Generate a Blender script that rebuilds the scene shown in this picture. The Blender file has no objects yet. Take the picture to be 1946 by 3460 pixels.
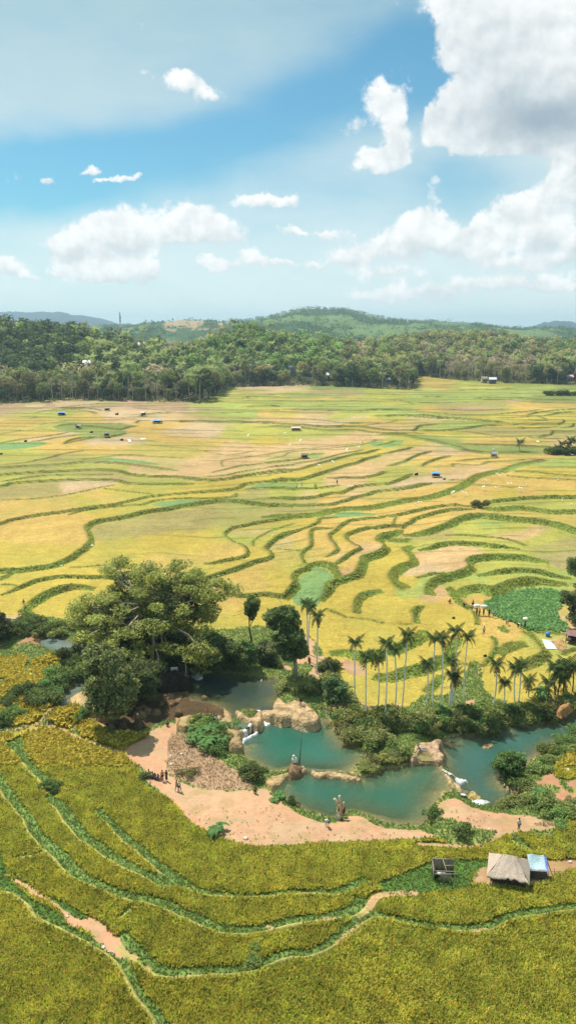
import bpy, math, random
import numpy as np
rs = np.random.RandomState(7)
random.seed(7)
C = bpy.context.scene.collection
D2R = math.pi/180
# ------------------------------------------------------------------ camera
FPX = 2690.0; H = 63.0; TH = 13.2*D2R
CT, ST = math.cos(TH), math.sin(TH)
cam = bpy.data.cameras.new('camera'); co = bpy.data.objects.new('camera', cam); C.objects.link(co)
co.location = (0, 0, H); co.rotation_euler = (math.pi/2-TH, 0, 0)
cam.sensor_fit = 'VERTICAL'; cam.angle = 2*math.atan(1730/FPX)
cam.clip_start = 1; cam.clip_end = 40000
bpy.context.scene.camera = co

def ray(px, py):
    u = (np.asarray(px, float)-973)/FPX; v = (1730-np.asarray(py, float))/FPX
    return u, CT+v*ST, -ST+v*CT
def zb(y):
    y = np.asarray(y, float)
    r = np.clip((y-165)/110, 0, 1)
    up = 0.026*np.where(y < 275, (y-165)*r*0.5, 55+(y-275))*(y > 165)
    up = np.minimum(up, 0.026*(640-220))
    k = np.clip(up-9.5, 0, None); up = up-k*0.35
    near = 0.035*np.clip(98-y, 0, 60)
    return up+near
def ground_y(px, py):
    u, dy, dz = ray(px, py)
    t = np.minimum(dz/dy, -0.012)
    y = -H/t
    for _ in range(40):
        y = (zb(y)-H)/t
    return y
def at(px, py, z=None):
    u, dy, dz = ray(px, py)
    if z is None: y = ground_y(px, py); zz = zb(y)
    else: y = (z-H)*dy/dz; zz = z+0*y
    return np.stack([u/dy*y, y, zz], -1)
def ray_at_y(px, py, y):
    u, dy, dz = ray(px, py)
    return np.array([u/dy*y, y, H+dz/dy*y])
def proj(x, y, z):
    zc = z-H
    dep = y*CT-zc*ST
    return 973+FPX*x/dep, 1730-FPX*(y*ST+zc*CT)/dep

# ------------------------------------------------------------------ noise
def _h(ix, iy, s):
    n = (ix.astype(np.int64)*374761393+iy.astype(np.int64)*668265263+s*974711) & 0x7fffffff
    n = ((n ^ (n >> 13))*1274126177) & 0x7fffffff
    return ((n ^ (n >> 16)) & 0xffff)/65535.0
def vnoise(x, y, s=0):
    x = np.asarray(x, float); y = np.asarray(y, float)
    ix = np.floor(x); iy = np.floor(y); fx = x-ix; fy = y-iy
    fx = fx*fx*(3-2*fx); fy = fy*fy*(3-2*fy)
    a = _h(ix, iy, s); b = _h(ix+1, iy, s); c = _h(ix, iy+1, s); d = _h(ix+1, iy+1, s)
    return (a*(1-fx)+b*fx)*(1-fy)+(c*(1-fx)+d*fx)*fy
def fbm(x, y, o=4, s=0):
    r = 0; a = .5; t = 0
    for k in range(o):
        r = r+a*vnoise(x*2**k+k*13.7, y*2**k-k*7.3, s+k); t += a; a *= .5
    return r/t
def smooth(a, b, x):
    t = np.clip((x-a)/(b-a), 0, 1); return t*t*(3-2*t)

# ------------------------------------------------------------------ colours
KILL = 1.55
def lin(c):
    c = np.array(c, float)/255
    return np.where(c <= .04045, c/12.92, ((c+.055)/1.055)**2.4)
def A(r, g, b, k=None, sat=.9):
    c = lin((r, g, b))/(k or KILL); l = c@np.array([.25, .6, .15]); return l+(c-l)*sat

# ------------------------------------------------------------------ mesh helpers
def mesh_np(name, V, F, col=None, smoothf=False, attrs=None):
    V = np.asarray(V, np.float32).reshape(-1, 3); F = np.asarray(F, np.int32)
    me = bpy.data.meshes.new(name)
    n = len(F); k = F.shape[1]
    me.vertices.add(len(V)); me.vertices.foreach_set('co', V.ravel())
    me.loops.add(n*k); me.loops.foreach_set('vertex_index', F.ravel())
    me.polygons.add(n); me.polygons.foreach_set('loop_start', np.arange(0, n*k, k, dtype=np.int32))
    me.polygons.foreach_set('loop_total', np.full(n, k, np.int32))
    if smoothf: me.polygons.foreach_set('use_smooth', np.ones(n, bool))
    me.update(calc_edges=True)
    if col is not None:
        a = me.color_attributes.new('col', 'FLOAT_COLOR', 'POINT')
        c = np.ones((len(V), 4), np.float32); c[:, :3] = np.asarray(col).reshape(-1, 3) if np.ndim(col) > 1 else col
        a.data.foreach_set('color', c.ravel())
    for nm, val in (attrs or {}).items():
        a = me.attributes.new(nm, 'FLOAT', 'POINT'); a.data.foreach_set('value', np.asarray(val, np.float32).ravel())
    return me
def ob(name, me, mat=None, parent=None, loc=None):
    o = bpy.data.objects.new(name, me); C.objects.link(o)
    if mat is not None and me is not None and len(me.materials) == 0: me.materials.append(mat)
    if parent is not None: o.parent = parent
    if loc is not None: o.location = loc
    return o
def tag(o, label=None, cat=None, group=None, kind=None):
    if label: o['label'] = label
    if cat: o['category'] = cat
    if group: o['group'] = group
    if kind: o['kind'] = kind
    return o
def empty(name, loc, label, cat, group=None, rz=0, sc=1):
    o = bpy.data.objects.new(name, None); C.objects.link(o); o.empty_display_size = .3
    o.location = [float(v) for v in loc]; o.rotation_euler = (0, 0, rz); o.scale = (sc, sc, sc)
    return tag(o, label, cat, group)
KIDS = {}
def part(name, me, mat, root):
    o = ob(name, me, mat, root); KIDS.setdefault(root.name, []).append(o); return o
def dup(root, loc, rz=0, sc=1, label=None, group=None, szz=None):
    r = root.copy(); C.objects.link(r); r.location = [float(v) for v in loc]
    r.rotation_euler = (0, 0, rz); r.scale = (sc, sc, szz or sc)
    if label: r['label'] = label
    if group: r['group'] = group
    for ch in KIDS.get(root.name, []):
        c = ch.copy(); C.objects.link(c); c.parent = r
        KIDS.setdefault(r.name, []).append(c)
        for g in KIDS.get(ch.name, []):
            d = g.copy(); C.objects.link(d); d.parent = c
    return r
class MB:
    def __init__(s): s.V = []; s.F = []; s.Cc = []; s.n = 0
    def add(s, V, F, col=(1, 1, 1)):
        V = np.asarray(V, float).reshape(-1, 3); F = np.asarray(F, int)
        if F.shape[1] == 3: F = np.concatenate([F, F[:, 2:3]], 1)
        s.V.append(V); s.F.append(F+s.n); s.n += len(V)
        c = np.asarray(col, float)
        s.Cc.append(np.broadcast_to(c, (len(V), 3)) if c.ndim == 1 else c)
    def box(s, c, sz, rz=0, col=(1, 1, 1), rx=0, ry=0):
        v = np.array([(x, y, z) for x in (-.5, .5) for y in (-.5, .5) for z in (-.5, .5)])*np.array(sz)
        if rx: v = v@np.array([[1, 0, 0], [0, math.cos(rx), math.sin(rx)], [0, -math.sin(rx), math.cos(rx)]])
        if ry: v = v@np.array([[math.cos(ry), 0, -math.sin(ry)], [0, 1, 0], [math.sin(ry), 0, math.cos(ry)]])
        if rz: v = v@np.array([[math.cos(rz), math.sin(rz), 0], [-math.sin(rz), math.cos(rz), 0], [0, 0, 1]])
        s.add(v+np.array(c), [(0, 1, 3, 2), (4, 6, 7, 5), (0, 4, 5, 1), (2, 3, 7, 6), (0, 2, 6, 4), (1, 5, 7, 3)], col)
    def tube(s, P, R, n=6, col=(1, 1, 1)):
        P = np.asarray(P, float); R = np.broadcast_to(np.asarray(R, float), (len(P),))
        T = np.gradient(P, axis=0); T /= np.linalg.norm(T, axis=1)[:, None]+1e-9
        V = []
        for p, r, t in zip(P, R, T):
            a = np.array([0, 0, 1.]) if abs(t[2]) < .8 else np.array([1., 0, 0])
            u = np.cross(t, a); u /= np.linalg.norm(u); w = np.cross(t, u)
            for k in range(n):
                th = 2*math.pi*k/n; V.append(p+r*(math.cos(th)*u+math.sin(th)*w))
        F = [(i*n+k, i*n+(k+1) % n, (i+1)*n+(k+1) % n, (i+1)*n+k) for i in range(len(P)-1) for k in range(n)]
        m = len(V); V.append(P[0]); V.append(P[-1])
        F += [(m, (k+1) % n, k, k) for k in range(n)]
        F += [(m+1, (len(P)-1)*n+k, (len(P)-1)*n+(k+1) % n, (len(P)-1)*n+(k+1) % n) for k in range(n)]
        c = np.asarray(col, float)
        s.add(V, F, c)
    def ball(s, c, r, col=(1, 1, 1), nu=10, nv=6, jit=0):
        r = np.broadcast_to(np.asarray(r, float), (3,))
        V = [(0, 0, 1)]
        for i in range(1, nv):
            for k in range(nu):
                a = math.pi*i/nv; b = 2*math.pi*k/nu; V.append((math.sin(a)*math.cos(b), math.sin(a)*math.sin(b), math.cos(a)))
        V.append((0, 0, -1)); V = np.array(V)
        if jit: V = V*(1+jit*(rs.rand(len(V))-.5))[:, None]
        F = [(0, 1+k, 1+(k+1) % nu, 1+(k+1) % nu) for k in range(nu)]
        for i in range(nv-2):
            for k in range(nu): F.append((1+i*nu+k, 1+(i+1)*nu+k, 1+(i+1)*nu+(k+1) % nu, 1+i*nu+(k+1) % nu))
        b = 1+(nv-2)*nu
        F += [(b+k, len(V)-1, len(V)-1, b+(k+1) % nu) for k in range(nu)]
        s.add(V*r+np.array(c), F, col)
    def mesh(s, name, sm=False):
        F = np.concatenate(s.F); V = np.concatenate(s.V)
        # split quads / tris (tris were padded)
        if sm is None: sm = False
        me = bpy.data.meshes.new(name)
        tri = (F[:, 2] == F[:, 3]) | (F[:, 1] == F[:, 2])
        if tri.any():
            T = F[tri]; T = np.where((T[:, 1] == T[:, 2])[:, None], T[:, [0, 1, 3]], T[:, [0, 1, 2]])
            Q = F[~tri]
            lt = np.concatenate([np.full(len(Q), 4), np.full(len(T), 3)]).astype(np.int32)
            li = np.concatenate([Q.ravel(), T.ravel()]).astype(np.int32)
        else:
            lt = np.full(len(F), 4, np.int32); li = F.ravel().astype(np.int32)
        ls = np.concatenate([[0], np.cumsum(lt)[:-1]]).astype(np.int32)
        me.vertices.add(len(V)); me.vertices.foreach_set('co', V.astype(np.float32).ravel())
        me.loops.add(len(li)); me.loops.foreach_set('vertex_index', li)
        me.polygons.add(len(lt)); me.polygons.foreach_set('loop_start', ls); me.polygons.foreach_set('loop_total', lt)
        if sm: me.polygons.foreach_set('use_smooth', np.ones(len(lt), bool))
        me.update(calc_edges=True)
        a = me.color_attributes.new('col', 'FLOAT_COLOR', 'POINT')
        c = np.ones((len(V), 4), np.float32); c[:, :3] = np.concatenate(s.Cc)
        a.data.foreach_set('color', c.ravel())
        return me
def leaves(Cn, size, col, up=.5, asp=.6, r=None):
    """random leaf quads at centres Cn; returns V, F, colours"""
    r = r or rs
    n = len(Cn); N = r.normal(size=(n, 3)); N[:, 2] = np.abs(N[:, 2])+up
    N /= np.linalg.norm(N, axis=1)[:, None]
    B = r.normal(size=(n, 3)); U = np.cross(N, B); U /= np.linalg.norm(U, axis=1)[:, None]; W = np.cross(N, U)
    s = (size*(.6+.8*r.rand(n)))[:, None]
    V = np.stack([Cn-U*s*.5, Cn+W*s*asp*.5, Cn+U*s*.5, Cn-W*s*asp*.5], 1).reshape(-1, 3)
    F = np.arange(4*n).reshape(n, 4)
    c = np.repeat(np.asarray(col).reshape(-1, 3)*np.ones((n, 1)), 4, 0)
    return V, F, c

# ------------------------------------------------------------------ materials
def mat(name, rough=.8, spec=.2, color=None, nscale=0, namp=0, transl=0, objrand=0, bump=0, bscale=20, attr=True, metal=0, gain=1):
    m = bpy.data.materials.new(name); m.use_nodes = True; nt = m.node_tree; N = nt.nodes; L = nt.links
    b = N['Principled BSDF']; b.inputs['Roughness'].default_value = rough
    b.inputs['Specular IOR Level'].default_value = spec; b.inputs['Metallic'].default_value = metal
    if color is None:
        a = N.new('ShaderNodeAttribute'); a.attribute_name = 'col'; cs = a.outputs['Color']
    else:
        rgb = N.new('ShaderNodeRGB'); rgb.outputs[0].default_value = (*[float(x) for x in color], 1); cs = rgb.outputs[0]
    if gain != 1:
        gn = N.new('ShaderNodeVectorMath'); gn.operation = 'SCALE'; gn.inputs['Scale'].default_value = gain; L.new(cs, gn.inputs[0]); cs = gn.outputs[0]
    geo = N.new('ShaderNodeNewGeometry'); tc = N.new('ShaderNodeTexCoord')
    if namp:
        no = N.new('ShaderNodeTexNoise'); no.inputs['Scale'].default_value = nscale; no.inputs['Detail'].default_value = 6
        no.inputs['Roughness'].default_value = .65
        L.new(tc.outputs['Object'], no.inputs['Vector'])
        mr = N.new('ShaderNodeMapRange'); mr.inputs['From Min'].default_value = .25; mr.inputs['From Max'].default_value = .75
        mr.inputs['To Min'].default_value = 1-namp; mr.inputs['To Max'].default_value = 1+namp
        L.new(no.outputs['Fac'], mr.inputs['Value'])
        mx = N.new('ShaderNodeVectorMath'); mx.operation = 'SCALE'; L.new(cs, mx.inputs[0]); L.new(mr.outputs[0], mx.inputs['Scale']); cs = mx.outputs[0]
    if objrand:
        oi = N.new('ShaderNodeObjectInfo')
        hs = N.new('ShaderNodeHueSaturation'); L.new(cs, hs.inputs['Color'])
        m1 = N.new('ShaderNodeMapRange'); m1.inputs['To Min'].default_value = 1-objrand; m1.inputs['To Max'].default_value = 1+objrand
        L.new(oi.outputs['Random'], m1.inputs['Value']); L.new(m1.outputs[0], hs.inputs['Value'])
        m2 = N.new('ShaderNodeMath'); m2.operation = 'MULTIPLY'; m2.inputs[1].default_value = 7.13; L.new(oi.outputs['Random'], m2.inputs[0])
        m3 = N.new('ShaderNodeMath'); m3.operation = 'FRACT'; L.new(m2.outputs[0], m3.inputs[0])
        m4 = N.new('ShaderNodeMapRange'); m4.inputs['To Min'].default_value = .5-objrand*.08; m4.inputs['To Max'].default_value = .5+objrand*.08
        L.new(m3.outputs[0], m4.inputs['Value']); L.new(m4.outputs[0], hs.inputs['Hue']); cs = hs.outputs[0]
    L.new(cs, b.inputs['Base Color'])
    if bump:
        bn = N.new('ShaderNodeTexNoise'); bn.inputs['Scale'].default_value = bscale; bn.inputs['Detail'].default_value = 5
        L.new(tc.outputs['Object'], bn.inputs['Vector'])
        bu = N.new('ShaderNodeBump'); bu.inputs['Distance'].default_value = bump; L.new(bn.outputs['Fac'], bu.inputs['Height'])
        L.new(bu.outputs[0], b.inputs['Normal'])
    if transl:
        t = N.new('ShaderNodeBsdfTranslucent'); L.new(cs, t.inputs['Color'])
        ms = N.new('ShaderNodeMixShader'); ms.inputs[0].default_value = transl
        L.new(b.outputs[0], ms.inputs[1]); L.new(t.outputs[0], ms.inputs[2]); L.new(ms.outputs[0], N['Material Output'].inputs['Surface'])
    return m
M = {}
M['leaf'] = mat('leaf', .6, .12, transl=.4, gain=1.55)
M['leaf_obj'] = mat('leaf_varied', .6, .12, transl=.4, objrand=.34, gain=1.3)
M['grass'] = mat('grass_blade', .7, .1, transl=.45, gain=1.5)
M['rice'] = mat('rice_blade', .7, .1, transl=.5, gain=1.7)
M['bark'] = mat('bark', .9, .1, nscale=3, namp=.35, bump=.05, bscale=8)
M['rock'] = mat('travertine', .85, .12, nscale=1.1, namp=.42, bump=.45, bscale=2.2)
M['wood'] = mat('weathered_wood', .85, .15, nscale=5, namp=.3)
M['cloth'] = mat('cloth', .85, .1, nscale=9, namp=.12)
M['skin'] = mat('skin', .6, .3)
M['tarp'] = mat('tarpaulin', .45, .35, nscale=2, namp=.12, bump=.08, bscale=4)
M['thatch'] = mat('thatch', .95, .05, nscale=6, namp=.25, bump=.12, bscale=9)
M['metal'] = mat('painted_metal', .5, .4, nscale=3, namp=.12)
M['foam'] = mat('foam', .6, .3, nscale=4, namp=.15, bump=.15, bscale=5)
M['feather'] = mat('feather', .8, .2)
# ------------------------------------------------------------------ people (built first, while the scene is empty)
def skin(name, verts, edges, rad, sub=1, root=0):
    me = bpy.data.meshes.new(name); me.from_pydata([tuple(map(float, v)) for v in verts], edges, []); o = bpy.data.objects.new(name, me); C.objects.link(o)
    md = o.modifiers.new('s', 'SKIN'); md.use_smooth_shade = True
    for i, sv in enumerate(me.skin_vertices[0].data):
        r = rad[i]; sv.radius = (r, r) if np.ndim(r) == 0 else tuple(r); sv.use_root = (i == root)
    s2 = o.modifiers.new('u', 'SUBSURF'); s2.levels = sub; s2.render_levels = sub
    bpy.context.view_layer.update(); dg = bpy.context.evaluated_depsgraph_get()
    out = bpy.data.meshes.new_from_object(o.evaluated_get(dg)); out.name = name
    bpy.data.objects.remove(o); bpy.data.meshes.remove(me); return out
def joints(pose):
    """right-handed body facing -y (towards the viewer), origin between the feet"""
    V = lambda *a: np.array(a, float)
    hip = V(0, 0, .86); chest = V(0, 0, 1.22); neck = V(0, 0, 1.38); head = V(0, -.01, 1.50)
    J = dict(); 
    def legs(kn, an, toe):
        for s, k in ((-1, 'L'), (1, 'R')): J['hip'+k] = hip+V(s*.09, 0, -.03); J['kn'+k] = V(*kn[k]); J['an'+k] = V(*an[k]); J['toe'+k] = V(*toe[k])
    if pose == 'stand':
        legs(dict(L=(-.11,-.02,.46), R=(.11,0,.46)), dict(L=(-.12,.02,.07), R=(.12,.02,.07)), dict(L=(-.14,-.13,.03), R=(.14,-.13,.03)))
        arms = dict(L=((-.24,.02,1.08), (-.25,-.06,.85)), R=((.24,.02,1.08), (.23,-.10,.86)))
    elif pose == 'walk':
        legs(dict(L=(-.1,-.16,.47), R=(.1,.08,.46)), dict(L=(-.1,-.26,.08), R=(.1,.26,.12)), dict(L=(-.1,-.42,.05), R=(.1,.14,.03)))
        arms = dict(L=((-.24,.10,1.1), (-.24,.12,.88)), R=((.24,-.06,1.08), (.22,-.24,.95)))
    elif pose == 'sit':
        hip = V(0,0,.13); chest = V(0,.06,.48); neck = V(0,.05,.64); head = V(0,.02,.76)
        legs(dict(L=(-.14,-.36,.42), R=(.14,-.38,.40)), dict(L=(-.13,-.52,.07), R=(.13,-.58,.07)), dict(L=(-.13,-.67,.05), R=(.13,-.73,.05)))
        arms = dict(L=((-.25,-.12,.40), (-.16,-.34,.44)), R=((.25,-.12,.40), (.16,-.36,.43)))
    elif pose == 'crouch':
        hip = V(0,.1,.34); chest = V(0,-.08,.62); neck = V(0,-.16,.75); head = V(0,-.22,.86)
        legs(dict(L=(-.16,-.26,.42), R=(.16,-.24,.40)), dict(L=(-.13,-.04,.08), R=(.13,0,.08)), dict(L=(-.15,-.19,.03), R=(.15,-.15,.03)))
        arms = dict(L=((-.25,-.26,.48), (-.12,-.42,.40)), R=((.25,-.26,.48), (.12,-.44,.36)))
    elif pose == 'bend':
        hip = V(0,.08,.84); chest = V(0,-.26,.98); neck = V(0,-.42,.98); head = V(0,-.54,.94)
        legs(dict(L=(-.13,0,.46), R=(.13,.02,.46)), dict(L=(-.14,.04,.07), R=(.14,.06,.07)), dict(L=(-.16,-.12,.03), R=(.16,-.10,.03)))
        arms = dict(L=((-.22,-.36,.70), (-.14,-.46,.48)), R=((.22,-.36,.70), (.12,-.48,.44)))
    elif pose == 'carry':
        legs(dict(L=(-.1,-.12,.46), R=(.1,.05,.46)), dict(L=(-.1,-.2,.08), R=(.1,.18,.09)), dict(L=(-.1,-.35,.04), R=(.1,.04,.03)))
        arms = dict(L=((-.32,-.04,1.45), (-.22,-.04,1.66)), R=((.32,-.04,1.45), (.22,-.04,1.66)))
    elif pose == 'swim':
        hip = V(0,.1,-.45); chest = V(0,0,-.12); neck = V(0,-.02,.04); head = V(0,-.04,.16)
        legs(dict(L=(-.12,0,-.8), R=(.12,0,-.8)), dict(L=(-.12,.3,-1.1), R=(.12,.3,-1.1)), dict(L=(-.12,.4,-1.2), R=(.12,.4,-1.2)))
        arms = dict(L=((-.38,-.1,-.1), (-.55,-.3,.02)), R=((.38,-.1,-.1), (.5,-.32,.04)))
    else:  # lie back on the elbows
        hip = V(0,0,.12); chest = V(0,.36,.30); neck = V(0,.48,.42); head = V(0,.52,.54)
        legs(dict(L=(-.11,-.4,.22), R=(.12,-.42,.14)), dict(L=(-.1,-.78,.07), R=(.13,-.84,.07)), dict(L=(-.1,-.86,.2), R=(.14,-.9,.2)))
        arms = dict(L=((-.28,.5,.1), (-.26,.26,.05)), R=((.28,.5,.1), (.26,.26,.05)))
    J.update(hip=hip, chest=chest, neck=neck, head=head)
    up = (neck-chest)/np.linalg.norm(neck-chest)
    for s, k in ((-1, 'L'), (1, 'R')):
        J['sh'+k] = chest+up*.10+V(s*.17, 0, 0); J['el'+k] = V(*arms[k][0]); J['wr'+k] = V(*arms[k][1])
    return J
def make_pose(pose, skirt=False, longleg=True):
    J = joints(pose); vs = []; ed = []; rd = []; ix = {}
    def v(k, p, r, par=None):
        ix[k] = len(vs); vs.append(np.asarray(p, float)); rd.append(r)
        if par is not None: ed.append((ix[par], ix[k]))
    v('hip', J['hip'], (.13, .10)); v('waist', J['hip']*.5+J['chest']*.5, (.115, .09), 'hip'); v('chest', J['chest'], (.145, .10), 'waist'); v('neck', J['neck'], .05, 'chest')
    up = (J['head']-J['neck'])/np.linalg.norm(J['head']-J['neck'])
    v('jaw', J['head']-up*.03, (.072, .08), 'neck'); v('head', J['head']+up*.05, (.082, .095), 'jaw'); v('crown', J['head']+up*.13, .05, 'head')
    v('nose', J['head']+up*.01+np.array([0, -.105, 0]), .014, 'jaw')
    for s, k in ((-1, 'L'), (1, 'R')):
        v('ear'+k, J['head']+up*.02+np.array([s*.088, 0, 0]), .018, 'head')
        v('sh'+k, J['sh'+k], .056, 'chest'); v('el'+k, J['el'+k], .040, 'sh'+k); v('wr'+k, J['wr'+k], .026, 'el'+k)
        d = J['wr'+k]-J['el'+k]; d /= np.linalg.norm(d); sd = np.cross(d, [0, 1, .2]); sd /= np.linalg.norm(sd)
        v('palm'+k, J['wr'+k]+d*.06, (.036, .018), 'wr'+k)
        for f, (off, ln) in enumerate(((-.030, .065), (-.011, .078), (.010, .074), (.028, .058))):
            b = J['wr'+k]+d*.085+sd*off; v(f'f{f}'+k, b+d*ln*.55, .009, 'palm'+k); v(f'g{f}'+k, b+d*ln-np.cross(sd, d)*.015, .008, f'f{f}'+k)
        v('th'+k, J['wr'+k]+d*.06-s*sd*.045, .010, 'palm'+k); v('tt'+k, J['wr'+k]+d*.09-s*sd*.058, .009, 'th'+k)
        v('hp'+k, J['hip'+k], .085, 'hip'); v('kn'+k, J['kn'+k], .056, 'hp'+k); v('an'+k, J['an'+k], .036, 'kn'+k); v('toe'+k, J['toe'+k], (.038, .022), 'an'+k)
    out = {'body': skin('body', vs, ed, rd)}
    s = []; e = []; r = []
    P = [(J['hip'], .135), (J['hip']*.5+J['chest']*.5, .135), (J['chest'], .155)]
    s = [P[0][0], P[1][0], P[2][0]]; e = [(0, 1), (1, 2)]; r = [(.15, .12), (.14, .115), (.165, .125)]
    for k in 'LR':
        b = len(s); s += [J['sh'+k], J['sh'+k]*.45+J['el'+k]*.55]; e += [(2, b), (b, b+1)]; r += [.072, .062]
    out['shirt'] = skin('shirt', s, e, r)
    if skirt:
        a = J['hip']; b = (J['anL']+J['anR'])/2+np.array([0, 0, .12]); m = (J['knL']+J['knR'])/2
        out['trousers'] = skin('skirt', [a+np.array([0, 0, .04]), a, m, b], [(0, 1), (1, 2), (2, 3)], [(.14, .12), (.16, .13), (.19, .15), (.21, .17)])
    else:
        s = [J['hip']]; e = []; r = [(.15, .125)]
        for k in 'LR':
            b = len(s); s += [J['hip'+k], J['kn'+k]]; e += [(0, b), (b, b+1)]; r += [.105, .075]
            if longleg: s.append(J['an'+k]+np.array([0, 0, .04])); e.append((b+1, b+2)); r.append(.06)
        out['trousers'] = skin('trousers', s, e, r)
    m = MB(); m.ball(J['head']+up*.075+np.array([0, .02, 0]), (.096, .105, .09), nu=10, nv=7, jit=.08)
    if skirt: m.tube([J['head']+up*.06+np.array([0, .07, 0]), J['neck']+np.array([0, .11, 0]), J['chest']+np.array([0, .14, 0])], [.07, .06, .03], 6)
    out['hair'] = m.mesh('hair', True); return out
POSES = {}
def cmat(name, c, rough=.85):
    return mat(name, rough, .15, color=c)
CM = {k: cmat('cloth_'+k, A(*v, 1.2)) for k, v in dict(white=(236,236,232), orange=(226,132,70), black=(36,34,36), blue=(60,80,132), denim=(84,98,128), pink=(216,110,130), yellow=(206,206,90), green=(120,160,100), grey=(140,146,150), brown=(110,84,66), navy=(46,50,78), red=(150,56,46), cream=(222,206,176), skyblue=(70,120,200)).items()}
CM['skin'] = cmat('skin', A(168,120,88), .55); CM['hair'] = cmat('hair', A(34,28,26), .5)
def person(pos, pose, top, bottom, label, rz=0, skirt=False, group=None, h=1.0, longleg=True):
    key = (pose, skirt, longleg)
    if key not in POSES: POSES[key] = make_pose(*key)
    root = empty('person', pos, label, 'person', group, rz, h)
    for nm, me in POSES[key].items():
        if nm == 'shirt' and top is None: continue
        c = {'body': 'skin', 'hair': 'hair', 'shirt': top, 'trousers': bottom}[nm]
        if len(me.materials) == 0: me.materials.append(CM[c])
        o = ob('skirt' if (nm == 'trousers' and skirt) else nm, me, None, root); o.material_slots[0].link = 'OBJECT'; o.material_slots[0].material = CM[c]
    return root
for p_ in (('stand',False,True),('stand',True,True),('walk',False,True),('sit',False,True),('crouch',False,True),('bend',False,True),('carry',False,True),('swim',False,False),('lie',False,False),('stand',False,False)): POSES[p_] = make_pose(*p_)
# ------------------------------------------------------------------ field map, drawn from points picked in the photograph
VW = {'A': (0, 1450, .6901), 'B': (946, 1450, .6901), 'C': (0, 1000, .6901), 'Dd': (946, 1000, .6901), 'E': (0, 1850, .6211),
      'F': (600, 2000, .4831), 'G': (1246, 1950, .4831), 'Hh': (350, 2350, .4831), 'I': (750, 2300, .4141), 'J': (1300, 2400, .4458),
      'K': (0, 2380, .4831), 'Mm': (0, 2850, .6715), 'N': (973, 2800, .6715), 'O': (1400, 2780, .3768), 'P': (0, 1800, .2761),
      'Q': (1650, 1800, .2718), 'R': (100, 1350, .3451), 'S': (900, 1400, .4141), 'T': (1400, 1400, .3768), 'W': (1100, 1640, .5838),
      'X': (1100, 2050, .3796), 'Z': (1500, 2150, .3078), 'Y': (0, 2080, .2208), 'U4': (1400, 1050, .3768), 'U3': (900, 1000, .3451),
      'U1': (0, 1000, .3451), 'U2': (450, 1000, .3451), 'px': (0, 0, 1.0)}
def vp(v, pts):
    ox, oy, s = VW[v]; p = np.asarray(pts, float); return np.stack([ox+p[:, 0]*s, oy+p[:, 1]*s], 1)
LINES = []   # (world pts, height, extra width, px pts)
def spline(P, n=5):
    P = np.asarray(P, float)
    if len(P) < 3: return P
    Q = np.vstack([2*P[0]-P[1], P, 2*P[-1]-P[-2]]); out = []
    for i in range(1, len(Q)-2):
        for k in range(n):
            t = k/n; a, b, c, d = Q[i-1], Q[i], Q[i+1], Q[i+2]
            out.append(.5*((2*b)+(c-a)*t+(2*a-5*b+4*c-d)*t*t+(-a+3*b-3*c+d)*t**3))
    out.append(P[-1]); return np.array(out)
def L(v, h, pts, w=0, kind='bank'):
    p = spline(vp(v, pts), 4); LINES.append((at(p[:, 0], p[:, 1])[:, :2], h, w, p, kind))
L('A', .5, [(0,70),(120,50),(250,35),(340,15)])
L('A', .5, [(0,178),(120,170),(210,150),(330,120),(420,105)])
L('A', 1.1, [(-300,200),(0,195),(150,185),(300,178),(420,165),(560,170),(640,180),(720,190),(800,200),(880,208)])
L('A', .4, [(400,160),(490,143),(590,130),(700,133),(810,138),(900,142)])
L('A', 1.2, [(-300,250),(60,225),(180,218),(330,212),(480,205),(590,212),(640,230),(760,240),(860,240),(950,250),(1060,255),(1150,245),(1250,225),(1449,205)])
L('A', .6, [(0,265),(100,250),(200,235),(330,228),(460,228),(560,225)])
L('A', 1.0, [(-300,300),(0,285),(60,270),(180,260),(380,252),(560,255),(640,270),(760,272),(900,272),(960,268)])
L('A', .3, [(0,347),(130,345),(280,330),(400,308),(500,285),(570,272)])
L('A', .25, [(500,290),(620,305),(760,330)])
L('A', 1.0, [(-300,540),(0,470),(60,450),(200,425),(330,410),(450,395),(560,382),(680,350),(760,335),(880,325),(980,318),(1100,308),(1170,292),(1210,272),(1320,262),(1449,252)])
L('A', .6, [(330,425),(420,400),(560,385),(700,378),(760,358),(870,350),(990,352),(1100,350),(1150,340),(1162,318)])
L('A', 1.5, [(-300,720),(0,712),(130,706),(260,688),(330,655),(410,605),(450,560),(448,530),(432,498),(445,480),(480,462),(560,448),(650,430),(740,410),(820,400),(900,385),(1000,370),(1100,358),(1220,368),(1300,380),(1449,384)], .6)
L('A', .3, [(330,688),(430,682),(560,668)])
L('A', 1.0, [(0,830),(60,815),(120,790),(200,758),(300,742),(420,740),(530,735),(620,740)])
L('P', 1.8, [(250,1010),(340,960),(420,890),(560,810),(700,750),(850,700),(1000,685),(1200,700)], .8)
L('P', .4, [(330,940),(430,1060),(520,1130),(700,1125),(880,1150),(1100,1180)], .6)
L('P', .8, [(-200,610),(0,600),(100,550),(160,500)], 1)
L('P', .3, [(0,660),(120,690),(230,720)], .3)
L('A', 1.0, [(990,668),(1060,668),(1140,655),(1190,645),(1215,625),(1200,590),(1140,560),(1105,525),(1130,495),(1200,478),(1300,458),(1449,438)])
L('A', 1.3, [(900,775),(1080,720),(1160,695),(1240,665),(1320,650),(1335,620),(1300,595),(1350,550),(1400,525),(1449,512)])
L('A', .3, [(1240,590),(1245,555),(1300,525),(1380,490),(1449,465)])
L('A', 1.0, [(1000,822),(1120,822),(1200,825),(1290,820),(1350,830),(1400,830),(1440,800),(1445,760)])
L('A', .6, [(1030,215),(1090,205),(1170,185),(1250,175),(1350,165),(1449,155)])
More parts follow.
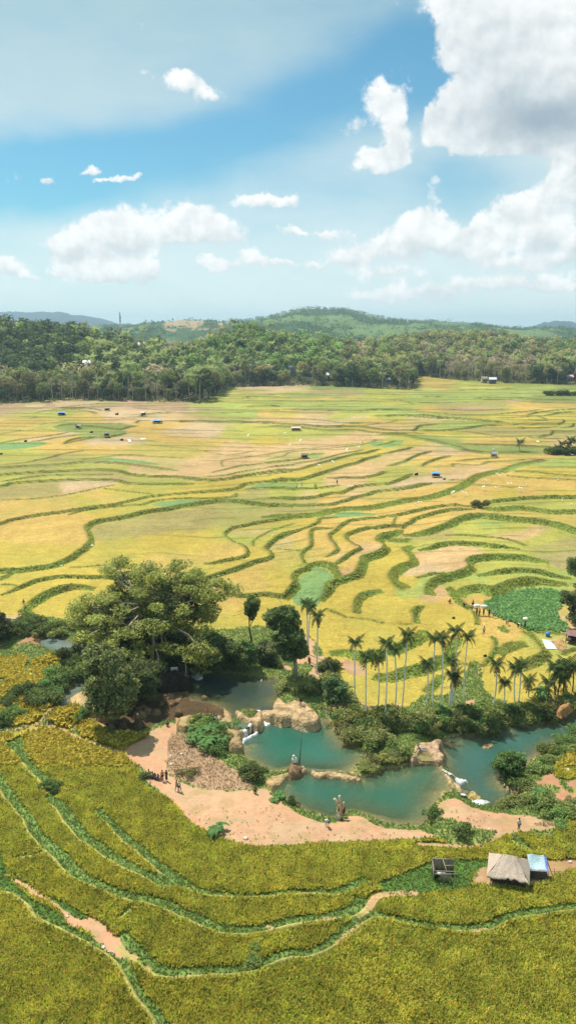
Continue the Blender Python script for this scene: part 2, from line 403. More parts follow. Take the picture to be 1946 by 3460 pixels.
L('A', .5, [(1010,240),(1100,235),(1170,220),(1250,205),(1340,195),(1449,180)])
L('A', .2, [(690,72),(800,85),(920,95),(1020,112),(1100,128)])
L('A', .2, [(1095,190),(1085,165),(1110,150),(1200,140),(1300,125),(1400,110),(1449,100)])
L('A', .2, [(1100,130),(1180,120),(1260,103)])
L('A', .5, [(1190,298),(1250,292),(1350,290),(1449,300)])
L('A', .4, [(1230,355),(1300,350),(1380,350),(1449,352)])
L('A', .15, [(1350,588),(1400,600),(1449,615),(1500,640)])
L('A', .5, [(310,75),(400,55),(480,40)])
L('A', .3, [(0,25),(80,12),(150,5)])
# centre
L('S', .6, [(0,405),(120,395),(220,380),(290,365),(340,335),(480,325)])
L('S', .6, [(0,445),(150,430),(300,405),(450,385),(560,350),(680,325),(800,300)])
L('S', 1.1, [(0,495),(100,485),(230,470),(350,440),(480,400),(600,370),(700,345),(780,330),(860,310),(940,285)])
L('S', 1.3, [(0,560),(120,555),(280,540),(400,505),(520,470),(640,430),(740,405),(800,380),(900,350),(940,335)])
L('S', 1.0, [(890,325),(980,325),(1080,305),(1150,290),(1200,265)])
L('S', 1.0, [(480,520),(590,525),(700,525),(790,525),(880,510),(950,490),(990,465)])
L('S', 1.0, [(970,425),(1050,415),(1130,395),(1200,360),(1260,335),(1350,305)])
L('S', .7, [(0,605),(120,610),(250,615),(400,612),(520,600),(610,585)])
L('S', 1.1, [(0,705),(150,700),(300,705),(400,690),(520,660),(620,655),(680,625),(760,600),(880,585),(1000,578),(1080,550),(1160,510),(1185,480)])
L('S', .2, [(0,340),(60,320),(200,300),(400,275),(600,255),(760,240)])
L('S', .3, [(0,375),(140,345),(200,310),(400,290),(640,265),(800,245),(930,205)])
L('S', .5, [(900,260),(1000,235),(1060,215)])
L('S', 1.2, [(-900,60),(-500,66),(-200,70),(0,75),(150,88),(300,92),(420,110),(560,112),(700,105),(830,115),(930,130),(1050,140),(1200,140),(1240,105),(1320,92),(1400,85)])
L('S', .8, [(0,95),(200,105),(400,125),(560,135),(700,128),(850,150),(1000,165),(1100,165),(1300,158)])
L('S', .4, [(-400,30),(0,35),(200,38),(400,45),(540,60),(660,78),(800,78)])
L('S', .3, [(780,105),(900,80),(1000,68),(1070,50)])
L('S', .9, [(970,20),(1080,12),(1200,20),(1320,32),(1449,38)])
L('T', 1.2, [(0,145),(100,150),(250,150),(400,140),(520,125),(620,108),(800,100)])
L('T', .8, [(-330,190),(-150,185),(0,215),(120,235),(250,265),(340,290),(450,325),(600,345),(760,352),(900,352),(1130,352)], 3.5)
L('T', 1.0, [(350,270),(500,280),(700,278),(900,285),(1100,295),(1300,300)])
L('T', .5, [(370,155),(500,162),(700,190),(850,200),(1000,200),(1060,215),(1200,220),(1449,215)])
L('T', 1.0, [(60,475),(120,440),(200,410),(280,388),(340,380)])
L('T', .9, [(370,425),(500,415),(640,405),(760,400)])
L('T', .5, [(345,480),(350,450),(450,455),(580,460),(640,445),(680,435),(850,430),(1050,418),(1200,415)])
L('T', .6, [(890,515),(1100,525),(1250,545),(1449,560),(1700,575)])
L('T', .5, [(810,550),(1000,570),(1200,580),(1449,592),(1700,600)])
L('T', .25, [(1280,430),(1449,445),(1700,450)]); L('T', .35, [(1110,470),(1300,475),(1449,480),(1700,482)])
L('T', .5, [(280,600),(400,605),(480,608)])
L('T', .9, [(0,15),(200,35),(400,45),(600,65),(760,75),(860,78)])
L('T', .3, [(100,60),(300,62),(500,68),(640,72)])
L('T', .5, [(760,45),(900,52),(1050,60),(1200,62)]); L('T', .5, [(860,70),(1000,75),(1200,78),(1320,80)])
L('T', .9, [(870,95),(1000,98),(1200,102),(1300,98),(1340,75),(1340,50)])
L('T', 1.0, [(870,125),(1000,130),(1100,130),(1250,122),(1350,125),(1420,110),(1430,80)])
L('T', .9, [(1100,215),(1200,195),(1240,170),(1250,155),(1449,155),(1700,155)])
L('B', 1.1, [(0,375),(120,382),(240,382),(300,368),(380,340),(440,325),(480,310),(600,300),(700,280),(750,268)])
L('B', 1.2, [(-100,440),(0,440),(100,435),(190,430),(300,400),(400,395),(480,385),(560,370),(640,355),(740,340),(850,305),(920,270),(960,240),(1050,215),(1100,210),(1160,185),(1250,165),(1310,150)], 3.2)
L('W', 1.1, [(290,185),(350,190),(420,190),(520,172),(640,148),(760,140),(870,135)])
L('W', .9, [(0,470),(60,440),(70,400),(30,340),(30,310),(75,280),(130,220),(200,208),(320,195),(350,190)])
L('W', 1.2, [(30,520),(80,500),(140,450),(180,420),(205,405),(170,380),(130,345),(125,315),(160,300),(230,275),(300,255),(390,245),(440,255),(490,240),(520,215),(600,190),(720,165),(880,155)])
L('W', .4, [(390,245),(405,215),(410,195)])
L('W', 2.0, [(430,300),(520,300),(600,290),(660,265),(720,240),(760,215),(830,195),(900,190),(1000,200),(1100,210),(1200,220),(1330,240),(1449,280),(1600,300)], 1)
L('W', 2.2, [(60,590),(140,570),(200,550),(220,490),(240,460),(320,430),(360,400),(345,375),(310,345),(340,315),(400,300),(430,280),(440,262)], 1)
L('W', 1.6, [(345,325),(400,325),(510,330)], 2)
L('W', 1.8, [(480,620),(400,575),(402,545),(450,505),(500,490),(510,450),(475,400),(480,375),(520,362)], 1.8)
L('W', 1.5, [(520,390),(600,385),(660,370),(740,355),(820,360),(900,368),(960,378),(1060,385),(1140,390)], .6)
L('W', .5, [(680,302),(800,300),(900,310),(1050,325),(1120,345),(1165,360)])
L('W', .8, [(510,570),(600,560),(700,550)])
L('W', 2.2, [(610,650),(610,610),(650,580),(720,565),(800,545),(850,520),(830,480),(850,460),(950,450),(1100,450),(1200,455),(1310,465)], .9)
L('W', 1.5, [(860,550),(960,545),(1080,535),(1200,530),(1300,540),(1440,545)], .6)
L('W', 2.4, [(770,665),(800,630),(880,620),(960,640),(1030,620),(1090,590),(1200,575),(1300,575),(1420,580)], 1.2)
L('W', .8, [(700,600),(740,650),(770,690),(850,725)], 1)
L('W', 1.5, [(185,754),(190,700),(220,660),(270,635),(340,620)], .8)
L('W', 1.3, [(500,760),(530,720),(570,695)])
L('W', 1.4, [(880,125),(960,115),(1050,100),(1150,85),(1300,78),(1449,78),(1600,78)], .5)
L('W', 1.5, [(880,150),(1000,165),(1100,150),(1200,160),(1300,175),(1400,170),(1600,150)], 2)
L('W', 1.2, [(-40,680),(0,665),(10,640),(50,600),(120,580),(200,560)], .6)
L('B', 1.3, [(20,845),(90,800),(70,760),(80,720),(130,700),(190,690),(260,720),(285,765)], .8)
L('B', .9, [(130,690),(110,640),(155,590),(155,540),(165,505),(270,512)])
L('B', .7, [(0,545),(60,520),(150,495),(190,470),(200,445),(290,440)])
L('B', 1.3, [(200,860),(240,820),(280,780),(285,760)], .5)
L('X', 2.0, [(0,430),(80,425),(180,430),(260,455),(330,480),(420,470),(520,460),(620,450),(740,400),(830,340),(870,290),(880,240),(850,205)], 1.2)
L('X', 2.0, [(380,620),(500,650),(620,655),(750,630),(880,590),(1000,530),(1080,500),(1110,440),(1140,370),(1210,290)], 1.2)
L('X', 1.5, [(880,780),(940,730),(1010,660),(1040,600)], .8)
L('X', .15, [(0,25),(90,60),(190,95),(400,120),(500,150),(780,160)])
L('X', 1.0, [(830,160),(800,100),(820,40),(870,0)], .5)
L('X', .5, [(1290,40),(1330,100),(1350,180)], .3)
L('G', .5, [(780,640),(840,590),(880,540),(880,490),(850,440)], .5)
L('G', 2.0, [(880,560),(920,545),(1000,520),(1080,505),(1130,500)], 1.5)
L('G', 1.5, [(1000,670),(1100,640),(1180,600),(1240,560),(1220,520),(1130,410),(1070,370)], 1.2)
L('G', 1.0, [(920,340),(940,380),(990,400)], .6)
L('G', .8, [(1110,380),(1250,400),(1400,410)], .5)
L('G', .6, [(1340,550),(1400,525),(1449,515),(1600,510)], .5)
L('G', .3, [(520,610),(640,608),(760,620)])
# far right bands
for pts, h in (([(900,720),(1100,720),(1300,712),(1449,705)], .6), ([(0,715),(300,718),(600,708),(900,700)], .6), ([(850,745),(1100,742),(1200,745)], .7),
               ([(530,795),(600,785),(800,780),(1000,790),(1200,800),(1449,800)], .7), ([(600,800),(800,800),(1000,818),(1300,828),(1449,830)], .6),
               ([(0,830),(200,828),(400,822),(600,818)], .5), ([(200,880),(400,895),(600,893),(860,880)], .4), ([(0,900),(300,928),(600,938),(800,925),(1000,910),(1160,890)], .7),
               ([(1000,940),(1160,910),(1300,895),(1449,885)], .8), ([(1160,950),(1300,920),(1449,905)], .8), ([(0,770),(150,775),(270,772)], .4), ([(130,660),(300,662),(420,650)], .4),
               ([(0,945),(200,960),(400,975),(640,995),(800,1000)], .8), ([(720,960),(900,960),(1100,950),(1200,990)], .4)): L('U4', h, pts)
for pts, h in (([(0,968),(200,964),(500,968),(600,975)], .5), ([(0,1025),(300,1030),(700,1025),(1000,1030)], .6), ([(150,1110),(400,1120),(700,1125),(900,1130),(1100,1118),(1449,1128)], .9),
               ([(0,1085),(130,1080)], .4), ([(700,1090),(950,1085)], .3), ([(950,965),(1200,968),(1449,990)], .4), ([(450,1075),(700,1070)], .3), ([(0,1000),(600,998),(1100,1008)], .3),
               ([(1100,1020),(1300,1025),(1449,1060)], .5)): L('U3', h, pts)
for pts, h in (([(1060,1000),(1200,990),(1449,985)], .6), ([(960,968),(1200,970),(1449,965)], .4), ([(1050,1090),(1250,1085),(1449,1082)], .5), ([(0,1095),(300,1120),(600,1118),(900,1112),(1449,1115)], .4),
               ([(240,1155),(500,1148),(800,1150),(1100,1140)], .5)): L('U2', h, pts)
for pts, h in (([(560,1100),(760,1075),(950,1060),(1100,1050)], .4), ([(780,1090),(1000,1085),(1200,1080)], .5), ([(500,1110),(700,1105),(900,1110),(1000,1130)], .8)): L('U1', h, pts)
for pts, h in (([(60,130),(200,110),(400,100),(560,115),(660,140)], .5), ([(0,190),(120,170)], .2), ([(80,250),(220,230),(400,205),(500,190)], .2), ([(0,300),(80,292),(180,298),(330,318)], .4),
               ([(230,270),(400,248),(520,260),(700,275),(880,298),(980,275),(1070,255)], .8), ([(0,410),(100,408),(250,380),(400,365),(520,350),(620,352)], .6),
               ([(330,440),(420,405),(520,385),(640,378),(780,375),(900,350),(960,330)], .9), ([(640,200),(780,205),(900,190),(1040,185)], .3), ([(1040,235),(1080,212),(1190,208)], .6), ([(1060,175),(1200,140),(1330,130),(1449,125)], .7)): L('R', h, pts)
# foreground strips (high side towards the camera: drawn right to left), wide flat grass
def R(v, h, pts, w): L(v, h, pts[::-1], w, 'strip')
R('px', .9, [(322,2728),(372,2780),(421,2830),(483,2877),(569,2944),(645,3005),(745,3028),(872,3030),(973,3022),(1060,3020),(1134,3016),(1195,2993),(1255,2970)], .8)
R('px', .9, [(145,2690),(193,2718),(227,2757),(256,2800),(290,2844),(348,2878),(430,2932),(510,2970),(577,2998),(640,3006)], 1.0)
R('px', 1.0, [(-60,2560),(0,2631),(29,2670),(63,2718),(97,2776),(130,2824),(164,2863),(200,2900),(235,2930),(282,2978),(356,3018),(430,3045),(524,3058),(604,3092),(671,3118),(739,3145),(839,3155),(973,3132),(1094,3112),(1168,3095),(1208,3068),(1228,3028)], 1.0)
R('px', .8, [(396,3165),(456,3226),(524,3280),(571,3297),(671,3293),(806,3290),(873,3280),(973,3246),(1034,3243),(1094,3216),(1141,3183),(1195,3142),(1242,3112),(1295,3108),(1376,3122),(1483,3135),(1577,3139),(1645,3129),(1725,3099),(1819,3085),(1946,3068),(2100,3050)], 1.0)
R('px', .6, [(-60,2990),(0,3008),(54,3031),(121,3078),(154,3118),(228,3152),(289,3186),(349,3222),(416,3266),(443,3306),(470,3360),(524,3420),(557,3460),(600,3520)], .5)
R('px', .4, [(349,3140),(403,3119),(470,3065)], .15)
R('px', .4, [(0,2917),(100,2910),(168,2900),(201,2900)], .15)
R('px', .5, [(53,2484),(80,2520),(85,2560),(120,2600),(160,2640),(190,2700)], 1.2)
R('px', .6, [(10,2500),(60,2540),(80,2580)], 1.0)
L('px', .4, [(246,2484),(276,2433)], .3, 'strip')
L('px', .5, [(120,2463),(150,2448),(190,2412),(200,2400)], .7, 'strip')
R('px', .5, [(1712,2808),(1740,2835),(1775,2870),(1808,2890)], .8)

PALL = dict(G=A(198,174,62), O=A(208,172,82), Pk=A(212,174,118), Y=A(182,176,72), Sd=A(132,166,96), Dt=A(208,176,132), Br=A(174,158,90), Lg=A(168,178,82), Dg=A(128,138,62),
            V=A(84,118,66), Rice=A(112,112,34), Grass=A(112,138,58), Dirt=A(220,166,126), Dry=A(186,152,118), Rock=A(216,182,128), WetShade=A(104,84,56), Red=A(200,146,108), Far=A(186,172,86),
            GR=A(142,154,78), Floor=A(110,104,62))
SEEDS = []
def Sd(v, key, *pts):
    for p in vp(v, pts): SEEDS.append((p[0], p[1], key))
Sd('A', 'Y', (80,50),(100,120),(700,240),(400,240),(300,195),(700,250),(800,255),(1330,330),(1180,535))
Sd('A', 'O', (150,30),(300,50),(300,95),(600,90),(800,120),(100,400),(300,370),(500,340),(900,380),(1200,480),(200,520),(300,480),(1400,600),(1200,750),(1380,650),(900,650),(1100,620))

Sd('A', 'Br', (200,160),(100,295),(250,290),(650,460),(800,440),(1000,410),(1300,410),(600,490),(1300,330),(1400,370),(250,200),(550,240),(700,260),(100,245))
Sd('A', 'Pk', (960,210),(1000,165),(1150,90),(1200,140),(30,225),(1250,190),(1200,215),(1200,510),(1400,140),(1420,560),(1100,250))
Sd('A', 'Dt', (350,290),(590,62),(300,35))
Sd('A', 'G', (700,560),(500,600),(900,560),(100,600),(200,640),(800,300),(1050,290),(600,310),(300,700),(150,750),(450,710),(300,790),(1040,690),(1280,600),(1100,335),(600,405),(450,350),(1300,250),(1350,540),(1420,470))
Sd('P', 'G', (700,880),(900,1000),(600,700),(800,640),(200,640),(100,720),(600,1050),(400,830))
Sd('S', 'Pk', (600,200),(400,230),(300,260),(600,440),(800,470),(1000,380),(100,430),(500,350),(700,560),(1100,320),(1000,110),(200,60),(300,680),(700,670),(200,330),(60,390),(1350,290),(300,420),(700,650))
Sd('S', 'Y', (100,150),(400,150),(250,580),(100,590),(1080,500),(900,560),(200,660),(500,630),(1100,260),(1050,30),(600,30),(1100,440))

Sd('S', 'G', (60,525),(300,490),(500,430),(650,390),(100,480),(20,560),(1150,260),(820,355),(50,200),(1000,310))
Sd('S', 'Dt', (630,45),(1400,290),(1050,168),(1350,545),(1300,520),(320,85))
Sd('S', 'O', (1150,620),(950,680),(1300,600),(1350,390),(1190,400),(1300,440))
Sd('T', 'O', (300,440),(500,390),(900,395),(500,440),(900,450),(700,240),(1100,260),(500,240),(200,430),(1300,370),(900,600),(700,640),(1100,700),(1300,620),(300,650),(600,720),(1000,390))
Sd('T', 'Pk', (50,90),(1250,270),(700,400),(500,500),(100,300),(60,30),(600,520))
Sd('T', 'Dt', (250,320),(130,590),(200,600),(60,560))
Sd('T', 'G', (1200,510),(1300,540),(1200,560),(1400,100),(1000,40),(1200,30),(900,110),(1000,87),(400,180))
Sd('T', 'Lg', (1350,400),(1250,450),(400,100),(200,100),(1400,430)); Sd('T', 'Br', (800,150),(600,150),(1100,160),(1350,190))
Sd('T', 'GR', (550,310),(800,320),(300,240),(1000,330))
Sd('W', 'O', (100,100),(600,100),(500,230),(350,160),(250,240),(650,170),(750,190),(1350,215),(20,240),(30,370),(300,300),(120,420),(250,350),(100,60),(400,60),(1250,200),(700,655),(720,690))
Sd('W', 'G', (1000,50),(1300,50),(430,400),(350,500),(250,570),(450,580),(100,650),(300,700),(600,700),(700,720),(450,720),(60,330))
Sd('W', 'Y', (900,250),(1000,260),(850,330),(1100,360),(1200,110),(1300,130),(950,480),(1300,500),(1000,590),(800,580),(600,350),(1200,320),(1100,420))
Sd('W', 'Lg', (580,600),(850,560),(1350,510),(1400,500),(1200,560),(950,240))
Sd('W', 'Pk', (600,430),(700,420),(650,480),(1100,300),(680,640),(60,390),(100,460),(110,550),(200,380)); Sd('W', 'Dt', (550,510),(540,500))
Sd('W', 'Br', (600,310),(1280,380),(1350,360)); Sd('W', 'Dry', (1400,420),(1360,430))
Sd('B', 'O', (60,620),(200,580),(300,600),(450,540),(80,560),(220,460),(330,720),(250,680)); 
Sd('B', 'G', (300,800),(60,700),(20,750),(40,470),(450,750))
Sd('X', 'G', (100,200),(400,250),(600,300),(600,60),(1000,150),(1000,350),(500,590),(800,500),(1200,400),(1200,600),(500,780),(700,750),(200,600),(1250,200),(1100,700),(300,30)); 
Sd('G', 'O', (850,350),(950,450),(1030,380),(800,300)); Sd('G', 'G', (1000,580),(1100,560),(1000,600),(1300,650),(1400,560),(1250,700),(900,730))
Sd('G', 'Y', (1150,460),(1250,480),(1300,420),(1350,520))
Sd('G', 'Pk', (530,120),(1300,450),(1420,430))
for x, y, k in ((100,1425,'O'),(200,1430,'Y'),(60,1470,'O'),(330,1475,'Lg'),(260,1420,'O'),(450,1405,'Dt'),(300,1390,'Y'),(150,1395,'Y'),(500,1440,'O'),(430,1420,'Pk'),(620,1395,'Lg'),
                (700,1410,'Br'),(660,1420,'Pk'),(800,1400,'Lg'),(850,1430,'Pk'),(640,1460,'Dt'),(850,1470,'Y'),(560,1480,'O'),(700,1500,'O'),(100,1368,'Dt'),(60,1380,'Dry'),(600,1372,'Dry'),(900,1378,'Y'),(760,1350,'Y'),(830,1330,'Far'),
                (950,1305,'Dt'),(900,1312,'Dt'),(1000,1330,'Y'),(1100,1350,'O'),(1150,1345,'Pk'),(1000,1370,'Lg'),(1050,1400,'Pk'),(1180,1385,'Lg'),(1100,1418,'Dt'),(950,1402,'O'),(1130,1320,'GR'),(1200,1312,'GR'),
                (1250,1330,'Y'),(1420,1310,'Far'),(1450,1300,'O'),(1600,1310,'Y'),(1500,1330,'Lg'),(1700,1330,'Lg'),(1850,1325,'GR'),(1550,1380,'Br'),(1620,1380,'Br'),(1480,1392,'O'),(1700,1390,'O'),(1800,1385,'O'),(1400,1395,'Lg'),
                (1730,1353,'Dt'),(1690,1352,'Dt'),(1850,1350,'Br'),(1850,1400,'Y'),(1900,1420,'G'),(1650,1400,'Far'),(1500,1360,'Lg'),(1350,1360,'Y'),(1380,1360,'Dt'),(1300,1380,'Lg'),(1350,1430,'O'),(1250,1425,'O'),(1400,1420,'Pk'),(1550,1430,'Lg'),
                (2100,1400,'Y'),(2200,1600,'G'),(2200,1800,'Y'),(2200,2000,'Br'),(2200,2250,'G'),(-150,1450,'O'),(-150,1600,'Y'),(-150,1750,'O'),(-150,1870,'G'),(-200,2000,'G')): SEEDS.append((x, y, k))

POLY = []   # (key, px polygon, world z or None)
def Pg(v, key, pts, z=None): POLY.append((key, spline(np.vstack([vp(v, pts), vp(v, pts)[:1]]), 3), z))
# ground cover around river and pools
Pg('px', 'GR', [(-400,2090),(60,2085),(120,2080),(240,2100),(330,2120),(420,2130),(560,2120),(700,2130),(870,2115),(960,2130),(1010,2140),(1060,2160),(1100,2230),(1150,2280),(1180,2320),(1230,2380),(1310,2385),(1380,2385),
               (1440,2345),(1510,2350),(1555,2300),(1590,2240),(1620,2250),(1640,2330),(1700,2370),(1800,2380),(1946,2370),(2350,2360),(2350,2700),(1946,2650),(1946,2830),(1720,2815),(1650,2850),(1590,2862),(1530,2850),(1456,2836),(1376,2842),
               (1174,2849),(1074,2852),(973,2862),(850,2862),(760,2840),(700,2812),(642,2778),(580,2710),(483,2652),(464,2599),(396,2541),(320,2512),(240,2478),(140,2450),(0,2485),(-400,2500)])
for p in ([(0,650),(400,660),(350,790),(450,900),(480,960),(400,1090),(230,1090),(120,1000),(0,960),(-800,960),(-800,650)], [(510,710),(860,700),(940,780),(820,900),(720,1000),(680,1130),(540,1140),(510,1060),(540,980),(490,860)],
          [(-800,1070),(160,1060),(170,1150),(60,1290),(0,1320),(-800,1330)], [(310,1110),(410,1110),(420,1290),(540,1370),(860,1410),(860,1480),(640,1640),(400,1700),(200,1700),(190,1600),(300,1510),(160,1400),(300,1300)],
          [(-800,1400),(100,1420),(0,1590),(-800,1600)], [(930,1490),(1100,1460),(1230,1540),(1200,1640),(1050,1790),(850,1700),(780,1650)]): Pg('Y', 'RiceT', p)
Pg('K', 'RiceT', [(540,190),(590,110),(680,140),(760,200),(900,210),(1010,220),(1000,250),(820,320),(660,250),(580,230)])
Pg('Y', 'Red', [(240,440),(400,380),(600,370),(640,440),(820,460),(900,590),(700,560),(500,510),(260,470)])
Pg('Y', 'Red', [(-300,390),(0,390),(90,410),(100,440),(0,450),(-300,450)])
Pg('Y', 'Dt', [(90,0),(320,0),(340,30),(200,50),(100,50)])
Pg('Y', 'Rock', [(1090,1300),(1180,1200),(1340,1180),(1449,1250),(1449,1500),(1300,1470),(1150,1430),(1080,1420)])
Pg('E', 'WetShade', [(480,900),(600,860),(850,840),(1000,830),(1150,850),(1230,880),(1290,960),(1200,1000),(1050,960),(900,940),(760,1000),(640,990),(540,960)])  # wet brown stream bed, its colour also darkened for the giant tree's shade
Pg('E', 'WetShade', [(700,640),(1000,620),(1050,760),(1000,850),(700,860),(600,800)])
Pg('F', 'Rock', [(0,880),(120,880),(260,930),(330,900),(300,780),(340,810),(400,940),(440,950),(470,1000),(440,1035),(360,1035),(280,980),(150,930),(0,940)])
Pg('px', 'Dirt', [(396,2540),(440,2515),(488,2492),(500,2475),(520,2466),(550,2452),(580,2442),(640,2440),(612,2452),(590,2480),(572,2520),(566,2580),(575,2615),(620,2645),(700,2668),(760,2672),(840,2668),(885,2650),(920,2670),(950,2700),(1000,2735),(1050,2762),(1120,2775),
               (1170,2750),(1195,2742),(1240,2755),(1290,2780),(1370,2790),(1440,2785),(1470,2740),(1480,2700),(1540,2690),(1570,2700),(1620,2730),(1700,2745),(1800,2760),(1860,2785),(1880,2800),(1760,2812),(1720,2818),(1690,2828),(1640,2820),(1540,2830),(1450,2828),
               (1376,2838),(1174,2845),(1074,2848),(973,2858),(850,2860),(760,2836),(700,2808),(642,2774),(580,2706),(510,2650),(480,2600),(440,2570)])
Pg('Hh', 'Dry', [(455,300),(500,260),(600,280),(700,370),(800,450),(870,500),(960,540),(1020,580),(1050,620),(1000,650),(850,660),(720,655),(600,610),(500,570),(450,500)])
Pg('px', 'DryD', [(700,2720),(900,2720),(1040,2790),(1200,2800),(1340,2810),(1300,2840),(1100,2848),(900,2855),(760,2830),(640,2760),(600,2710)])
Pg('px', 'DryD', [(1500,2690),(1560,2720),(1700,2780),(1600,2800),(1480,2810),(1450,2780),(1480,2730)])
Pg('J', 'Dry', [(1120,860),(1240,830),(1310,880),(1200,885)])
Pg('J', 'Red', [(970,510),(1080,520),(1200,500),(1230,420),(1260,440),(1300,520),(1340,590),(1449,640),(1600,650),(1600,700),(1300,680),(1240,650),(1250,620),(1320,610),(1280,560),(1200,550),(1140,580),(1050,550),(980,530)])
Pg('J', 'Red', [(1360,540),(1449,530),(1600,520),(1600,590),(1400,580)])
Pg('J', 'RiceT', [(1270,440),(1330,390),(1449,320),(1800,200),(1800,480),(1449,510),(1350,530),(1290,500)])
Pg('J', 'RiceT', [(1310,860),(1400,820),(1449,800),(1700,780),(1700,1100),(1300,1100)])
Pg('X', 'Dirt', [(120,480),(220,490),(340,560),(350,600),(280,610),(200,570),(130,540)])
Pg('F', 'Dirt', [(860,310),(930,320),(960,380),(950,440),(1010,450),(1050,480),(990,580),(970,620),(960,680),(930,690),(940,620),(930,560),(940,500),(830,500),(830,440),(900,440),(910,380)])
Pg('F', 'Red', [(1120,500),(1200,480),(1300,540),(1320,580),(1200,570)])
Pg('F', 'Dirt', [(670,500),(720,490),(790,530),(780,555),(700,540)])
Pg('Z', 'Dirt', [(240,720),(330,690),(400,780),(470,860),(430,850),(340,800),(240,750)])
Pg('O', 'DirtH', [(500,540),(560,450),(600,400),(680,360),(1080,300),(1180,330),(1449,320),(1700,330),(1700,430),(1449,430),(1300,480),(1150,550),(850,580),(600,570)])
Pg('O', 'GRd', [(-200,640),(-350,560),(-150,480),(0,420),(140,350),(400,330),(640,330),(700,390),(600,400),(560,450),(500,540),(560,600),(400,620),(100,640)])
Pg('O', 'GR', [(-100,-100),(60,60),(200,120),(400,190),(560,195),(640,150),(740,80),(600,60),(400,0),(300,-60)])
Pg('Mm', 'Dirt', [(30,190),(110,220),(240,290),(340,370),(450,400),(510,420),(600,510),(660,570),(700,600),(620,610),(540,570),(480,510),(400,460),(330,420),(290,350),(160,290),(80,230)])
Pg('Mm', 'GRd', [(-60,60),(0,60),(40,150),(100,200),(240,280),(330,330),(450,390),(420,410),(330,365),(230,280),(100,215),(30,185),(80,235),(160,300),(280,360),(330,425),(250,400),(150,320),(60,250),(-60,200)])
for v_, p_ in (('B', [(90,740),(130,705),(190,695),(250,730),(270,790),(200,860),(100,869),(60,830)]), ('A', [(740,378),(800,360),(1000,355),(880,385),(800,395)]), ('A', [(410,160),(540,142),(740,165),(780,180),(700,180),(560,165)]),
               ('A', [(-100,70),(200,62),(210,80),(100,95),(-100,105)]), ('A', [(1200,295),(1300,270),(1449,265),(1449,295),(1350,288)]), ('S', [(340,350),(370,318),(470,325),(440,345),(360,355)]),
               ('S', [(840,240),(900,222),(960,230),(900,262),(860,255)]), ('S', [(925,270),(1060,212),(1115,215),(1100,235),(1000,275)]), ('B', [(220,440),(320,405),(460,420),(440,435),(300,440)])): Pg(v_, 'Sd', p_)
Pg('Q', 'V', [(-60,880),(0,870),(300,740),(620,710),(880,740),(900,900),(820,980),(880,1100),(940,1130),(980,1240),(700,1230),(450,1200),(330,1130),(200,1090),(100,1060),(0,980)])
Pg('Q', 'Dt', [(820,980),(890,960),(930,1110),(990,1180),(940,1190),(880,1100)])
Pg('Q', 'Dry', [(860,270),(1089,300),(1400,320),(1400,480),(900,460),(820,400)])
Pg('T', 'Dt', [(20,545),(110,548),(260,600),(280,620),(200,635),(120,610),(40,580)])
Pg('T', 'Dt', [(160,312),(320,308),(340,325),(240,342),(170,332)])
Pg('R', 'Dt', [(870,120),(1000,105),(1100,120),(1240,150),(1260,170),(1100,190),(900,185),(800,175)])
Pg('R', 'GR', [(380,235),(500,230),(800,245),(1050,250),(900,295),(960,310),(880,360),(700,370),(560,330),(440,325),(250,290),(300,250)])
Pg('R', 'Dt', [(760,405),(880,398),(1000,400),(990,432),(880,435),(790,425)])
Pg('U1', 'Dry', [(0,1060),(250,1030),(470,1045),(560,1080),(400,1110),(200,1110),(0,1120),(-200,1120),(-200,1060)])
Pg('U1', 'Dt', [(260,1040),(300,1022),(380,1020),(440,1035),(470,1050),(430,1080),(330,1090),(250,1080)])
Pg('U2', 'Dry', [(0,1050),(200,1045),(500,1050),(700,1055),(900,1060),(900,1090),(500,1095),(200,1090),(0,1095)])
Pg('U2', 'Lg', [(540,1060),(900,1050),(1150,1040),(1200,1030),(1100,1060),(1040,1095),(700,1095),(540,1085)])
Pg('U3', 'Dt', [(-100,905),(0,880),(220,868),(230,900),(380,900),(380,930),(180,940),(0,935)])
Pg('U3', 'Dry', [(520,925),(900,930),(940,965),(700,975),(500,960),(350,935)])
Pg('U4', 'Dry', [(190,885),(300,868),(700,862),(860,878),(600,892),(350,895)])
Pg('U4', 'Dt', [(820,795),(900,795),(955,805),(900,818),(830,812)])
PATHS = [('Y', [(-300,1790),(0,1780),(200,1740),(400,1710),(600,1660),(720,1600),(880,1480),(900,1440)], .9), ('K', [(280,150),(420,175),(500,210),(640,270),(760,310),(830,335)], .8), ('K', [(680,130),(740,160),(780,210),(800,225)], .5),
         ('X', [(70,640),(180,690),(190,760),(230,820),(330,870),(400,885),(520,892),(600,885),(660,868)], .9), ('X', [(330,870),(380,930),(380,1000),(360,1050)], 1.6), ('N', [(660,310)], 0),
         ('N', [(350,465),(390,430),(420,380),(450,345),(520,330),(640,328)], .9), ('N', [(-100,510),(0,530),(120,490),(220,470),(350,462)], .5), ('Mm', [(1449,625),(1300,660),(1150,682),(950,682),(800,690),(740,640)], .4),
         ('N', [(0,690),(120,680),(210,640),(300,550),(400,485),(480,475),(560,490),(720,515),(900,520),(1000,505)], .35), ('Mm', [(1449,460),(1300,475),(1150,470),(1000,440),(880,370),(740,320)], .35),
         ('P', [(440,1060),(520,1130),(700,1135),(860,1155)], .6), ('P', [(310,930),(330,1010),(440,1070)], .8), ('J', [(950,930),(1000,900),(1100,885),(1290,880)], .5), ('N', [(660,80),(900,90),(1000,70),(1080,25)], .6),
         ('G', [(740,680),(780,640),(850,570),(885,540)], .6), ('F', [(300,310),(380,300),(480,290)], .8), ('F', [(940,690),(960,610),(1030,605)], .9)]
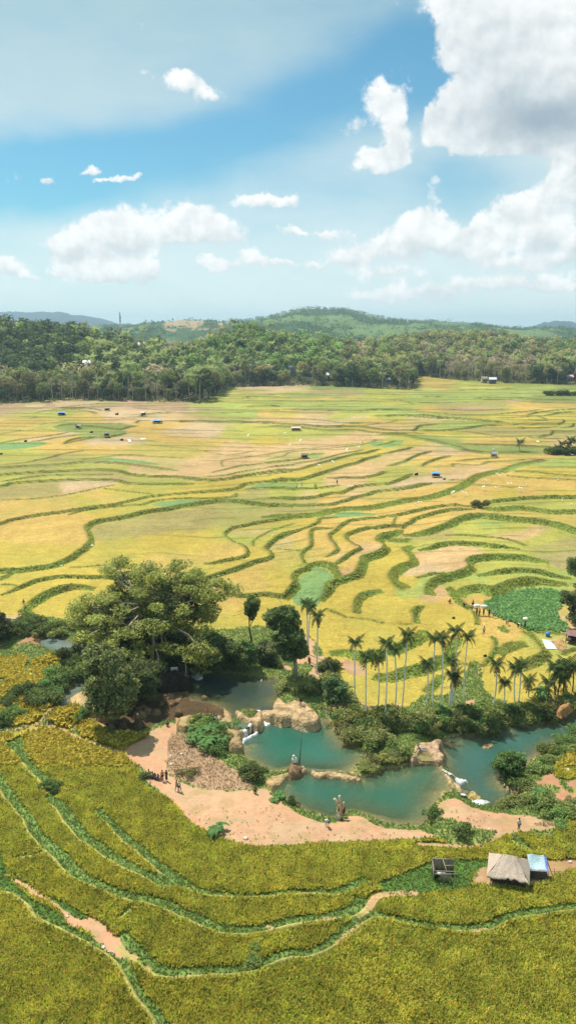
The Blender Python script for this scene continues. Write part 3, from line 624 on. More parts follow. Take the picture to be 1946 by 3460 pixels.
# water surfaces (polygon px, level)
WATER = [('top', 'F', [(60,580),(100,555),(300,560),(520,585),(600,600),(720,615),(745,700),(680,740),(690,800),(600,815),(520,820),(450,830),(400,860),(340,830),(250,775),(120,765),(60,700),(-120,700),(-130,600)], .55),
         ('mid', 'I', [(160,520),(130,560),(200,640),(300,690),(360,730),(430,740),(560,715),(640,715),(720,720),(800,725),(930,725),(1060,750),(1080,700),(1150,650),(1300,620),(1200,590),(1060,540),(1010,480),(930,400),(880,300),(855,240),(815,240),(790,310),(740,330),(700,330),(620,320),(560,290),(430,280),(330,260),(250,330),(150,400),(150,480)], -.55),
         ('low', 'px', [(900,2665),(949,2643),(982,2614),(1015,2606),(1048,2600),(1090,2610),(1140,2614),(1197,2625),(1247,2620),(1300,2600),(1362,2590),(1395,2578),(1450,2572),(1490,2590),(1514,2632),(1530,2668),(1496,2676),(1478,2703),(1465,2730),(1450,2772),(1411,2786),
                        (1345,2788),(1290,2782),(1247,2758),(1197,2741),(1172,2751),(1115,2762),(1073,2750),(1030,2736),(982,2712),(940,2688)], -.9),
         ('right', 'J', [(440,220),(420,300),(430,340),(405,390),(470,480),(555,570),(580,640),(640,685),(740,720),(860,738),(900,705),(1020,700),(1050,670),(970,625),(900,570),(900,500),(980,470),(1060,440),(1100,400),(1200,310),(1300,250),(1449,180),(1800,60),(1800,-60),(1449,10),(1300,80),(1100,105),(900,125),(760,180),(640,185),(540,195)], -1.9),
         ('river', 'Y', [(600,400),(740,315),(950,345),(1050,380),(1200,450),(1400,480),(1900,560),(1900,700),(1360,640),(1200,600),(900,590),(820,540),(640,450)], .8),
         ('bend', 'Y', [(1700,960),(1350,985),(1200,1010),(1000,1150),(895,1270),(920,1380),(1040,1430),(1080,1290),(1180,1190),(1400,1140),(1700,1150)], .7),
         ('small', 'F', [(375,880),(400,860),(480,900),(500,930),(440,950),(400,970),(380,930)], .35),
         ('shelf', 'J', [(270,300),(330,290),(400,330),(370,360),(280,370),(240,350)], -.2)]

# ------------------------------------------------------------------ ground grid: fine where the camera sees fine
pys = np.concatenate([np.arange(1236, 1560, 1.6), np.arange(1560, 2050, 2.3), np.arange(2050, 3560, 3.0), np.arange(3560, 4700, 12)])
pxs = np.concatenate([np.arange(-1200, -150, 14), np.arange(-150, 2100, 3.0), np.arange(2100, 3150, 14)])
NX, NY = len(pxs), len(pys)
PX, PY = np.meshgrid(pxs, pys)
Yw = ground_y(PX, PY); u_, dy_, dz_ = ray(PX, PY); Xw = u_/dy_*Yw
Z = zb(Yw).copy()
def seg_dist(X, Y, P, closed=False):
    """signed distance (left positive), along-param beyond ends, arc distance to nearer end"""
    P = np.asarray(P, float)
    best = np.full(X.shape, 1e9); sign = np.zeros(X.shape); over = np.zeros(X.shape); arc = np.zeros(X.shape)
    Ls = np.linalg.norm(np.diff(P, axis=0), axis=1); cum = np.concatenate([[0], np.cumsum(Ls)]); tot = cum[-1]
    for i in range(len(P)-1):
        if Ls[i] < 1e-6: continue
        a = P[i]; d = (P[i+1]-a)/Ls[i]
        t = (X-a[0])*d[0]+(Y-a[1])*d[1]; tc = np.clip(t, 0, Ls[i])
        qx = X-a[0]-tc*d[0]; qy = Y-a[1]-tc*d[1]; dd = np.hypot(qx, qy)
        m = dd < best
        s = d[0]*qy-d[1]*qx
        best = np.where(m, dd, best); sign = np.where(m, s, sign)
        ov = np.zeros(X.shape)
        if i == 0: ov = np.maximum(ov, -t)
        if i == len(P)-2: ov = np.maximum(ov, t-Ls[i])
        over = np.where(m, ov, over); arc = np.where(m, np.minimum(cum[i]+tc, tot-cum[i]-tc), arc)
    return best*np.where(sign >= 0, 1, -1), over, arc
def grid_window(P, marg):
    """index window of the grid that covers world polyline P with a margin in metres"""
    x0, y0 = P.min(0)-marg; x1, y1 = P.max(0)+marg; y0 = max(y0, 28)
    yc = np.array([y0, y1]); rows = np.where((Yw[:, 0] >= y0) & (Yw[:, 0] <= y1))[0]
    if len(rows) == 0: return None
    k = (u_/dy_)[0]*0
    cs = []
    for (xx, yy) in ((x0, y0), (x0, y1), (x1, y0), (x1, y1)):
        r = np.argmin(abs(Yw[:, 0]-yy)); cs.append(np.searchsorted(Xw[r], xx))
    return slice(rows[0], rows[-1]+1), slice(max(0, min(cs)-1), min(NX, max(cs)+1))
bank = np.zeros(Z.shape); bankd = np.zeros(Z.shape); strip = np.zeros(Z.shape); crest = np.zeros(Z.shape); barrier = np.zeros(Z.shape, bool); Hadd = np.zeros(Z.shape)
wob = (fbm(Xw/5, Yw/5, 3, 5)-.5)*1.0
for P, h, w, pp, kind in LINES:
    Dm = 9+9*h; win = grid_window(P, Dm)
    if win is None: continue
    X_, Y_ = Xw[win], Yw[win]
    s, over, arc = seg_dist(X_, Y_, P); s = s+wob[win]*min(.5, .25+h*.3)*2*(abs(s) < 6)
    wd = (h*.68+.25+w*.8)-(.25 if kind == 'strip' else 0)
    far = np.clip(Yw[win]/330, .8, 2.4)
    wd_ = wd*np.where(kind == 'strip', 1, np.clip(far*.8, .8, 1.6))
    tap = smooth(0, 4+3*h, arc)*.9+.1; fade = np.clip(1-over/1.5, 0, 1)*np.clip(tap, 0, 1)
    hh = h*(.72 if kind == 'bank' else .6)
    if kind == 'bank':
        z = hh*smooth(-wd_/2, wd_/2, s)*np.where(s > 0, np.clip(1-(s-wd_/2)/Dm, 0, 1)**1.5, 1)
        z += .18*np.exp(-((s-wd_/2)/.35)**2)*min(1, h)
    else:
        z = hh*smooth(wd_/2-.1, wd_/2+.5, s)*np.where(s > 0, np.clip(1-(s-wd_/2)/Dm, 0, 1)**1.5, 1)
        z += .40*np.exp(-((s-wd_/2-.35)/.35)**2)
    z = np.where(abs(s) > Dm, 0, z)
    Hadd[win] += z*fade
    b = np.clip(1.15-abs(s)/(wd_/2), 0, 1)*(fade > .12)
    b = np.clip(b*3.5, 0, 1)
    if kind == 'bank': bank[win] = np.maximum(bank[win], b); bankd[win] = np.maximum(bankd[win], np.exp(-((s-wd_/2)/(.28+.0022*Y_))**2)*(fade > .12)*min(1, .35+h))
    else: strip[win] = np.maximum(strip[win], b); crest[win] = np.maximum(crest[win], (abs(s-wd_/2-.33) < .33)*(fade > .3))
    # barrier in grid index space
    seg = np.diff(pp, axis=0)
    for q in range(len(pp)-1):
        n = int(max(abs(seg[q]))/1.2)+2
        tt = np.linspace(0, 1, n)[:, None]; pt = pp[q]+seg[q]*tt
        ci = np.searchsorted(pxs, pt[:, 0]); ri = np.searchsorted(pys, pt[:, 1])
        for a in (-1, 0):
            for c in (-1, 0):
                rr = np.clip(ri+a, 0, NY-1); cc = np.clip(ci+c, 0, NX-1); barrier[rr, cc] = True
# labels: grow every seed until it meets a bund
keys = list(PALL)
lab = np.full(Z.shape, -1, np.int16)
for x, y, k in SEEDS:
    ci = np.clip(np.searchsorted(pxs, x), 0, NX-1); ri = np.clip(np.searchsorted(pys, y), 0, NY-1)
    if not barrier[ri, ci]: lab[ri, ci] = keys.index(k)
def grow(lab, block, n):
    for it in range(n):
        old = lab
        lab = lab.copy()
        for ax, sh in ((0, 1), (0, -1), (1, 1), (1, -1)):
            if ax == 0 and it % 3: continue
            r = np.roll(old, sh, ax)
            m = (lab < 0) & (r >= 0) & ~block; lab[m] = r[m]
        if it % 20 == 0 and (lab[~block] >= 0).all(): break
    return lab
top_rows = PY < 2600
lab = grow(lab, barrier, 420); lab = grow(lab, np.zeros_like(barrier), 260)
lab[lab < 0] = keys.index('G')
pal = np.array([PALL[k] for k in keys])
# jitter lookup and soft edges between fields without a bund
jr = ((fbm(PX/22, PY/14, 3, 31)-.5)*9).astype(int); jc = ((fbm(PX/22+50, PY/14, 3, 37)-.5)*14).astype(int)
RI, CI = np.meshgrid(np.arange(NY), np.arange(NX), indexing='ij')
col = pal[lab[np.clip(RI+jr, 0, NY-1), np.clip(CI+jc, 0, NX-1)]]
ker = col.copy()
for _ in range(14):
    ker = (ker+np.roll(ker, 1, 0)+np.roll(ker, -1, 0)+np.roll(ker, 1, 1)+np.roll(ker, -1, 1))/5
col = ker
rice = np.zeros(Z.shape)    # where standing rice tufts grow
near_rice = (PY > 2440)
# foreground: everything below the plaza is rice
fgp = spline(np.array([(-1300,2500),(0,2490),(140,2455),(240,2480),(320,2514),(396,2543),(464,2601),(483,2654),(580,2712),(642,2780),(700,2814),(760,2842),(850,2864),(973,2864),(1074,2854),(1174,2851),(1376,2844),(1456,2838),(1530,2852),(1590,2864),(1650,2852),(1720,2817),(1760,2815),(1880,2810),(1946,2800),(3200,2760)]), 3)
def inside(PXq, PYq, poly):
    c = np.zeros(PXq.shape, bool); n = len(poly)
    for i in range(n):
        x0, y0 = poly[i]; x1, y1 = poly[(i+1) % n]
        if y0 == y1: continue
        m = ((y0 > PYq) != (y1 > PYq)); 
        c ^= m & (PXq < (x1-x0)*(PYq-y0)/(y1-y0)+x0)
    return c
edge_y = np.interp(PX, fgp[:, 0], fgp[:, 1])
fg = PY > edge_y
jx = (fbm(Xw*.8, Yw*.8, 3, 3)-.5)*22; jy = (fbm(Xw*.8+9, Yw*.8, 3, 4)-.5)*12
KD = dict(DirtH=A(196,150,106),GRd=A(92,132,50), RiceT=A(168,152,44), DryD=A(212,164,126))
col[fg] = PALL['Rice']; rice[fg] = 1
PMASK = []
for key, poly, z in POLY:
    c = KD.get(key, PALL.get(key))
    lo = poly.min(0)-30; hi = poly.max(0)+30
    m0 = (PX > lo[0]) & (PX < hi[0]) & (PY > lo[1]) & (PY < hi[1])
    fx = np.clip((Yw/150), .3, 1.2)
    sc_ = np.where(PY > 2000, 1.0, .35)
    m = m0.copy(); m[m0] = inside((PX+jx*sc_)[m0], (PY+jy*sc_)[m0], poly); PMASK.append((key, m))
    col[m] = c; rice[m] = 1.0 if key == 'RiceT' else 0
    if key in ('Dirt', 'Red', 'Dt', 'Rock', 'V', 'WetShade') and True: bank[m] *= 0 if key in ('V', 'Dt') else 1
    if key not in ('GR', 'RiceT'): strip[m] = 0
_unused = np.zeros(Z.shape)
for v, pts, w in PATHS:
    if w <= 0: continue
    p = spline(vp(v, pts), 3); P = at(p[:, 0], p[:, 1])[:, :2]; win = grid_window(P, 4)
    if win is None: continue
    s, over, arc = seg_dist(Xw[win], Yw[win], P)
    m = (abs(s+wob[win]*.5) < w/2) & (over < .3)
    c_ = col[win]; c_[m] = A(206, 168, 116); col[win] = c_; r_ = rice[win]; r_[abs(s) < w/2+.45] = 0; rice[win] = r_
    b_ = strip[win]; b_[m] = 0; strip[win] = b_
rice *= (strip < .05)*(crest < .5)
# banks: grass green, browner on the rough ones
nb = fbm(Xw*.5, Yw*.5, 4, 11)
gcol = A(156,166,70)*(1-nb)[..., None]*1.35+A(126,150,62)*nb[..., None]*1.2
gcol = gcol*(1-smooth(.58, .7, fbm(Xw*.09, Yw*.09, 3, 17))[..., None]*.7)+A(140,116,74)*smooth(.58, .7, fbm(Xw*.09, Yw*.09, 3, 17))[..., None]*.7
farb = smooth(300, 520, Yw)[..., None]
gcol = gcol*(1-farb*.5)  # far banks darkened in colour to carry the shading of their risers
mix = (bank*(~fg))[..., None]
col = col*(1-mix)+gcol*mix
dk = (np.clip(bankd*.75*(1-fg), 0, 1))[..., None]; col = col*(1-dk)+A(92,98,40)*dk  # dark line painted on the bank tops for the shadowed rice edge
scol = A(124,152,72)*(.8+.5*nb[..., None])
mix = strip[..., None]; col = col*(1-mix)+scol*mix
ck = (crest*(PY > 2440)*(strip < .5))[..., None]*.9; col = col*(1-ck)+A(192,182,96)*ck
Z += Hadd
# ---- pools
def poly_world(v, pts, z):
    p = spline(np.vstack([vp(v, pts), vp(v, pts)[:1]]), 3); w = at(p[:, 0], p[:, 1], z); return w[:, :2]
WP = []
shore = np.full(Z.shape, 99.)
order = []
for nm, v, pts, lv in WATER:
    P = poly_world(v, pts, lv); WP.append((nm, P, lv)); win = grid_window(P, 9)
    if win is None: continue
    X_, Y_ = Xw[win], Yw[win]
    s, _, _ = seg_dist(X_, Y_, P); d = abs(s); ins = inside(X_, Y_, P); sd = np.where(ins, -d, d)+(fbm(X_*.7, Y_*.7, 3, 23)-.5)*1.0
    order.append((win, sd, lv, nm))
# outside shores first, then carve
Wt = np.zeros(Z.shape); Zs = np.zeros(Z.shape)
for win, sd, lv, nm in order:
    w = np.clip(1-sd/5, 0, 1)**2*(sd > -2)
    w = w/(.05+np.clip(sd, 0, 9))
    Wt[win] += w; Zs[win] += w*(lv+.12+np.clip(sd, 0, 5)*.22)
m = Wt > 0
blend = np.zeros(Z.shape)
for win, sd, lv, nm in order: blend[win] = np.maximum(blend[win], smooth(5.5, 1, sd))
Zn = np.where(m, Zs/np.maximum(Wt, 1e-9), Z)
Z = Z*(1-blend)+Zn*blend
for win, sd, lv, nm in order:
    dm = {'small': .8, 'shelf': .15, 'river': .5, 'bend': .7, 'low': 3.2, 'mid': 3.2, 'right': 3.5, 'top': 2.2}[nm]
    depth = dm*smooth(-1, 8 if dm > 1 else 2.5, -sd)*np.clip(.55+.9*fbm(Xw[win]*.16, Yw[win]*.16, 3, 93), .4, 1.2)+.15*(sd < 0)
    ins = sd < 0; z_ = Z[win]; z_[ins] = np.minimum(z_[ins], lv-depth[ins]); Z[win] = z_
    c_ = col[win]; k = smooth(.8, -.2, sd)[..., None]; bed = A(196,172,112) if nm not in ('top', 'river') else A(150,132,88)
    c_ = c_*(1-k)+bed*k; col[win] = c_; rr = rice[win]; rr[sd < .5] = 0; rice[win] = rr
    sh = shore[win]; shore[win] = np.minimum(sh, sd)
# gentle relief
rel = (fbm(Xw*.25, Yw*.25, 4, 41)-.5)*.5*smooth(99, 2, shore*0+20)
Z += (fbm(Xw*.6, Yw*.6, 3, 43)-.5)*.25*np.clip(bank+strip*.4+.15, 0, 1)*np.clip(shore/2, 0, 1)
# colour variation inside fields (maturity patches, furrows)
big = fbm(Xw/28, Yw/45, 3, 61)-.5; mid_ = fbm(Xw/7, Yw/10, 3, 67)-.5; fine = fbm(Xw*1.3, Yw*.9, 3, 71)-.5
var = 1+.28*big+.22*mid_+.25*fine
col = col*var[..., None]
dirtm = np.zeros(Z.shape, bool)
for key, m_ in PMASK:
    if key in ('Dirt', 'DryD', 'DirtH'): dirtm |= m_
    elif key in ('GR', 'GRd', 'Dry'): dirtm &= ~m_
dn_ = smooth(.46, .66, fbm(Xw*.28+5, Yw*.35, 4, 501)); dg_ = smooth(.55, .7, fbm(Xw*.5+15, Yw*.6, 4, 507))
col = np.where(dirtm[..., None], col*(1-dn_[..., None]*.55)+A(206,176,136)*dn_[..., None]*.55, col); col = np.where(dirtm[..., None], col*(1-dg_[..., None]*.45)+A(176,158,96)*dg_[..., None]*.45, col)
hue = smooth(.45, .75, fbm(Xw/18+7, Yw/30, 3, 77))[..., None]*(1-bank)[..., None]*(Yw < 900)[..., None]
fieldm = (~fg)[..., None]*(PY < 2380)[..., None]
col = col*(1-hue*.45*fieldm)+np.array(A(162,168,72))*hue*.45*fieldm
# smaller contour bunds between the drawn ones: thin grassy edges, each terrace with its own ripeness
S1 = 15.0; f1 = (Yw+46*(fbm(Xw/150+3, Yw/110, 3, 401)-.5)+.05*Xw)/S1; lv1 = np.floor(f1); fr1 = f1-lv1
rowgap = np.abs(np.gradient(Yw[:, 0]))[:, None]
msk = smooth(.40, .52, fbm(Xw/40+lv1*3.7, lv1*9.1, 2, 405))
w1 = np.clip(.8*rowgap/S1, .035, .35)
ln = np.exp(-((fr1-.5)/w1)**2)*msk*smooth(300, 380, Yw)
S2 = 8.5; f2 = (Yw+26*(fbm(Xw/60+3, Yw/45, 3, 411)-.5)-.12*Xw)/S2; lv2 = np.floor(f2); fr2 = f2-lv2
w2 = np.clip(.7*rowgap/S2, .05, .3)
ln2 = np.exp(-((fr2-.5)/w2)**2)*smooth(.44, .55, fbm(Xw/30+lv2*5.1, lv2*4.1, 2, 415))*smooth(188, 215, Yw)*(1-smooth(310, 380, Yw))*smooth(-60, -20, Xw)*.95
tint = (_h(lv1, np.floor(Xw/70+lv1*.37), 9)-.5)*smooth(300, 380, Yw)*.24+(_h(lv2, np.floor(Xw/45+lv2*.61), 19)-.5)*smooth(188, 215, Yw)*(1-smooth(310, 380, Yw))*.12
lnn = np.clip(np.maximum(ln, ln2)*(1-bank)*(~fg), 0, 1)*(shore > 3)
gt = np.array([1., 1.02, .9]); col = col*(1+tint[..., None]*gt)
col = col*(1-lnn[..., None]*.8)+A(112,124,50)*lnn[..., None]*.8
Z += lnn*.35*np.clip(Yw/300, .4, 1.6)
idx = np.arange(NX*NY).reshape(NY, NX)
F = np.stack([idx[:-1, :-1], idx[:-1, 1:], idx[1:, 1:], idx[1:, :-1]], -1).reshape(-1, 4)[:, ::-1]
rough = np.clip(bank+strip*.5+.42, 0, 1); inten = np.ones(Z.shape)
for key, m_ in PMASK:
    if key in ('Dirt', 'Dt', 'DirtH', 'Red', 'DryD'): rough[m_] = .08; inten[m_] = .35
    elif key in ('GR', 'GRd', 'V', 'RiceT', 'Dry', 'WetShade', 'Sd'): rough[m_] = .7; inten[m_] = 1
me = mesh_np('ground', np.stack([Xw, Yw, Z], -1), F, col.reshape(-1, 3), True, {'rough': rough, 'inten': inten})
gm = bpy.data.materials.new('field_ground'); gm.use_nodes = True; nt = gm.node_tree; N_ = nt.nodes; K_ = nt.links
b = N_['Principled BSDF']; b.inputs['Roughness'].default_value = .9; b.inputs['Specular IOR Level'].default_value = .08
a = N_.new('ShaderNodeAttribute'); a.attribute_name = 'col'; tc = N_.new('ShaderNodeNewGeometry')
def noise(scale, det=5, rough_=.7):
    n = N_.new('ShaderNodeTexNoise'); n.inputs['Scale'].default_value = scale; n.inputs['Detail'].default_value = det; n.inputs['Roughness'].default_value = rough_
    K_.new(tc.outputs['Position'], n.inputs['Vector']); return n.outputs['Fac']
def mrange(s, a0, a1, b0, b1):
    m = N_.new('ShaderNodeMapRange'); m.inputs['From Min'].default_value = a0; m.inputs['From Max'].default_value = a1; m.inputs['To Min'].default_value = b0; m.inputs['To Max'].default_value = b1
    K_.new(s, m.inputs['Value']); return m.outputs[0]
mu = N_.new('ShaderNodeMath'); mu.operation = 'MULTIPLY'
mu0 = N_.new('ShaderNodeMath'); mu0.operation = 'MULTIPLY'
mp = N_.new('ShaderNodeMapping'); mp.inputs['Scale'].default_value = (.12, 1.4, 1); K_.new(tc.outputs['Position'], mp.inputs['Vector'])
ns_ = N_.new('ShaderNodeTexNoise'); ns_.inputs['Scale'].default_value = 1.1; ns_.inputs['Detail'].default_value = 4; K_.new(mp.outputs[0], ns_.inputs['Vector'])
K_.new(mrange(ns_.outputs['Fac'], .3, .7, .90, 1.10), mu0.inputs[0]); K_.new(mrange(noise(2.2), .3, .7, .66, 1.34), mu0.inputs[1]); K_.new(mu0.outputs[0], mu.inputs[0]); K_.new(mrange(noise(.35, 3), .3, .7, .88, 1.12), mu.inputs[1])
ai = N_.new('ShaderNodeAttribute'); ai.attribute_name = 'inten'; mi = N_.new('ShaderNodeMix'); mi.data_type = 'FLOAT'; mi.inputs[2].default_value = 1; K_.new(ai.outputs['Fac'], mi.inputs[0]); K_.new(mu.outputs[0], mi.inputs[3])
vs = N_.new('ShaderNodeVectorMath'); vs.operation = 'SCALE'; K_.new(a.outputs['Color'], vs.inputs[0]); K_.new(mi.outputs[0], vs.inputs['Scale'])
K_.new(vs.outputs[0], b.inputs['Base Color'])
bu = N_.new('ShaderNodeBump'); bu.inputs['Distance'].default_value = .25; bu.inputs['Strength'].default_value = .8; K_.new(noise(2.5, 6), bu.inputs['Height']); K_.new(bu.outputs[0], b.inputs['Normal'])
ar = N_.new('ShaderNodeAttribute'); ar.attribute_name = 'rough'; K_.new(ar.outputs['Fac'], bu.inputs['Strength'])
g = ob('ground', me, gm); tag(g, kind='structure')
def gz(x, y):
    """terrain height at world x, y"""
    x = np.atleast_1d(np.asarray(x, float)); y = np.atleast_1d(np.asarray(y, float))
    r = np.interp(-y, -Yw[:, 0], np.arange(NY)); px_, _ = proj(x, y, zb(y))
    c = np.interp(px_, pxs, np.arange(NX)); r0 = np.clip(np.floor(r).astype(int), 0, NY-2); c0 = np.clip(np.floor(c).astype(int), 0, NX-2); fr = r-r0; fc = c-c0
    return (Z[r0, c0]*(1-fr)*(1-fc)+Z[r0+1, c0]*fr*(1-fc)+Z[r0, c0+1]*(1-fr)*fc+Z[r0+1, c0+1]*fr*fc)
def glook(arr, x, y):
    r = np.clip(np.round(np.interp(-y, -Yw[:, 0], np.arange(NY))).astype(int), 0, NY-1); px_, _ = proj(x, y, zb(y))
    c = np.clip(np.round(np.interp(px_, pxs, np.arange(NX))).astype(int), 0, NX-1); return arr[r, c]
def gpt(px, py):
    """point of the real terrain seen at photo pixel"""
    z = zb(ground_y(px, py))
    for _ in range(12):
        p = at(px, py, z); z = .5*z+.5*float(gz(p[0], p[1])[0])
    return at(px, py, z)
# ---- water meshes
wm = bpy.data.materials.new('pool_water'); wm.use_nodes = True; nt = wm.node_tree; N_ = nt.nodes; K_ = nt.links
b = N_['Principled BSDF']; b.inputs['Roughness'].default_value = .06; b.inputs['Specular IOR Level'].default_value = .5; b.inputs['IOR'].default_value = 1.33
a = N_.new('ShaderNodeAttribute'); a.attribute_name = 'col'; tc = N_.new('ShaderNodeNewGeometry'); K_.new(a.outputs['Color'], b.inputs['Base Color'])
al = N_.new('ShaderNodeAttribute'); al.attribute_name = 'dens'; K_.new(al.outputs['Fac'], b.inputs['Alpha'])
bu = N_.new('ShaderNodeBump'); bu.inputs['Distance'].default_value = .06; K_.new(noise(1.2, 4), bu.inputs['Height']); K_.new(bu.outputs[0], b.inputs['Normal'])
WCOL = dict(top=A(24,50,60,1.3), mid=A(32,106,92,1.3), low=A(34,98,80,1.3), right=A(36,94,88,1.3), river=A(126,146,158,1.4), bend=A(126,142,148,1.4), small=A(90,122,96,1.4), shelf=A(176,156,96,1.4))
for nm, P, lv in WP:
    x0, y0 = P.min(0)-1.5; x1, y1 = P.max(0)+1.5; st = .5
    xs = np.arange(x0, x1, st); ys = np.arange(y0, y1, st); X_, Y_ = np.meshgrid(xs, ys)
    s, _, _ = seg_dist(X_, Y_, P); ins = inside(X_, Y_, P); sd = np.where(ins, -abs(s), abs(s))
    tz = gz(X_.ravel(), Y_.ravel()).reshape(X_.shape); dep = np.clip(lv-tz, 0, 5)
    tau = {'river': .35, 'bend': .5, 'shelf': 1.0, 'small': .6, 'top': .8}.get(nm, 1.15)
    al_ = 1-np.exp(-dep/tau); al_ = np.clip(.12+.9*al_, 0, 1)
    n = fbm(X_*.12, Y_*.12, 4, 91)
    c = WCOL[nm]*(np.ones(X_.shape+(3,)))*(.8+.45*n[..., None])
    sh = np.exp(-np.clip(dep, 0, 9)/1.3)[..., None]; c = c*(1-sh*.6)+A(128,140,84)*sh*.6
    idx = np.arange(X_.size).reshape(X_.shape); F = np.stack([idx[:-1, :-1], idx[:-1, 1:], idx[1:, 1:], idx[1:, :-1]], -1).reshape(-1, 4)
    keep = (sd < .9).ravel(); F = F[keep[F].all(1)]
    used = np.unique(F); rm = np.zeros(X_.size, int); rm[used] = np.arange(len(used))
    V = np.stack([X_, Y_, np.full(X_.shape, lv)], -1).reshape(-1, 3)[used]
    me = mesh_np('water', V, rm[F], c.reshape(-1, 3)[used], True, {'dens': al_.ravel()[used]})
    tag(ob('water', me, wm), kind='structure')
# ------------------------------------------------------------------ hills
EDGE = np.array([(-1300,1365),(0,1365),(240,1352),(690,1357),(715,1345),(760,1318),(780,1308),(1000,1302),(1200,1308),(1385,1318),(1395,1268),(1500,1282),(1700,1294),(1946,1302),(3200,1305)], float)
_ex = np.arange(-1400, 3300, 4.); _ey = ground_y(_ex, np.interp(_ex, EDGE[:, 0], EDGE[:, 1]))
def edge_yw(px): return np.interp(px, _ex, _ey)
RID = np.array([(-1300,50),(-300,55),(0,53),(60,56),(250,51),(330,46),(400,42),(480,38),(560,33),(620,33),(700,39),(760,44),(850,50),(950,46),(1050,39),(1150,31),(1230,32),(1350,37),(1450,42),(1600,43),(1750,38),(1900,32),(2300,28),(3200,30)], float)
RY = np.array([(-1300,800),(0,800),(400,860),(600,880),(850,880),(1150,960),(1250,1020),(1450,1080),(1900,1120),(3200,1150)], float)
def hillz(px, y):
    e = edge_yw(px); r = np.interp(px, RY[:, 0], RY[:, 1]); h = np.interp(px, RID[:, 0], RID[:, 1])
    base = zb(y); t = np.clip((y-e-15)/(r-e-15), 0, 1.0)
    up = t*t*(3-2*t)*.75+.25*t
    x = (px-973)/FPX*y
    z = base+(h-base)*up+(fbm(x/60, y/60, 3, 101)-.5)*12*up*np.clip(1.2-t, 0, 1)*1.5
    back = smooth(r+20, r+500, y); return z*(1-back)+(h*.45)*back
apx = np.arange(-1300, 3201, 14.); 
tt = np.concatenate([np.linspace(-.06, 1, 46), np.linspace(1.05, 3.2, 14)])
AP, TT = np.meshgrid(apx, tt); e = edge_yw(apx)[None]; r = np.interp(apx, RY[:, 0], RY[:, 1])[None]
YH = e+(r-e)*TT; ZH = hillz(AP, YH); ZH = np.where(TT < 0.02, zb(YH)-1.5, ZH); XH = (AP-973)/FPX*YH
idx = np.arange(XH.size).reshape(XH.shape); Fh = np.stack([idx[:-1, :-1], idx[:-1, 1:], idx[1:, 1:], idx[1:, :-1]], -1).reshape(-1, 4)
n = fbm(XH/25, YH/25, 4, 7)[..., None]
HC = A(62,70,42)*(1-n)+A(92,88,58)*n
HC = np.where(((AP > 1730) & (TT > .72))[..., None], A(142,152,84), HC)
tanp = ((AP > 545) & (AP < 800) & (TT > .86))[..., None]; HC = np.where(tanp, A(176,158,126), HC)
hm = mat('hill_soil', .95, .05, nscale=.08, namp=.2)
tag(ob('hills', mesh_np('hills', np.stack([XH, YH, ZH], -1), Fh, HC.reshape(-1, 3), True), hm), kind='structure')
# distant wooded ridge and the blue ranges behind it
def crest_z(py, r): return H+r*math.tan(math.atan((1730-py)/FPX)-TH)
def ridge(name, table, r0, r1, rback, footz, colf, treeh, step=6, nr=40, rough=1.):
    T = np.array(table, float); ap = np.arange(T[0, 0], T[-1, 0]+1, step)
    cp = np.interp(ap, T[:, 0], T[:, 1]); cz = np.array([crest_z(p, r1) for p in cp])-treeh
    t = np.concatenate([np.linspace(0, 1, nr), np.linspace(1.1, 2, 6)])
    APx, TTx = np.meshgrid(ap, t); Yr = np.where(TTx <= 1, r0+(r1-r0)*TTx, r1+(rback-r1)*(TTx-1)); Xr = (APx-973)/FPX*Yr
    prof = np.where(TTx <= 1, TTx**.85, 1-smooth(1, 2, TTx)*.8)
    Zr = footz+(cz[None]-footz)*prof+(fbm(Xr/(r1*.05), Yr/(r1*.09), 4, 201)-.5)*r1*.018*rough*np.sin(np.clip(TTx, 0, 1)*math.pi)*1.4
    Zr += (fbm(Xr/(r1*.006), Yr/(r1*.006), 3, 207)-.5)*r1*.003
    idx = np.arange(Xr.size).reshape(Xr.shape); Fr = np.stack([idx[:-1, :-1], idx[:-1, 1:], idx[1:, 1:], idx[1:, :-1]], -1).reshape(-1, 4)
    cc = colf(APx, TTx, Xr, Yr)
    return APx, TTx, Xr, Yr, Zr, tag(ob(name, mesh_np(name, np.stack([Xr, Yr, Zr], -1), Fr, cc.reshape(-1, 3), True), hm), kind='structure')
def dcol(a, t, x, y):
    n = smooth(.42, .58, fbm(x/120, y/220, 4, 301))[..., None]
    c = A(78,106,70)*n+A(116,142,86)*(1-n)
    k = (((a > 560) & (a < 790) & (t > .35) & (t < .93)) & (fbm(x/50, y/80, 3, 305) > .42))[..., None]
    return np.where(k, A(188,162,122), c)
aD, tD, xD, yD, zD, _ = ridge('hills', [(-1300,1130),(-200,1125),(330,1101),(400,1095),(480,1097),(560,1085),(640,1080),(700,1080),(750,1084),(800,1079),(850,1074),(900,1066),(950,1056),(985,1046),(1020,1037),(1060,1036),(1100,1041),(1140,1036),(1170,1043),(1230,1058),(1300,1072),(1400,1081),(1450,1079),(1500,1085),(1600,1093),(1700,1102),(1800,1110),(1900,1113),(2100,1118),(3200,1125)],
                              1450, 2600, 3600, 22, dcol, 7)
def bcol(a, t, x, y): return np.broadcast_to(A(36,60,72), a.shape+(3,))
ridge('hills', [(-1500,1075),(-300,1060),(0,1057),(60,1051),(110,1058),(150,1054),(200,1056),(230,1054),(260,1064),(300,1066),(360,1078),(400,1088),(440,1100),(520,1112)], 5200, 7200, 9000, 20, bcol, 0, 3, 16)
ridge('hills', [(1600,1122),(1700,1112),(1745,1109),(1790,1105),(1850,1103),(1900,1108),(1946,1112),(2100,1112),(3200,1115)], 5200, 6800, 8600, 20, bcol, 0, 3, 16)
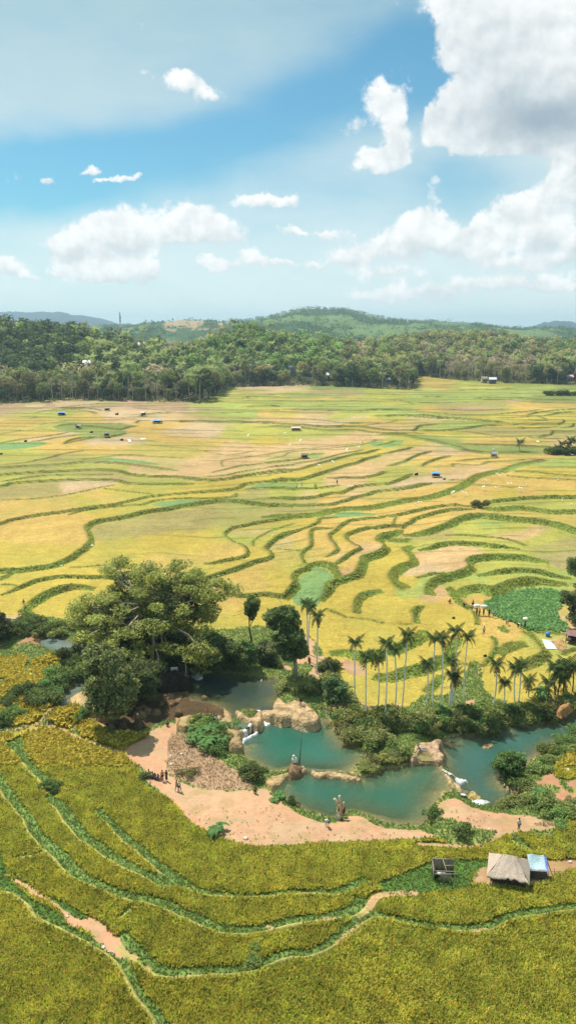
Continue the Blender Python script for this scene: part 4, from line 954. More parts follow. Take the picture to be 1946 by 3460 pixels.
# wide land beyond and beside everything
gp = mat('far_land', .95, .05, color=A(120,132,78), nscale=.01, namp=.25)
big = bpy.data.meshes.new('ground'); big.from_pydata([(-11000,-2000,-12),(11000,-2000,-12),(11000,12000,-12),(-11000,12000,-12)], [], [(0,1,2,3)])
tag(ob('ground', big, gp), kind='structure')
# ------------------------------------------------------------------ tree prototypes as arrays
def clump_pts(n, c, r, rr=rs, shell=.5):
    d = rr.normal(size=(n, 3)); d /= np.linalg.norm(d, axis=1)[:, None]
    return np.asarray(c)+d*np.asarray(r)*(shell+(1-shell)*rr.rand(n, 1)**.6)
def shade_cols(n, base, amp, rr=rs):
    k = 1+amp*(rr.rand(n, 1)-.5)*2; h = (rr.rand(n, 1)-.5)*amp
    return np.asarray(base)*k*(1+np.concatenate([h, 0*h, -h], 1)*.6)
def broad_arr(nl, ls, col, h=14, r=5, ncl=10, amp=.35, base=.38, rr=rs):
    Pc = []; Cc = []
    for i in range(ncl):
        a = 2*math.pi*(i*.618); q = (i+.5)/ncl; rad = r*.72*math.sqrt(1-abs(q*1.15-.35)**1.5) if i else 0
        c = (rad*math.cos(a)*(.6+.5*rr.rand()), rad*math.sin(a)*(.6+.5*rr.rand()), h*(base+.5*q)+rr.rand()*h*.05)
        s = r*(.38+.2*rr.rand()); k = nl//ncl
        Pc.append(clump_pts(k, c, (s, s, s*.62), rr)); Cc.append(shade_cols(k, col, amp, rr)*(.8+.4*rr.rand()))
    return leaves(np.concatenate(Pc), ls, np.concatenate(Cc), .7, r=rr)
def frond(mb, base, az, ln, droop, w, col, n=9, rise=.5, flip=0):
    """one feather frond: rachis arc with drooping leaflets on both sides"""
    d = np.array([math.cos(az), math.sin(az), 0]); sd = np.array([-math.sin(az), math.cos(az), 0]); P = []
    for i in range(n+1):
        t = i/n; P.append(np.array(base)+d*ln*(t*(1-.18*t*droop))+np.array([0, 0, 1])*ln*(rise*t-droop*t*t))
    P = np.array(P)
    for i in range(n):
        t = (i+.5)/n; ww = w*math.sin(math.pi*min(1, .18+.82*t)**.8)*(1 if t < .9 else .6)+.05
        a, b = P[i], P[i+1]
        for s in (-1, 1):
            dn = -.45*ww*(1+droop)
            tip = (a+b)/2+sd*s*ww+d*ww*.5+np.array([0, 0, dn]); m1 = a+(b-a)*.1
            mb.add([a, b-(b-a)*.12, tip+(b-a)*.25, tip-(b-a)*.22], [(0, 1, 2, 3)], np.asarray(col)*(.85+.3*rs.rand()))
    return P
def coconut_parts(h=13, nf=16, col=A(156,166,92), ln=5.2):
    crown = MB(); lean = rs.rand()*1.2; a0 = rs.rand()*6
    top = np.array([lean*math.cos(a0), lean*math.sin(a0), h])
    for i in range(nf):
        q = i/nf; frond(crown, top, i*2.4+rs.rand()*.3, ln*(.85+.25*rs.rand()), .35+.75*q, .95, np.asarray(col)*(1.1-.4*q), 7, 1.0-1.15*q)
    tr = MB(); t = np.linspace(0, 1, 6)[:, None]; tr.tube(np.array([0, 0, -.5])*(1-t)+top*t**1+np.array([math.cos(a0), math.sin(a0), 0])*np.sin(t*3)*.4, np.linspace(.24, .14, 6), 5, A(196,184,160,1.1))
    return tr, crown
def bare_parts(h=14, col=A(178,164,132), n=420, r=2.6):
    tr = MB(); tr.tube([(0,0,-.4), (.1,0,h*.5), (0,.1,h*.9)], [.26,.2,.1], 5, A(200,190,166,1.1)); P = []
    for i in range(11):
        z = h*(.45+.5*rs.rand()); a = rs.rand()*6.3; q = r*(.5+.6*rs.rand()); e = np.array([q*math.cos(a), q*math.sin(a), z+h*.12])
        tr.tube([(0,0,z), e*.6+np.array([0,0,z*.4]), e], [.08,.05,.03], 3, A(176,164,140)); P.append(clump_pts(n//11, e, (1.2,1.2,1.3), shell=.2))
    return tr, leaves(np.concatenate(P), .55, shade_cols(n//11*11, col, .3), .2, .35)
def arr_mesh(name, V, F, c): return mesh_np(name, V, F, c)
trunkc = A(196,186,160,1.1)
def simple_trunk(h, r=.28, n=5, col=trunkc, forks=4, sp=2.4):
    tr = MB(); tr.tube([(0,0,-.6), (.15,.1,h*.3), (0,0,h*.62)], [r, r*.8, r*.5], n, col)
    for i in range(forks):
        a = i*2.4+rs.rand(); tr.tube([(0,0,h*.35+i*.4), (sp*.5*math.cos(a), sp*.5*math.sin(a), h*.55), (sp*math.cos(a), sp*math.sin(a), h*.75)], [r*.5, r*.35, r*.15], 4, col)
    return tr
# positions, nearest first
rf = np.random.RandomState(21)
def pick(n, px0, px1, t0, t1, mind, taken, tries=40000):
    out = []
    for _ in range(tries):
        if len(out) >= n: break
        px = rf.uniform(px0, px1); t = rf.uniform(t0, t1); ey = float(edge_yw(px)); ry = float(np.interp(px, RY[:, 0], RY[:, 1])); y = ey+(ry-ey)*t; x = (px-973)/FPX*y
        k = (int(x//8), int(y//8)); ok = True
        for a in (-1, 0, 1):
            for b in (-1, 0, 1):
                for q in taken.get((k[0]+a, k[1]+b), ()):
                    if (q[0]-x)**2+(q[1]-y)**2 < mind**2: ok = False
        if ok: taken.setdefault(k, []).append((x, y)); out.append((x, y, px, t))
    return out
taken = {}
HOUSEPX = [(862,1243),(986,1252),(1041,1252),(1109,1274),(1309,1290),(1640,1284),(1917,1280),(297,1247),(473,1170),(560,1190),(776,1243)]
def hz(x, y): return float(hillz(np.array(973+FPX*x/y), np.array(float(y))))
PAL_T = [('dark', A(84,102,54)), ('mid', A(132,148,74)), ('bright', A(130,160,76)), ('olive', A(158,156,92))]
proto = {}
for kind, cbase in PAL_T:
    for v in range(2):
        h = 14+v*3; V, Ff, c = broad_arr(1500, .95, cbase, h, 4.6+v*.8, 12, rr=np.random.RandomState(5+v))
        root = empty('broadleaf_tree', (0, 0, -500), 'x', 'tree'); part('crown', arr_mesh('crown', V, Ff, c), M['leaf_obj'], root); part('trunk', simple_trunk(h).mesh('trunk'), M['bark'], root)
        proto[(kind, v)] = root
for v in range(3):
    tr, cr = coconut_parts(12+v*2.5); root = empty('coconut_palm', (0, 0, -500), 'x', 'palm'); part('trunk', tr.mesh('trunk'), M['bark'], root); part('crown', cr.mesh('crown'), M['leaf_obj'], root); proto[('coco', v)] = root
for v in range(2):
    tr, (V, Ff, c) = bare_parts(13+2*v); root = empty('bare_tree', (0, 0, -500), 'x', 'tree'); part('trunk', tr.mesh('trunk'), M['bark'], root); part('crown', arr_mesh('crown', V, Ff, c), M['leaf_obj'], root); proto[('bare', v)] = root
used_p = set()
def place_tree(key, x, y, z, sc, label, group):
    rz = rf.rand()*6.28
    if key in used_p: r = dup(proto[key], (x, y, z), rz, sc, label, group, sc*(.9+.25*rf.rand()))
    else:
        r = proto[key]; used_p.add(key); r.location = (x, y, z); r.rotation_euler = (0, 0, rz); r.scale = (sc,)*3; r['label'] = label; r['group'] = group
    return r
LBL = {'dark': ('dark green broadleaf tree on the far edge of the fields', 'dark broadleaf trees of the forest'), 'mid': ('mid green broadleaf tree on the far edge of the fields', 'mid green broadleaf trees of the forest'),
       'bright': ('bright green leafy tree at the foot of the rounded hill', 'bright green trees of the forest'), 'olive': ('olive green dusty leafed tree on the far edge of the fields', 'olive green trees of the forest'),
       'coco': ('coconut palm with drooping fronds among the forest trees', 'coconut palms of the forest'), 'bare': ('pale nearly leafless tree with thin grey trunk at the forest edge', 'pale bare trees of the forest edge')}
def zone(px, t):
    n = fbm(px/90., t*6, 2, 55)
    if t < .3:
        if 1490 < px < 1790: return 'bare' if rf.rand() < .7 else 'olive'
        if 445 < px < 600: return 'bare' if rf.rand() < .55 else 'mid'
        if 20 < px < 330: return 'bare' if rf.rand() < .28 else ('olive' if rf.rand() < .5 else 'mid')
        if rf.rand() < .13: return 'bare'
        return ('coco' if rf.rand() < .28 else ('dark' if rf.rand() < .45 else 'mid' if rf.rand() < .6 else 'olive'))
    if px < 300: return 'dark' if rf.rand() < .8 else 'mid'
    if px < 650: return 'coco' if rf.rand() < .3 else ('dark' if rf.rand() < .5 else 'mid')
    if px < 1150: return 'bright' if rf.rand() < (.55 if t > .35 else .3) else ('mid' if rf.rand() < .7 else 'coco')
    if 1380 < px < 1500 and t < .6 and rf.rand() < .5: return 'bare'
    return 'olive' if rf.rand() < .45 else ('mid' if rf.rand() < .6 else ('dark' if rf.rand() < .6 else 'bare'))
cnt = {}
for k_ in list(proto): used_p.discard(k_)
for lo, hi, n, md in ((0.0, .06, 330, 5.0), (.06, .17, 320, 5.8)):
    for x, y, px, t in pick(n, -60, 2010, lo, hi, md, taken):
        if -20 < px < 150 and t < .02: continue
        if any(abs(px-hx) < 16 and hy-14 < proj(x, y, hz(x, y)+5)[1] < hy+34 for hx, hy in HOUSEPX): continue
        z = zone(px, t); cnt[z] = cnt.get(z, 0)+1
        if cnt[z] > 210: continue
        v = rf.randint(3 if z == 'coco' else 2); place_tree((z, v), x, y, hz(x, y)-.3, (.6 if z != 'coco' else .85)+.65*rf.rand()**1.5, *LBL[z])
for k_, r_ in proto.items():
    if k_ not in used_p:
        for ch in KIDS[r_.name]: bpy.data.objects.remove(ch)
        bpy.data.objects.remove(r_)
# undergrowth and the mass of the wood behind
rb = np.random.RandomState(77); BV, BF, BC = [], [], []; off = 0
low = {}
for kind, cbase in PAL_T+[('bare', A(174,158,126))]:
    for v in range(3): low[(kind, v)] = broad_arr(190, 2.1, cbase, 13+v*2, 4.6+v*.6, 10, .3, .25, rb)
for v in range(3):
    m = coconut_parts(12+2*v, 12, ln=5.0)[1]; low[('coco', v)] = (np.concatenate(m.V), np.concatenate(m.F), np.concatenate(m.Cc))
spots = pick(5200, -330, 2260, .08, 1.06, 5.4, taken, 60000)
for x, y, px, t in spots:
    z = zone(px, t)
    if 560 < px < 770 and t > .88: z = 'bare'
    if px > 1730 and t > .72 and rf.rand() < .8: continue
    if any(abs(px-hx) < 14 and hy-10 < proj(x, y, hz(x, y)+7)[1] < hy+24 for hx, hy in HOUSEPX): continue
    V, Ff, c = low[(z, rb.randint(3))]; s = .6+.8*rb.rand()**1.6; a = rb.rand()*6.28
    R = np.array([[math.cos(a), math.sin(a), 0], [-math.sin(a), math.cos(a), 0], [0, 0, 1]])
    s2 = s*(.5 if (t > .97 and z == 'bare') else 1)
    BV.append(V@R*s2+np.array([x, y, hz(x, y)-.5])); BF.append(Ff+off); BC.append(c*(.6+.85*rb.rand())); off += len(V)
# low scrub at the foot of the wood
for x, y, px, t in pick(900, -200, 2150, -.015, .12, 3.0, {}, 20000):
    n = 26; V, Ff, c = leaves(clump_pts(n, (0, 0, 1.2), (2.2, 2.2, 1.6), rb), 1.3, shade_cols(n, A(120,128,74) if rb.rand() < .7 else A(150,136,100), .3, rb), .5, r=rb)
    BV.append(V*(.6+.6*rb.rand())+np.array([x, y, hz(x, y)])); BF.append(Ff+off); BC.append(c); off += len(V)
tag(ob('forest', mesh_np('forest', np.concatenate(BV), np.concatenate(BF), np.concatenate(BC)), M['leaf']), 'dense mixed wood of broadleaf trees and palms covering the hills', 'forest', kind='stuff')
# wood on the distant ridge
sel = rb.randint(0, xD.size, 16000); m = (tD.ravel()[sel] > .12) & (tD.ravel()[sel] < 1.12) & (aD.ravel()[sel] > -250) & (aD.ravel()[sel] < 2200); sel = sel[m]
nn = fbm(xD.ravel()[sel]/120, yD.ravel()[sel]/220, 4, 301); crest = tD.ravel()[sel] > .93
keep = (nn > .47) | crest | (rb.rand(len(sel)) < .12); keep &= ~((aD.ravel()[sel] > 560) & (aD.ravel()[sel] < 700) & (tD.ravel()[sel] < .95) & (rb.rand(len(sel)) < .9)); sel = sel[keep]
cen = np.stack([xD.ravel()[sel], yD.ravel()[sel], zD.ravel()[sel]], -1)+rb.normal(size=(len(sel), 3))*np.array([5, 9, .5])
k = 12; cc = np.repeat(cen, k, 0)+rb.normal(size=(len(cen)*k, 3))*np.array([3.6, 3.6, 2.2])+np.array([0, 0, 4.5])
V, Ff, c = leaves(cc, 4.2, shade_cols(len(cc), A(84,112,70), .3, rb), .8, r=rb)
tag(ob('forest', mesh_np('distant_wood', V, Ff, c), M['leaf']), 'bluish green wood on the distant ridge', 'forest', kind='stuff')
# ------------------------------------------------------------------ near vegetation
rv = np.random.RandomState(99)
def sil_crown(poly, yb, R, ncl, nl, ls, rad, col, flat=.5, amp=.3, up=.8, tilt=0., minz=.5, edge=.35):
    """leaf clumps through a crown volume whose side view fills the outline; returns arrays and clump centres"""
    x0, y0 = poly.min(0); x1, y1 = poly.max(0); Cn = []
    dmax = 0; cand = []
    for _ in range(ncl*60):
        p = np.array([rv.uniform(x0, x1), rv.uniform(y0, y1)])
        if not inside(np.array([p[0]]), np.array([p[1]]), poly)[0]: continue
        d = np.hypot(*(poly-p).T).min(); cand.append((p, d)); dmax = max(dmax, d)
        if len(cand) >= ncl*4: break
    s = FPX/(yb*CT+(H-8)*ST)
    for p, d in cand:
        if len(Cn) >= ncl: break
        if d < rad*s*edge: continue
        q = min(1, d/dmax); half = R*math.sqrt(1-(1-q)**2); uu = rv.uniform(-1, 1)
        y = yb+half*uu+tilt*((y1+y0)/2-p[1])/(y1-y0)*2
        c = ray_at_y(p[0], p[1], y)
        if c[2] < minz+float(gz(c[0], c[1])[0]): continue
        if any(np.linalg.norm(c-o) < rad*.75 for o in Cn): continue
        Cn.append(c)
    V, Ff, Cc = [], [], []; off = 0
    for c in Cn:
        r = rad*(.7+.6*rv.rand()); P = clump_pts(nl, c, (r, r, r*flat), rv, .35)
        v, f, k = leaves(P, ls, shade_cols(nl, np.asarray(col)*(.75+.5*rv.rand()), amp, rv), up, r=rv); V.append(v); Ff.append(f+off); Cc.append(k); off += len(v)
    return np.concatenate(V), np.concatenate(Ff), np.concatenate(Cc), Cn
def limbs(mb, base, top, Cn, r0, col, n=40, droop=.12):
    mb.tube([base-np.array([0, 0, 1.0]), base*.6+top*.4+np.array([.3, 0, 0]), top], [r0*1.5, r0, r0*.75], 9, col)
    for c in Cn[:n]:
        d = c-top; m1 = top+d*.33+np.array([rv.normal()*.4, rv.normal()*.4, abs(d[2])*.1+.8]); m2 = top+d*.7+np.array([rv.normal()*.5, rv.normal()*.5, .5])
        L_ = np.linalg.norm(d); mb.tube([top, m1, m2, c], [r0*.33, r0*.22, r0*.13, r0*.05], 5, col)
        for _ in range(2):
            e = c+rv.normal(size=3)*1.3; mb.tube([m2, (m2+e)/2+np.array([0, 0, .3]), e], [r0*.1, r0*.06, .03], 4, col)
def gp3(px, py): return gpt(px, py)
# the giant tree
OX, OY, S3 = 250, 1850, .3934
bp = spline(np.array([(-20,440),(90,400),(230,380),(290,280),(260,170),(300,80),(400,55),(500,110),(620,75),(760,130),(900,105),(1030,140),(1140,230),(1300,240),(1385,330),(1340,470),(1230,430),(1210,560),(1190,650),(1140,660),(1240,760),(1320,850),(1290,1000),(1280,1120),(1120,1060),(950,1100),(850,1010),(780,1100),(680,1250),(540,1230),(500,1150),(300,1100),(100,900),(50,780),(-20,690),(-40,560)])*S3+np.array([OX, OY]), 2)
gb = gp3(505, 2370); gb[1] = 143; gb[0] = (505-973)/FPX*(143*CT+60*ST); gb[2] = float(gz(gb[0], gb[1])[0])
root = empty('giant_tree', gb, 'giant spreading tree with pale limbs and layered yellow green crown beside the upper pool', 'tree')
V, Ff, c, Cn = sil_crown(bp, 143, 12.5, 300, 210, .46, 1.75, A(158,164,74), .5, .45, .8, 8, 1.6)
# inner leaves, coloured darker for the shade inside the crown
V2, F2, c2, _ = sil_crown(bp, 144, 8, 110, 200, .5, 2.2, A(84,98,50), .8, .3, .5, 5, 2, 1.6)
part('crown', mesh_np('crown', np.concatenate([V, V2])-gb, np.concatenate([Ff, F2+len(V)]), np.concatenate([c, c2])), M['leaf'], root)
tm = MB(); rv.shuffle(Cn); limbs(tm, gb, gb+np.array([.5, 0, 8.5]), Cn, 1.15, A(196,184,150), 95)
for i in range(9):
    a = i*.7; tm.tube([gb+np.array([2.4*math.cos(a), 2.4*math.sin(a), -.8]), gb+np.array([1.1*math.cos(a), 1.1*math.sin(a), 1.2]), gb+np.array([.5*math.cos(a), .5*math.sin(a), 5])], [.28, .35, .3], 5, A(150,138,110))
for (a, b, cpy) in ((727, 2225, 2330), (957, 2090, 2330), (720, 2000, 2290)):
    px = OX+a*S3; p0 = ray_at_y(px, OY+950*S3, 138); g0 = at(px+2, OY+1220*S3); p0[1] = g0[1]; p0 = ray_at_y(px, OY+950*S3, g0[1]); tm.tube([g0, (g0+p0)/2+np.array([.15, 0, 0]), p0], [.16, .1, .12], 5, A(176,164,136))
t_ = tm.mesh('trunk'); t_.transform(__import__('mathutils').Matrix.Translation([-float(q) for q in gb])); part('trunk', t_, M['bark'], root)
def tree_at(name, label, cat, poly, base, yb, R, ncl, nl, ls, rad, col, r0, top_h, flat=.6, up=.6, nlimb=20, tcol=A(170,158,128), group=None, amp=.3, minz=.6):
    g0 = gp3(*base)
    if yb is None: yb = g0[1]
    root = empty(name, g0, label, cat, group)
    V, Ff, c, Cn = sil_crown(poly, yb, R, ncl, nl, ls, rad, col, flat, amp, up, R*.4, minz)
    part('crown', mesh_np('crown', V-g0, Ff, c), M['leaf'], root)
    m = MB(); rv.shuffle(Cn); limbs(m, g0*1., g0+np.array([rv.normal()*.2, 0, top_h]), Cn, r0, tcol, nlimb)
    mm = m.mesh('trunk'); mm.transform(__import__('mathutils').Matrix.Translation([-float(q) for q in g0])); part('trunk', mm, M['bark'], root)
    return root
def pl(v, pts): return spline(np.vstack([vp(v, pts), vp(v, pts)[:1]]), 3)
OX_ = 250
VW['BY'] = (250, 1850, .3934)
tree_at('drooping_tree', 'tree hung with drooping pale leaves in front of the giant spreading tree', 'tree', pl('BY', [(90,930),(160,860),(300,860),(420,940),(500,1060),(540,1200),(520,1330),(430,1390),(330,1410),(200,1410),(150,1370),(115,1200),(90,1050)]), (375,2452), None, 4.8, 120, 230, .5, 1.0, A(134,142,84), .32, 5, 1.3, .1, 14, A(120,108,86), amp=.65)
tree_at('bushy_tree', 'dark leafy tree below the giant spreading tree at the edge of the shaded stream', 'tree', pl('BY', [(440,1010),(560,960),(680,1040),(720,1140),(690,1250),(600,1330),(480,1350),(400,1260),(400,1120)]), (462,2372), None, 4.0, 60, 230, .42, 1.2, A(96,108,58), .25, 3, .8, .4, 10, A(120,108,86))
tree_at('bushy_tree', 'dark hanging tree right of the giant spreading tree over the upper pool', 'tree', pl('BY', [(1080,760),(1180,720),(1290,800),(1330,880),(1300,980),(1200,1050),(1080,1060),(980,1010),(980,860)]), (700,2262), None, 3.4, 60, 230, .42, 1.2, A(104,116,64), .25, 3, .8, .4, 12, A(170,160,130))
tree_at('broadleaf_tree', 'tall big leaved dark green tree with pale trunk beyond the upper pool', 'tree', pl('F', [(620,170),(650,120),(720,90),(790,110),(830,150),(860,200),(860,260),(880,340),(900,420),(860,460),(800,480),(740,470),(700,380),(660,330),(650,240)]), (994,2288), None, 3.4, 70, 230, .5, 1.1, A(104,124,64), .38, 4.5, .7, .5, 16, A(196,184,156))
tree_at('slender_tree', 'narrow upright dark green tree standing against the golden field', 'tree', pl('F', [(490,40),(530,25),(560,60),(560,110),(545,170),(520,190),(500,180),(478,140),(475,90)]), (848,2200), None, 1.2, 26, 200, .36, .75, A(104,126,62), .2, 5, .9, .4, 8, A(110,104,70))
for nm, lb, v, poly, base, ncl, col, R, rad in (
    ('tree', 'bushy dark tree left of the slender upright tree by the upper pool', 'F', [(300,420),(330,350),(380,330),(430,360),(470,400),(500,440),(480,500),(420,530),(350,520),(300,490)], (790,2262), 40, A(108,120,64), 2.5, 1.0),
    ('tree', 'bright green bushy tree leaning over the edge of the upper pool', 'F', [(420,380),(460,340),(510,360),(540,420),(540,480),(500,510),(450,500),(420,450)], (836,2258), 30, A(104,140,70), 2.0, .9),
    ('tree', 'small open crowned tree between the slender and the tall broadleaf trees', 'F', [(540,400),(580,350),(640,350),(690,400),(700,450),(640,470),(560,460)], (892,2240), 26, A(120,130,80), 2.0, .8),
    ('tree', 'round bushy green tree on the point right of the sunny rock ledge', 'F', [(1040,640),(1080,600),(1130,620),(1165,660),(1165,720),(1130,760),(1070,760),(1040,700)], (1130,2385), 34, A(110,140,84), 1.8, .85),
    ('tree', 'dark bushy tree at the left edge above the river', 'P', [(-200,950),(0,960),(60,1000),(130,1090),(110,1180),(60,1260),(-100,1300),(-300,1200)], (-5,2160), 40, A(84,92,54), 3.5, 1.2),
    ('tree', 'round dark green tree at the right edge beside the brown terrace', 'Q', [(1000,330),(1060,300),(1130,310),(1300,350),(1300,540),(1130,560),(1040,550),(1000,480)], (1945,1975), 36, A(96,116,60), 3.0, 1.2),
    ('tree', 'dark leafy tree at the right edge below the round one', 'Q', [(900,740),(960,700),(1000,760),(1089,730),(1300,740),(1350,1000),(1200,1130),(1060,1110),(990,1050),(950,900),(910,850)], (1950,2110), 60, A(100,116,66), 4, 1.2)):
    tree_at(nm if False else 'bushy_tree', lb, 'tree', pl(v, poly), base, None, R, ncl, 210, .42, rad, col, .22, 2.5, .75, .5, 10)
# leaning tree over the right pool
g0 = gp3(1738, 2622); root = empty('leaning_tree', g0, 'small tree with curved pale trunk leaning over the right hand pool', 'tree')
V, Ff, c, Cn = sil_crown(pl('J', [(830,370),(880,330),(960,310),(1030,340),(1050,400),(1030,460),(960,500),(950,520),(920,500),(870,470),(830,440)]), g0[1]+1, 2.4, 46, 220, .36, .8, A(104,132,66), .7, .3, .5, 1, .5)
part('crown', mesh_np('crown', V-g0, Ff, c), M['leaf'], root)
pts = [ray_at_y(*vp('J', [q])[0], g0[1]+d) for q, d in (((1070,518), 0), ((1010,510), 0), ((975,465), .2), ((950,410), .5), ((935,370), .8), ((925,345), 1))]
tm = MB(); tm.tube(np.array(pts), [.28,.3,.22,.18,.13,.08], 7, A(190,172,130)); 
for q in Cn[:10]: tm.tube([pts[3], (pts[4]+q)/2, q], [.1,.06,.03], 4, A(170,150,110))
mm = tm.mesh('trunk'); TR = lambda m, g: (m.transform(__import__('mathutils').Matrix.Translation([-float(q) for q in g])), m)[1]
part('trunk', TR(mm, g0), M['bark'], root)
# ---- areca palms
def areca(px_top, py_top, px_b, py_b, label, s=1.0, trunkcol=A(240,234,214,1.0), dead=False, group='slender areca palms of the river bank', yb=None):
    g0 = gp3(px_b, py_b); top = ray_at_y(px_top, py_top, g0[1]-.3); root = empty('areca_palm', g0, label, 'palm tree', group)
    hgt = top[2]-g0[2]; m = MB(); t = np.linspace(0, 1, 7)[:, None]
    P = (g0-np.array([0,0,.6]))*(1-t)+(top-np.array([0,0,.6]))*t+np.array([.25*rv.normal(), 0, 0])*np.sin(t*math.pi)
    cols = np.ones((7*7+2, 3))*trunkcol; m.tube(P, np.linspace(.135, .11, 7)*(.85+.3*rv.rand()), 7, trunkcol*(.8+.2*rv.rand()))
    part('trunk', TR(m.mesh('trunk'), g0), M['bark'], root)
    m = MB(); m.tube([top-np.array([0,0,.9]), top-np.array([0,0,.4]), top+np.array([0,0,.25])], [.11,.15,.07], 7, A(104,124,60)); part('crownshaft', TR(m.mesh('crownshaft'), g0), M['leaf'], root)
    m = MB()
    n = 12+rv.randint(3)
    for i in range(n):
        q = i/n; frond(m, top, i*2.4+rv.rand()*.5, s*(1.45+.5*rv.rand()), .55+.6*q*rv.uniform(.7,1.3), .40*s, A(72,92,42)*(.8+.4*rv.rand()), 9, 1.25-1.15*q)
    part('crown', TR(m.mesh('crown'), g0), M['leaf'], root)
    if dead or rv.rand() < .55:
        m = MB()
        for i in range(3): frond(m, top-np.array([0,0,.5]), rv.rand()*6.28, s*1.1, 1.6, .35*s, A(120,104,64), 5, .1)
        part('dead_frond', TR(m.mesh('dead_frond'), g0), M['leaf'], root)
    return root
AX = lambda a, b: vp('X', [(a, b)])[0]; AF = lambda a, b: vp('F', [(a, b)])[0]; AZ = lambda a, b: vp('Z', [(a, b)])[0]
lst = [(AX(265,310), AX(270,870), 'areca palm standing alone left of the riverbank row'), (AX(360,440), AX(358,995), 'areca palm whose foot is on the dirt path by the pool bushes'), (AX(468,445), AX(455,975), 'areca palm with a narrow upright crown, third from the left of the row'),
       (AX(540,315), AX(520,1005), 'areca palm rooted lowest of the row with shaggy dead fronds'), (AX(612,370), AX(605,960), 'short areca palm with a dark round crown, fifth in the row'), (AX(728,240), AX(675,945), 'tall leaning areca palm whose crown rises over the golden field'),
       (AX(903,500), AX(885,895), 'small areca palm in front of the long grassy bank'), (AX(970,280), AX(950,900), 'areca palm, left one of the two crowns that touch'), (AX(1040,265), AX(1015,935), 'areca palm, right one of the two crowns that touch'),
       (AX(1155,205), AX(1140,890), 'tallest crowned areca palm of the row'), (AX(1118,470), AX(1090,885), 'areca palm with crown half hidden below its taller neighbours'), (AX(1125,600), AX(1112,885), 'small areca palm, left of the lowest pair'),
       (AX(1150,620), AX(1148,880), 'small areca palm, right of the lowest pair'), (AX(1265,255), AX(1225,880), 'areca palm with long pale trunk, rightmost of the tall row'),
       (AF(900,75), AF(893,430), 'areca palm, leftmost of three by the dirt path'), (AF(930,95), AF(915,485), 'areca palm, middle of three by the dirt path'), (AF(980,160), AF(970,570), 'areca palm with pale trunk, rightmost of three by the dirt path'),
       (AZ(575,290), AZ(530,775), 'areca palm with slanting white trunk on the creek bank'), (AZ(665,500), AZ(655,790), 'low dark areca palm right of the slanting white one'), (AZ(785,340), AZ(778,720), 'areca palm, left of the close pair over the right pool'),
       (AZ(845,290), AZ(810,735), 'areca palm, right of the close pair over the right pool'), (AZ(930,480), AZ(920,660), 'drooping areca palm with yellowing lower fronds')]
for t, b_, lb in lst: areca(t[0], t[1], b_[0], b_[1], lb, 1.05)
for a, b_, lb in (((1150,500),(1140,700),'bushy palm, leftmost of the dark clump at the right edge'), ((1215,330),(1222,640),'tall bushy palm of the dark clump at the right edge'), ((1255,350),(1240,640),'tall bushy palm leaning right in the dark clump'),
                  ((1300,440),(1300,600),'low palm inside the dark clump at the right edge'), ((1355,300),(1345,590),'slim palm at the right edge, second from the frame'), ((1420,320),(1405,600),'palm nearest the right edge of the picture')):
    a = AZ(*a); b_ = AZ(*b_); areca(a[0], a[1], b_[0], b_[1], lb, 1.3, A(120,112,92), group='bushy palms at the right edge')
for t, b_, lb in (((1757,1492),(1757,1524),'lone small palm standing on the far green creek'), ((1884,1510),(1884,1530),'small palm, first of the far right clump'), ((1899,1498),(1898,1532),'taller palm, second of the far right clump'), ((1921,1498),(1919,1530),'palm in the middle of the far right clump'), ((1928,1485),(1926,1530),'highest palm of the far right clump'), ((1943,1488),(1942,1532),'palm at the frame edge in the far right clump')):
    areca(t[0], t[1], b_[0], b_[1], lb, 1.6, A(110,104,84), group='distant palms on the terraces')
# ---- banana plants
def banana(px, py, label, hh=2.6, n=9, col=A(96,136,68), sc=1.):
    g0 = gp3(px, py); root = empty('banana_plant', g0, label, 'banana plant'); m = MB(); st = MB()
    for k in range(3):
        o = np.array([rv.normal()*.6, rv.normal()*.6, 0])*(k > 0); h = hh*(.7+.4*rv.rand())*.5; st.tube([o-np.array([0,0,.3]), o+np.array([0,0,h])], [.14,.1], 6, A(130,140,80))
        for i in range(n):
            a = i*2.4+rv.rand(); L_ = hh*(.55+.25*rv.rand())*sc; d = np.array([math.cos(a), math.sin(a), 0]); sd = np.array([-math.sin(a), math.cos(a), 0]); P = [o+np.array([0,0,h])+d*L_*t+np.array([0,0,1])*L_*(1.1*t-1.25*t*t) for t in np.linspace(0, 1, 6)]
            for j in range(5):
                w0 = .26*math.sin(math.pi*(.08+.84*j/5)); w1 = .26*math.sin(math.pi*(.08+.84*(j+1)/5)); cc = col*(.8+.4*rv.rand())
                m.add([P[j], P[j+1], P[j+1]+sd*w1-np.array([0,0,.08]), P[j]+sd*w0-np.array([0,0,.08])], [(0,1,2,3)], cc); m.add([P[j], P[j+1], P[j+1]-sd*w1-np.array([0,0,.08]), P[j]-sd*w0-np.array([0,0,.08])], [(0,1,2,3)], cc*1.08)
    part('leaf_crown', m.mesh('leaf_crown'), M['leaf'], root); part('stem', st.mesh('stem'), M['leaf'], root)
for x, y, lb, hh in ((662,2468,'banana plant, leftmost of the clump beside the plaza',2.0),(684,2486,'banana plant in the middle of the clump beside the plaza',2.3),(706,2520,'banana plant lowest on the slope of the plaza clump',2.2),(722,2478,'banana plant nearest the rocks in the plaza clump',2.0),(672,2506,'banana plant nearest the dry scrub in the plaza clump',1.9),(700,2458,'banana plant highest in the plaza clump',1.8),(742,2510,'banana plant at the right end of the plaza clump',2.0),
                     (1818,2700,'banana plant with upright leaves on the right pool shore',2.3),(1840,2725,'smaller banana plant beside the upright one on the right pool shore',1.8),(1825,2365,'young banana plant under the bushy palms',3.2),(722,2900-80,'young papaya like plant on the dry slope above the rice',1.5)): banana(x, y, lb, hh)
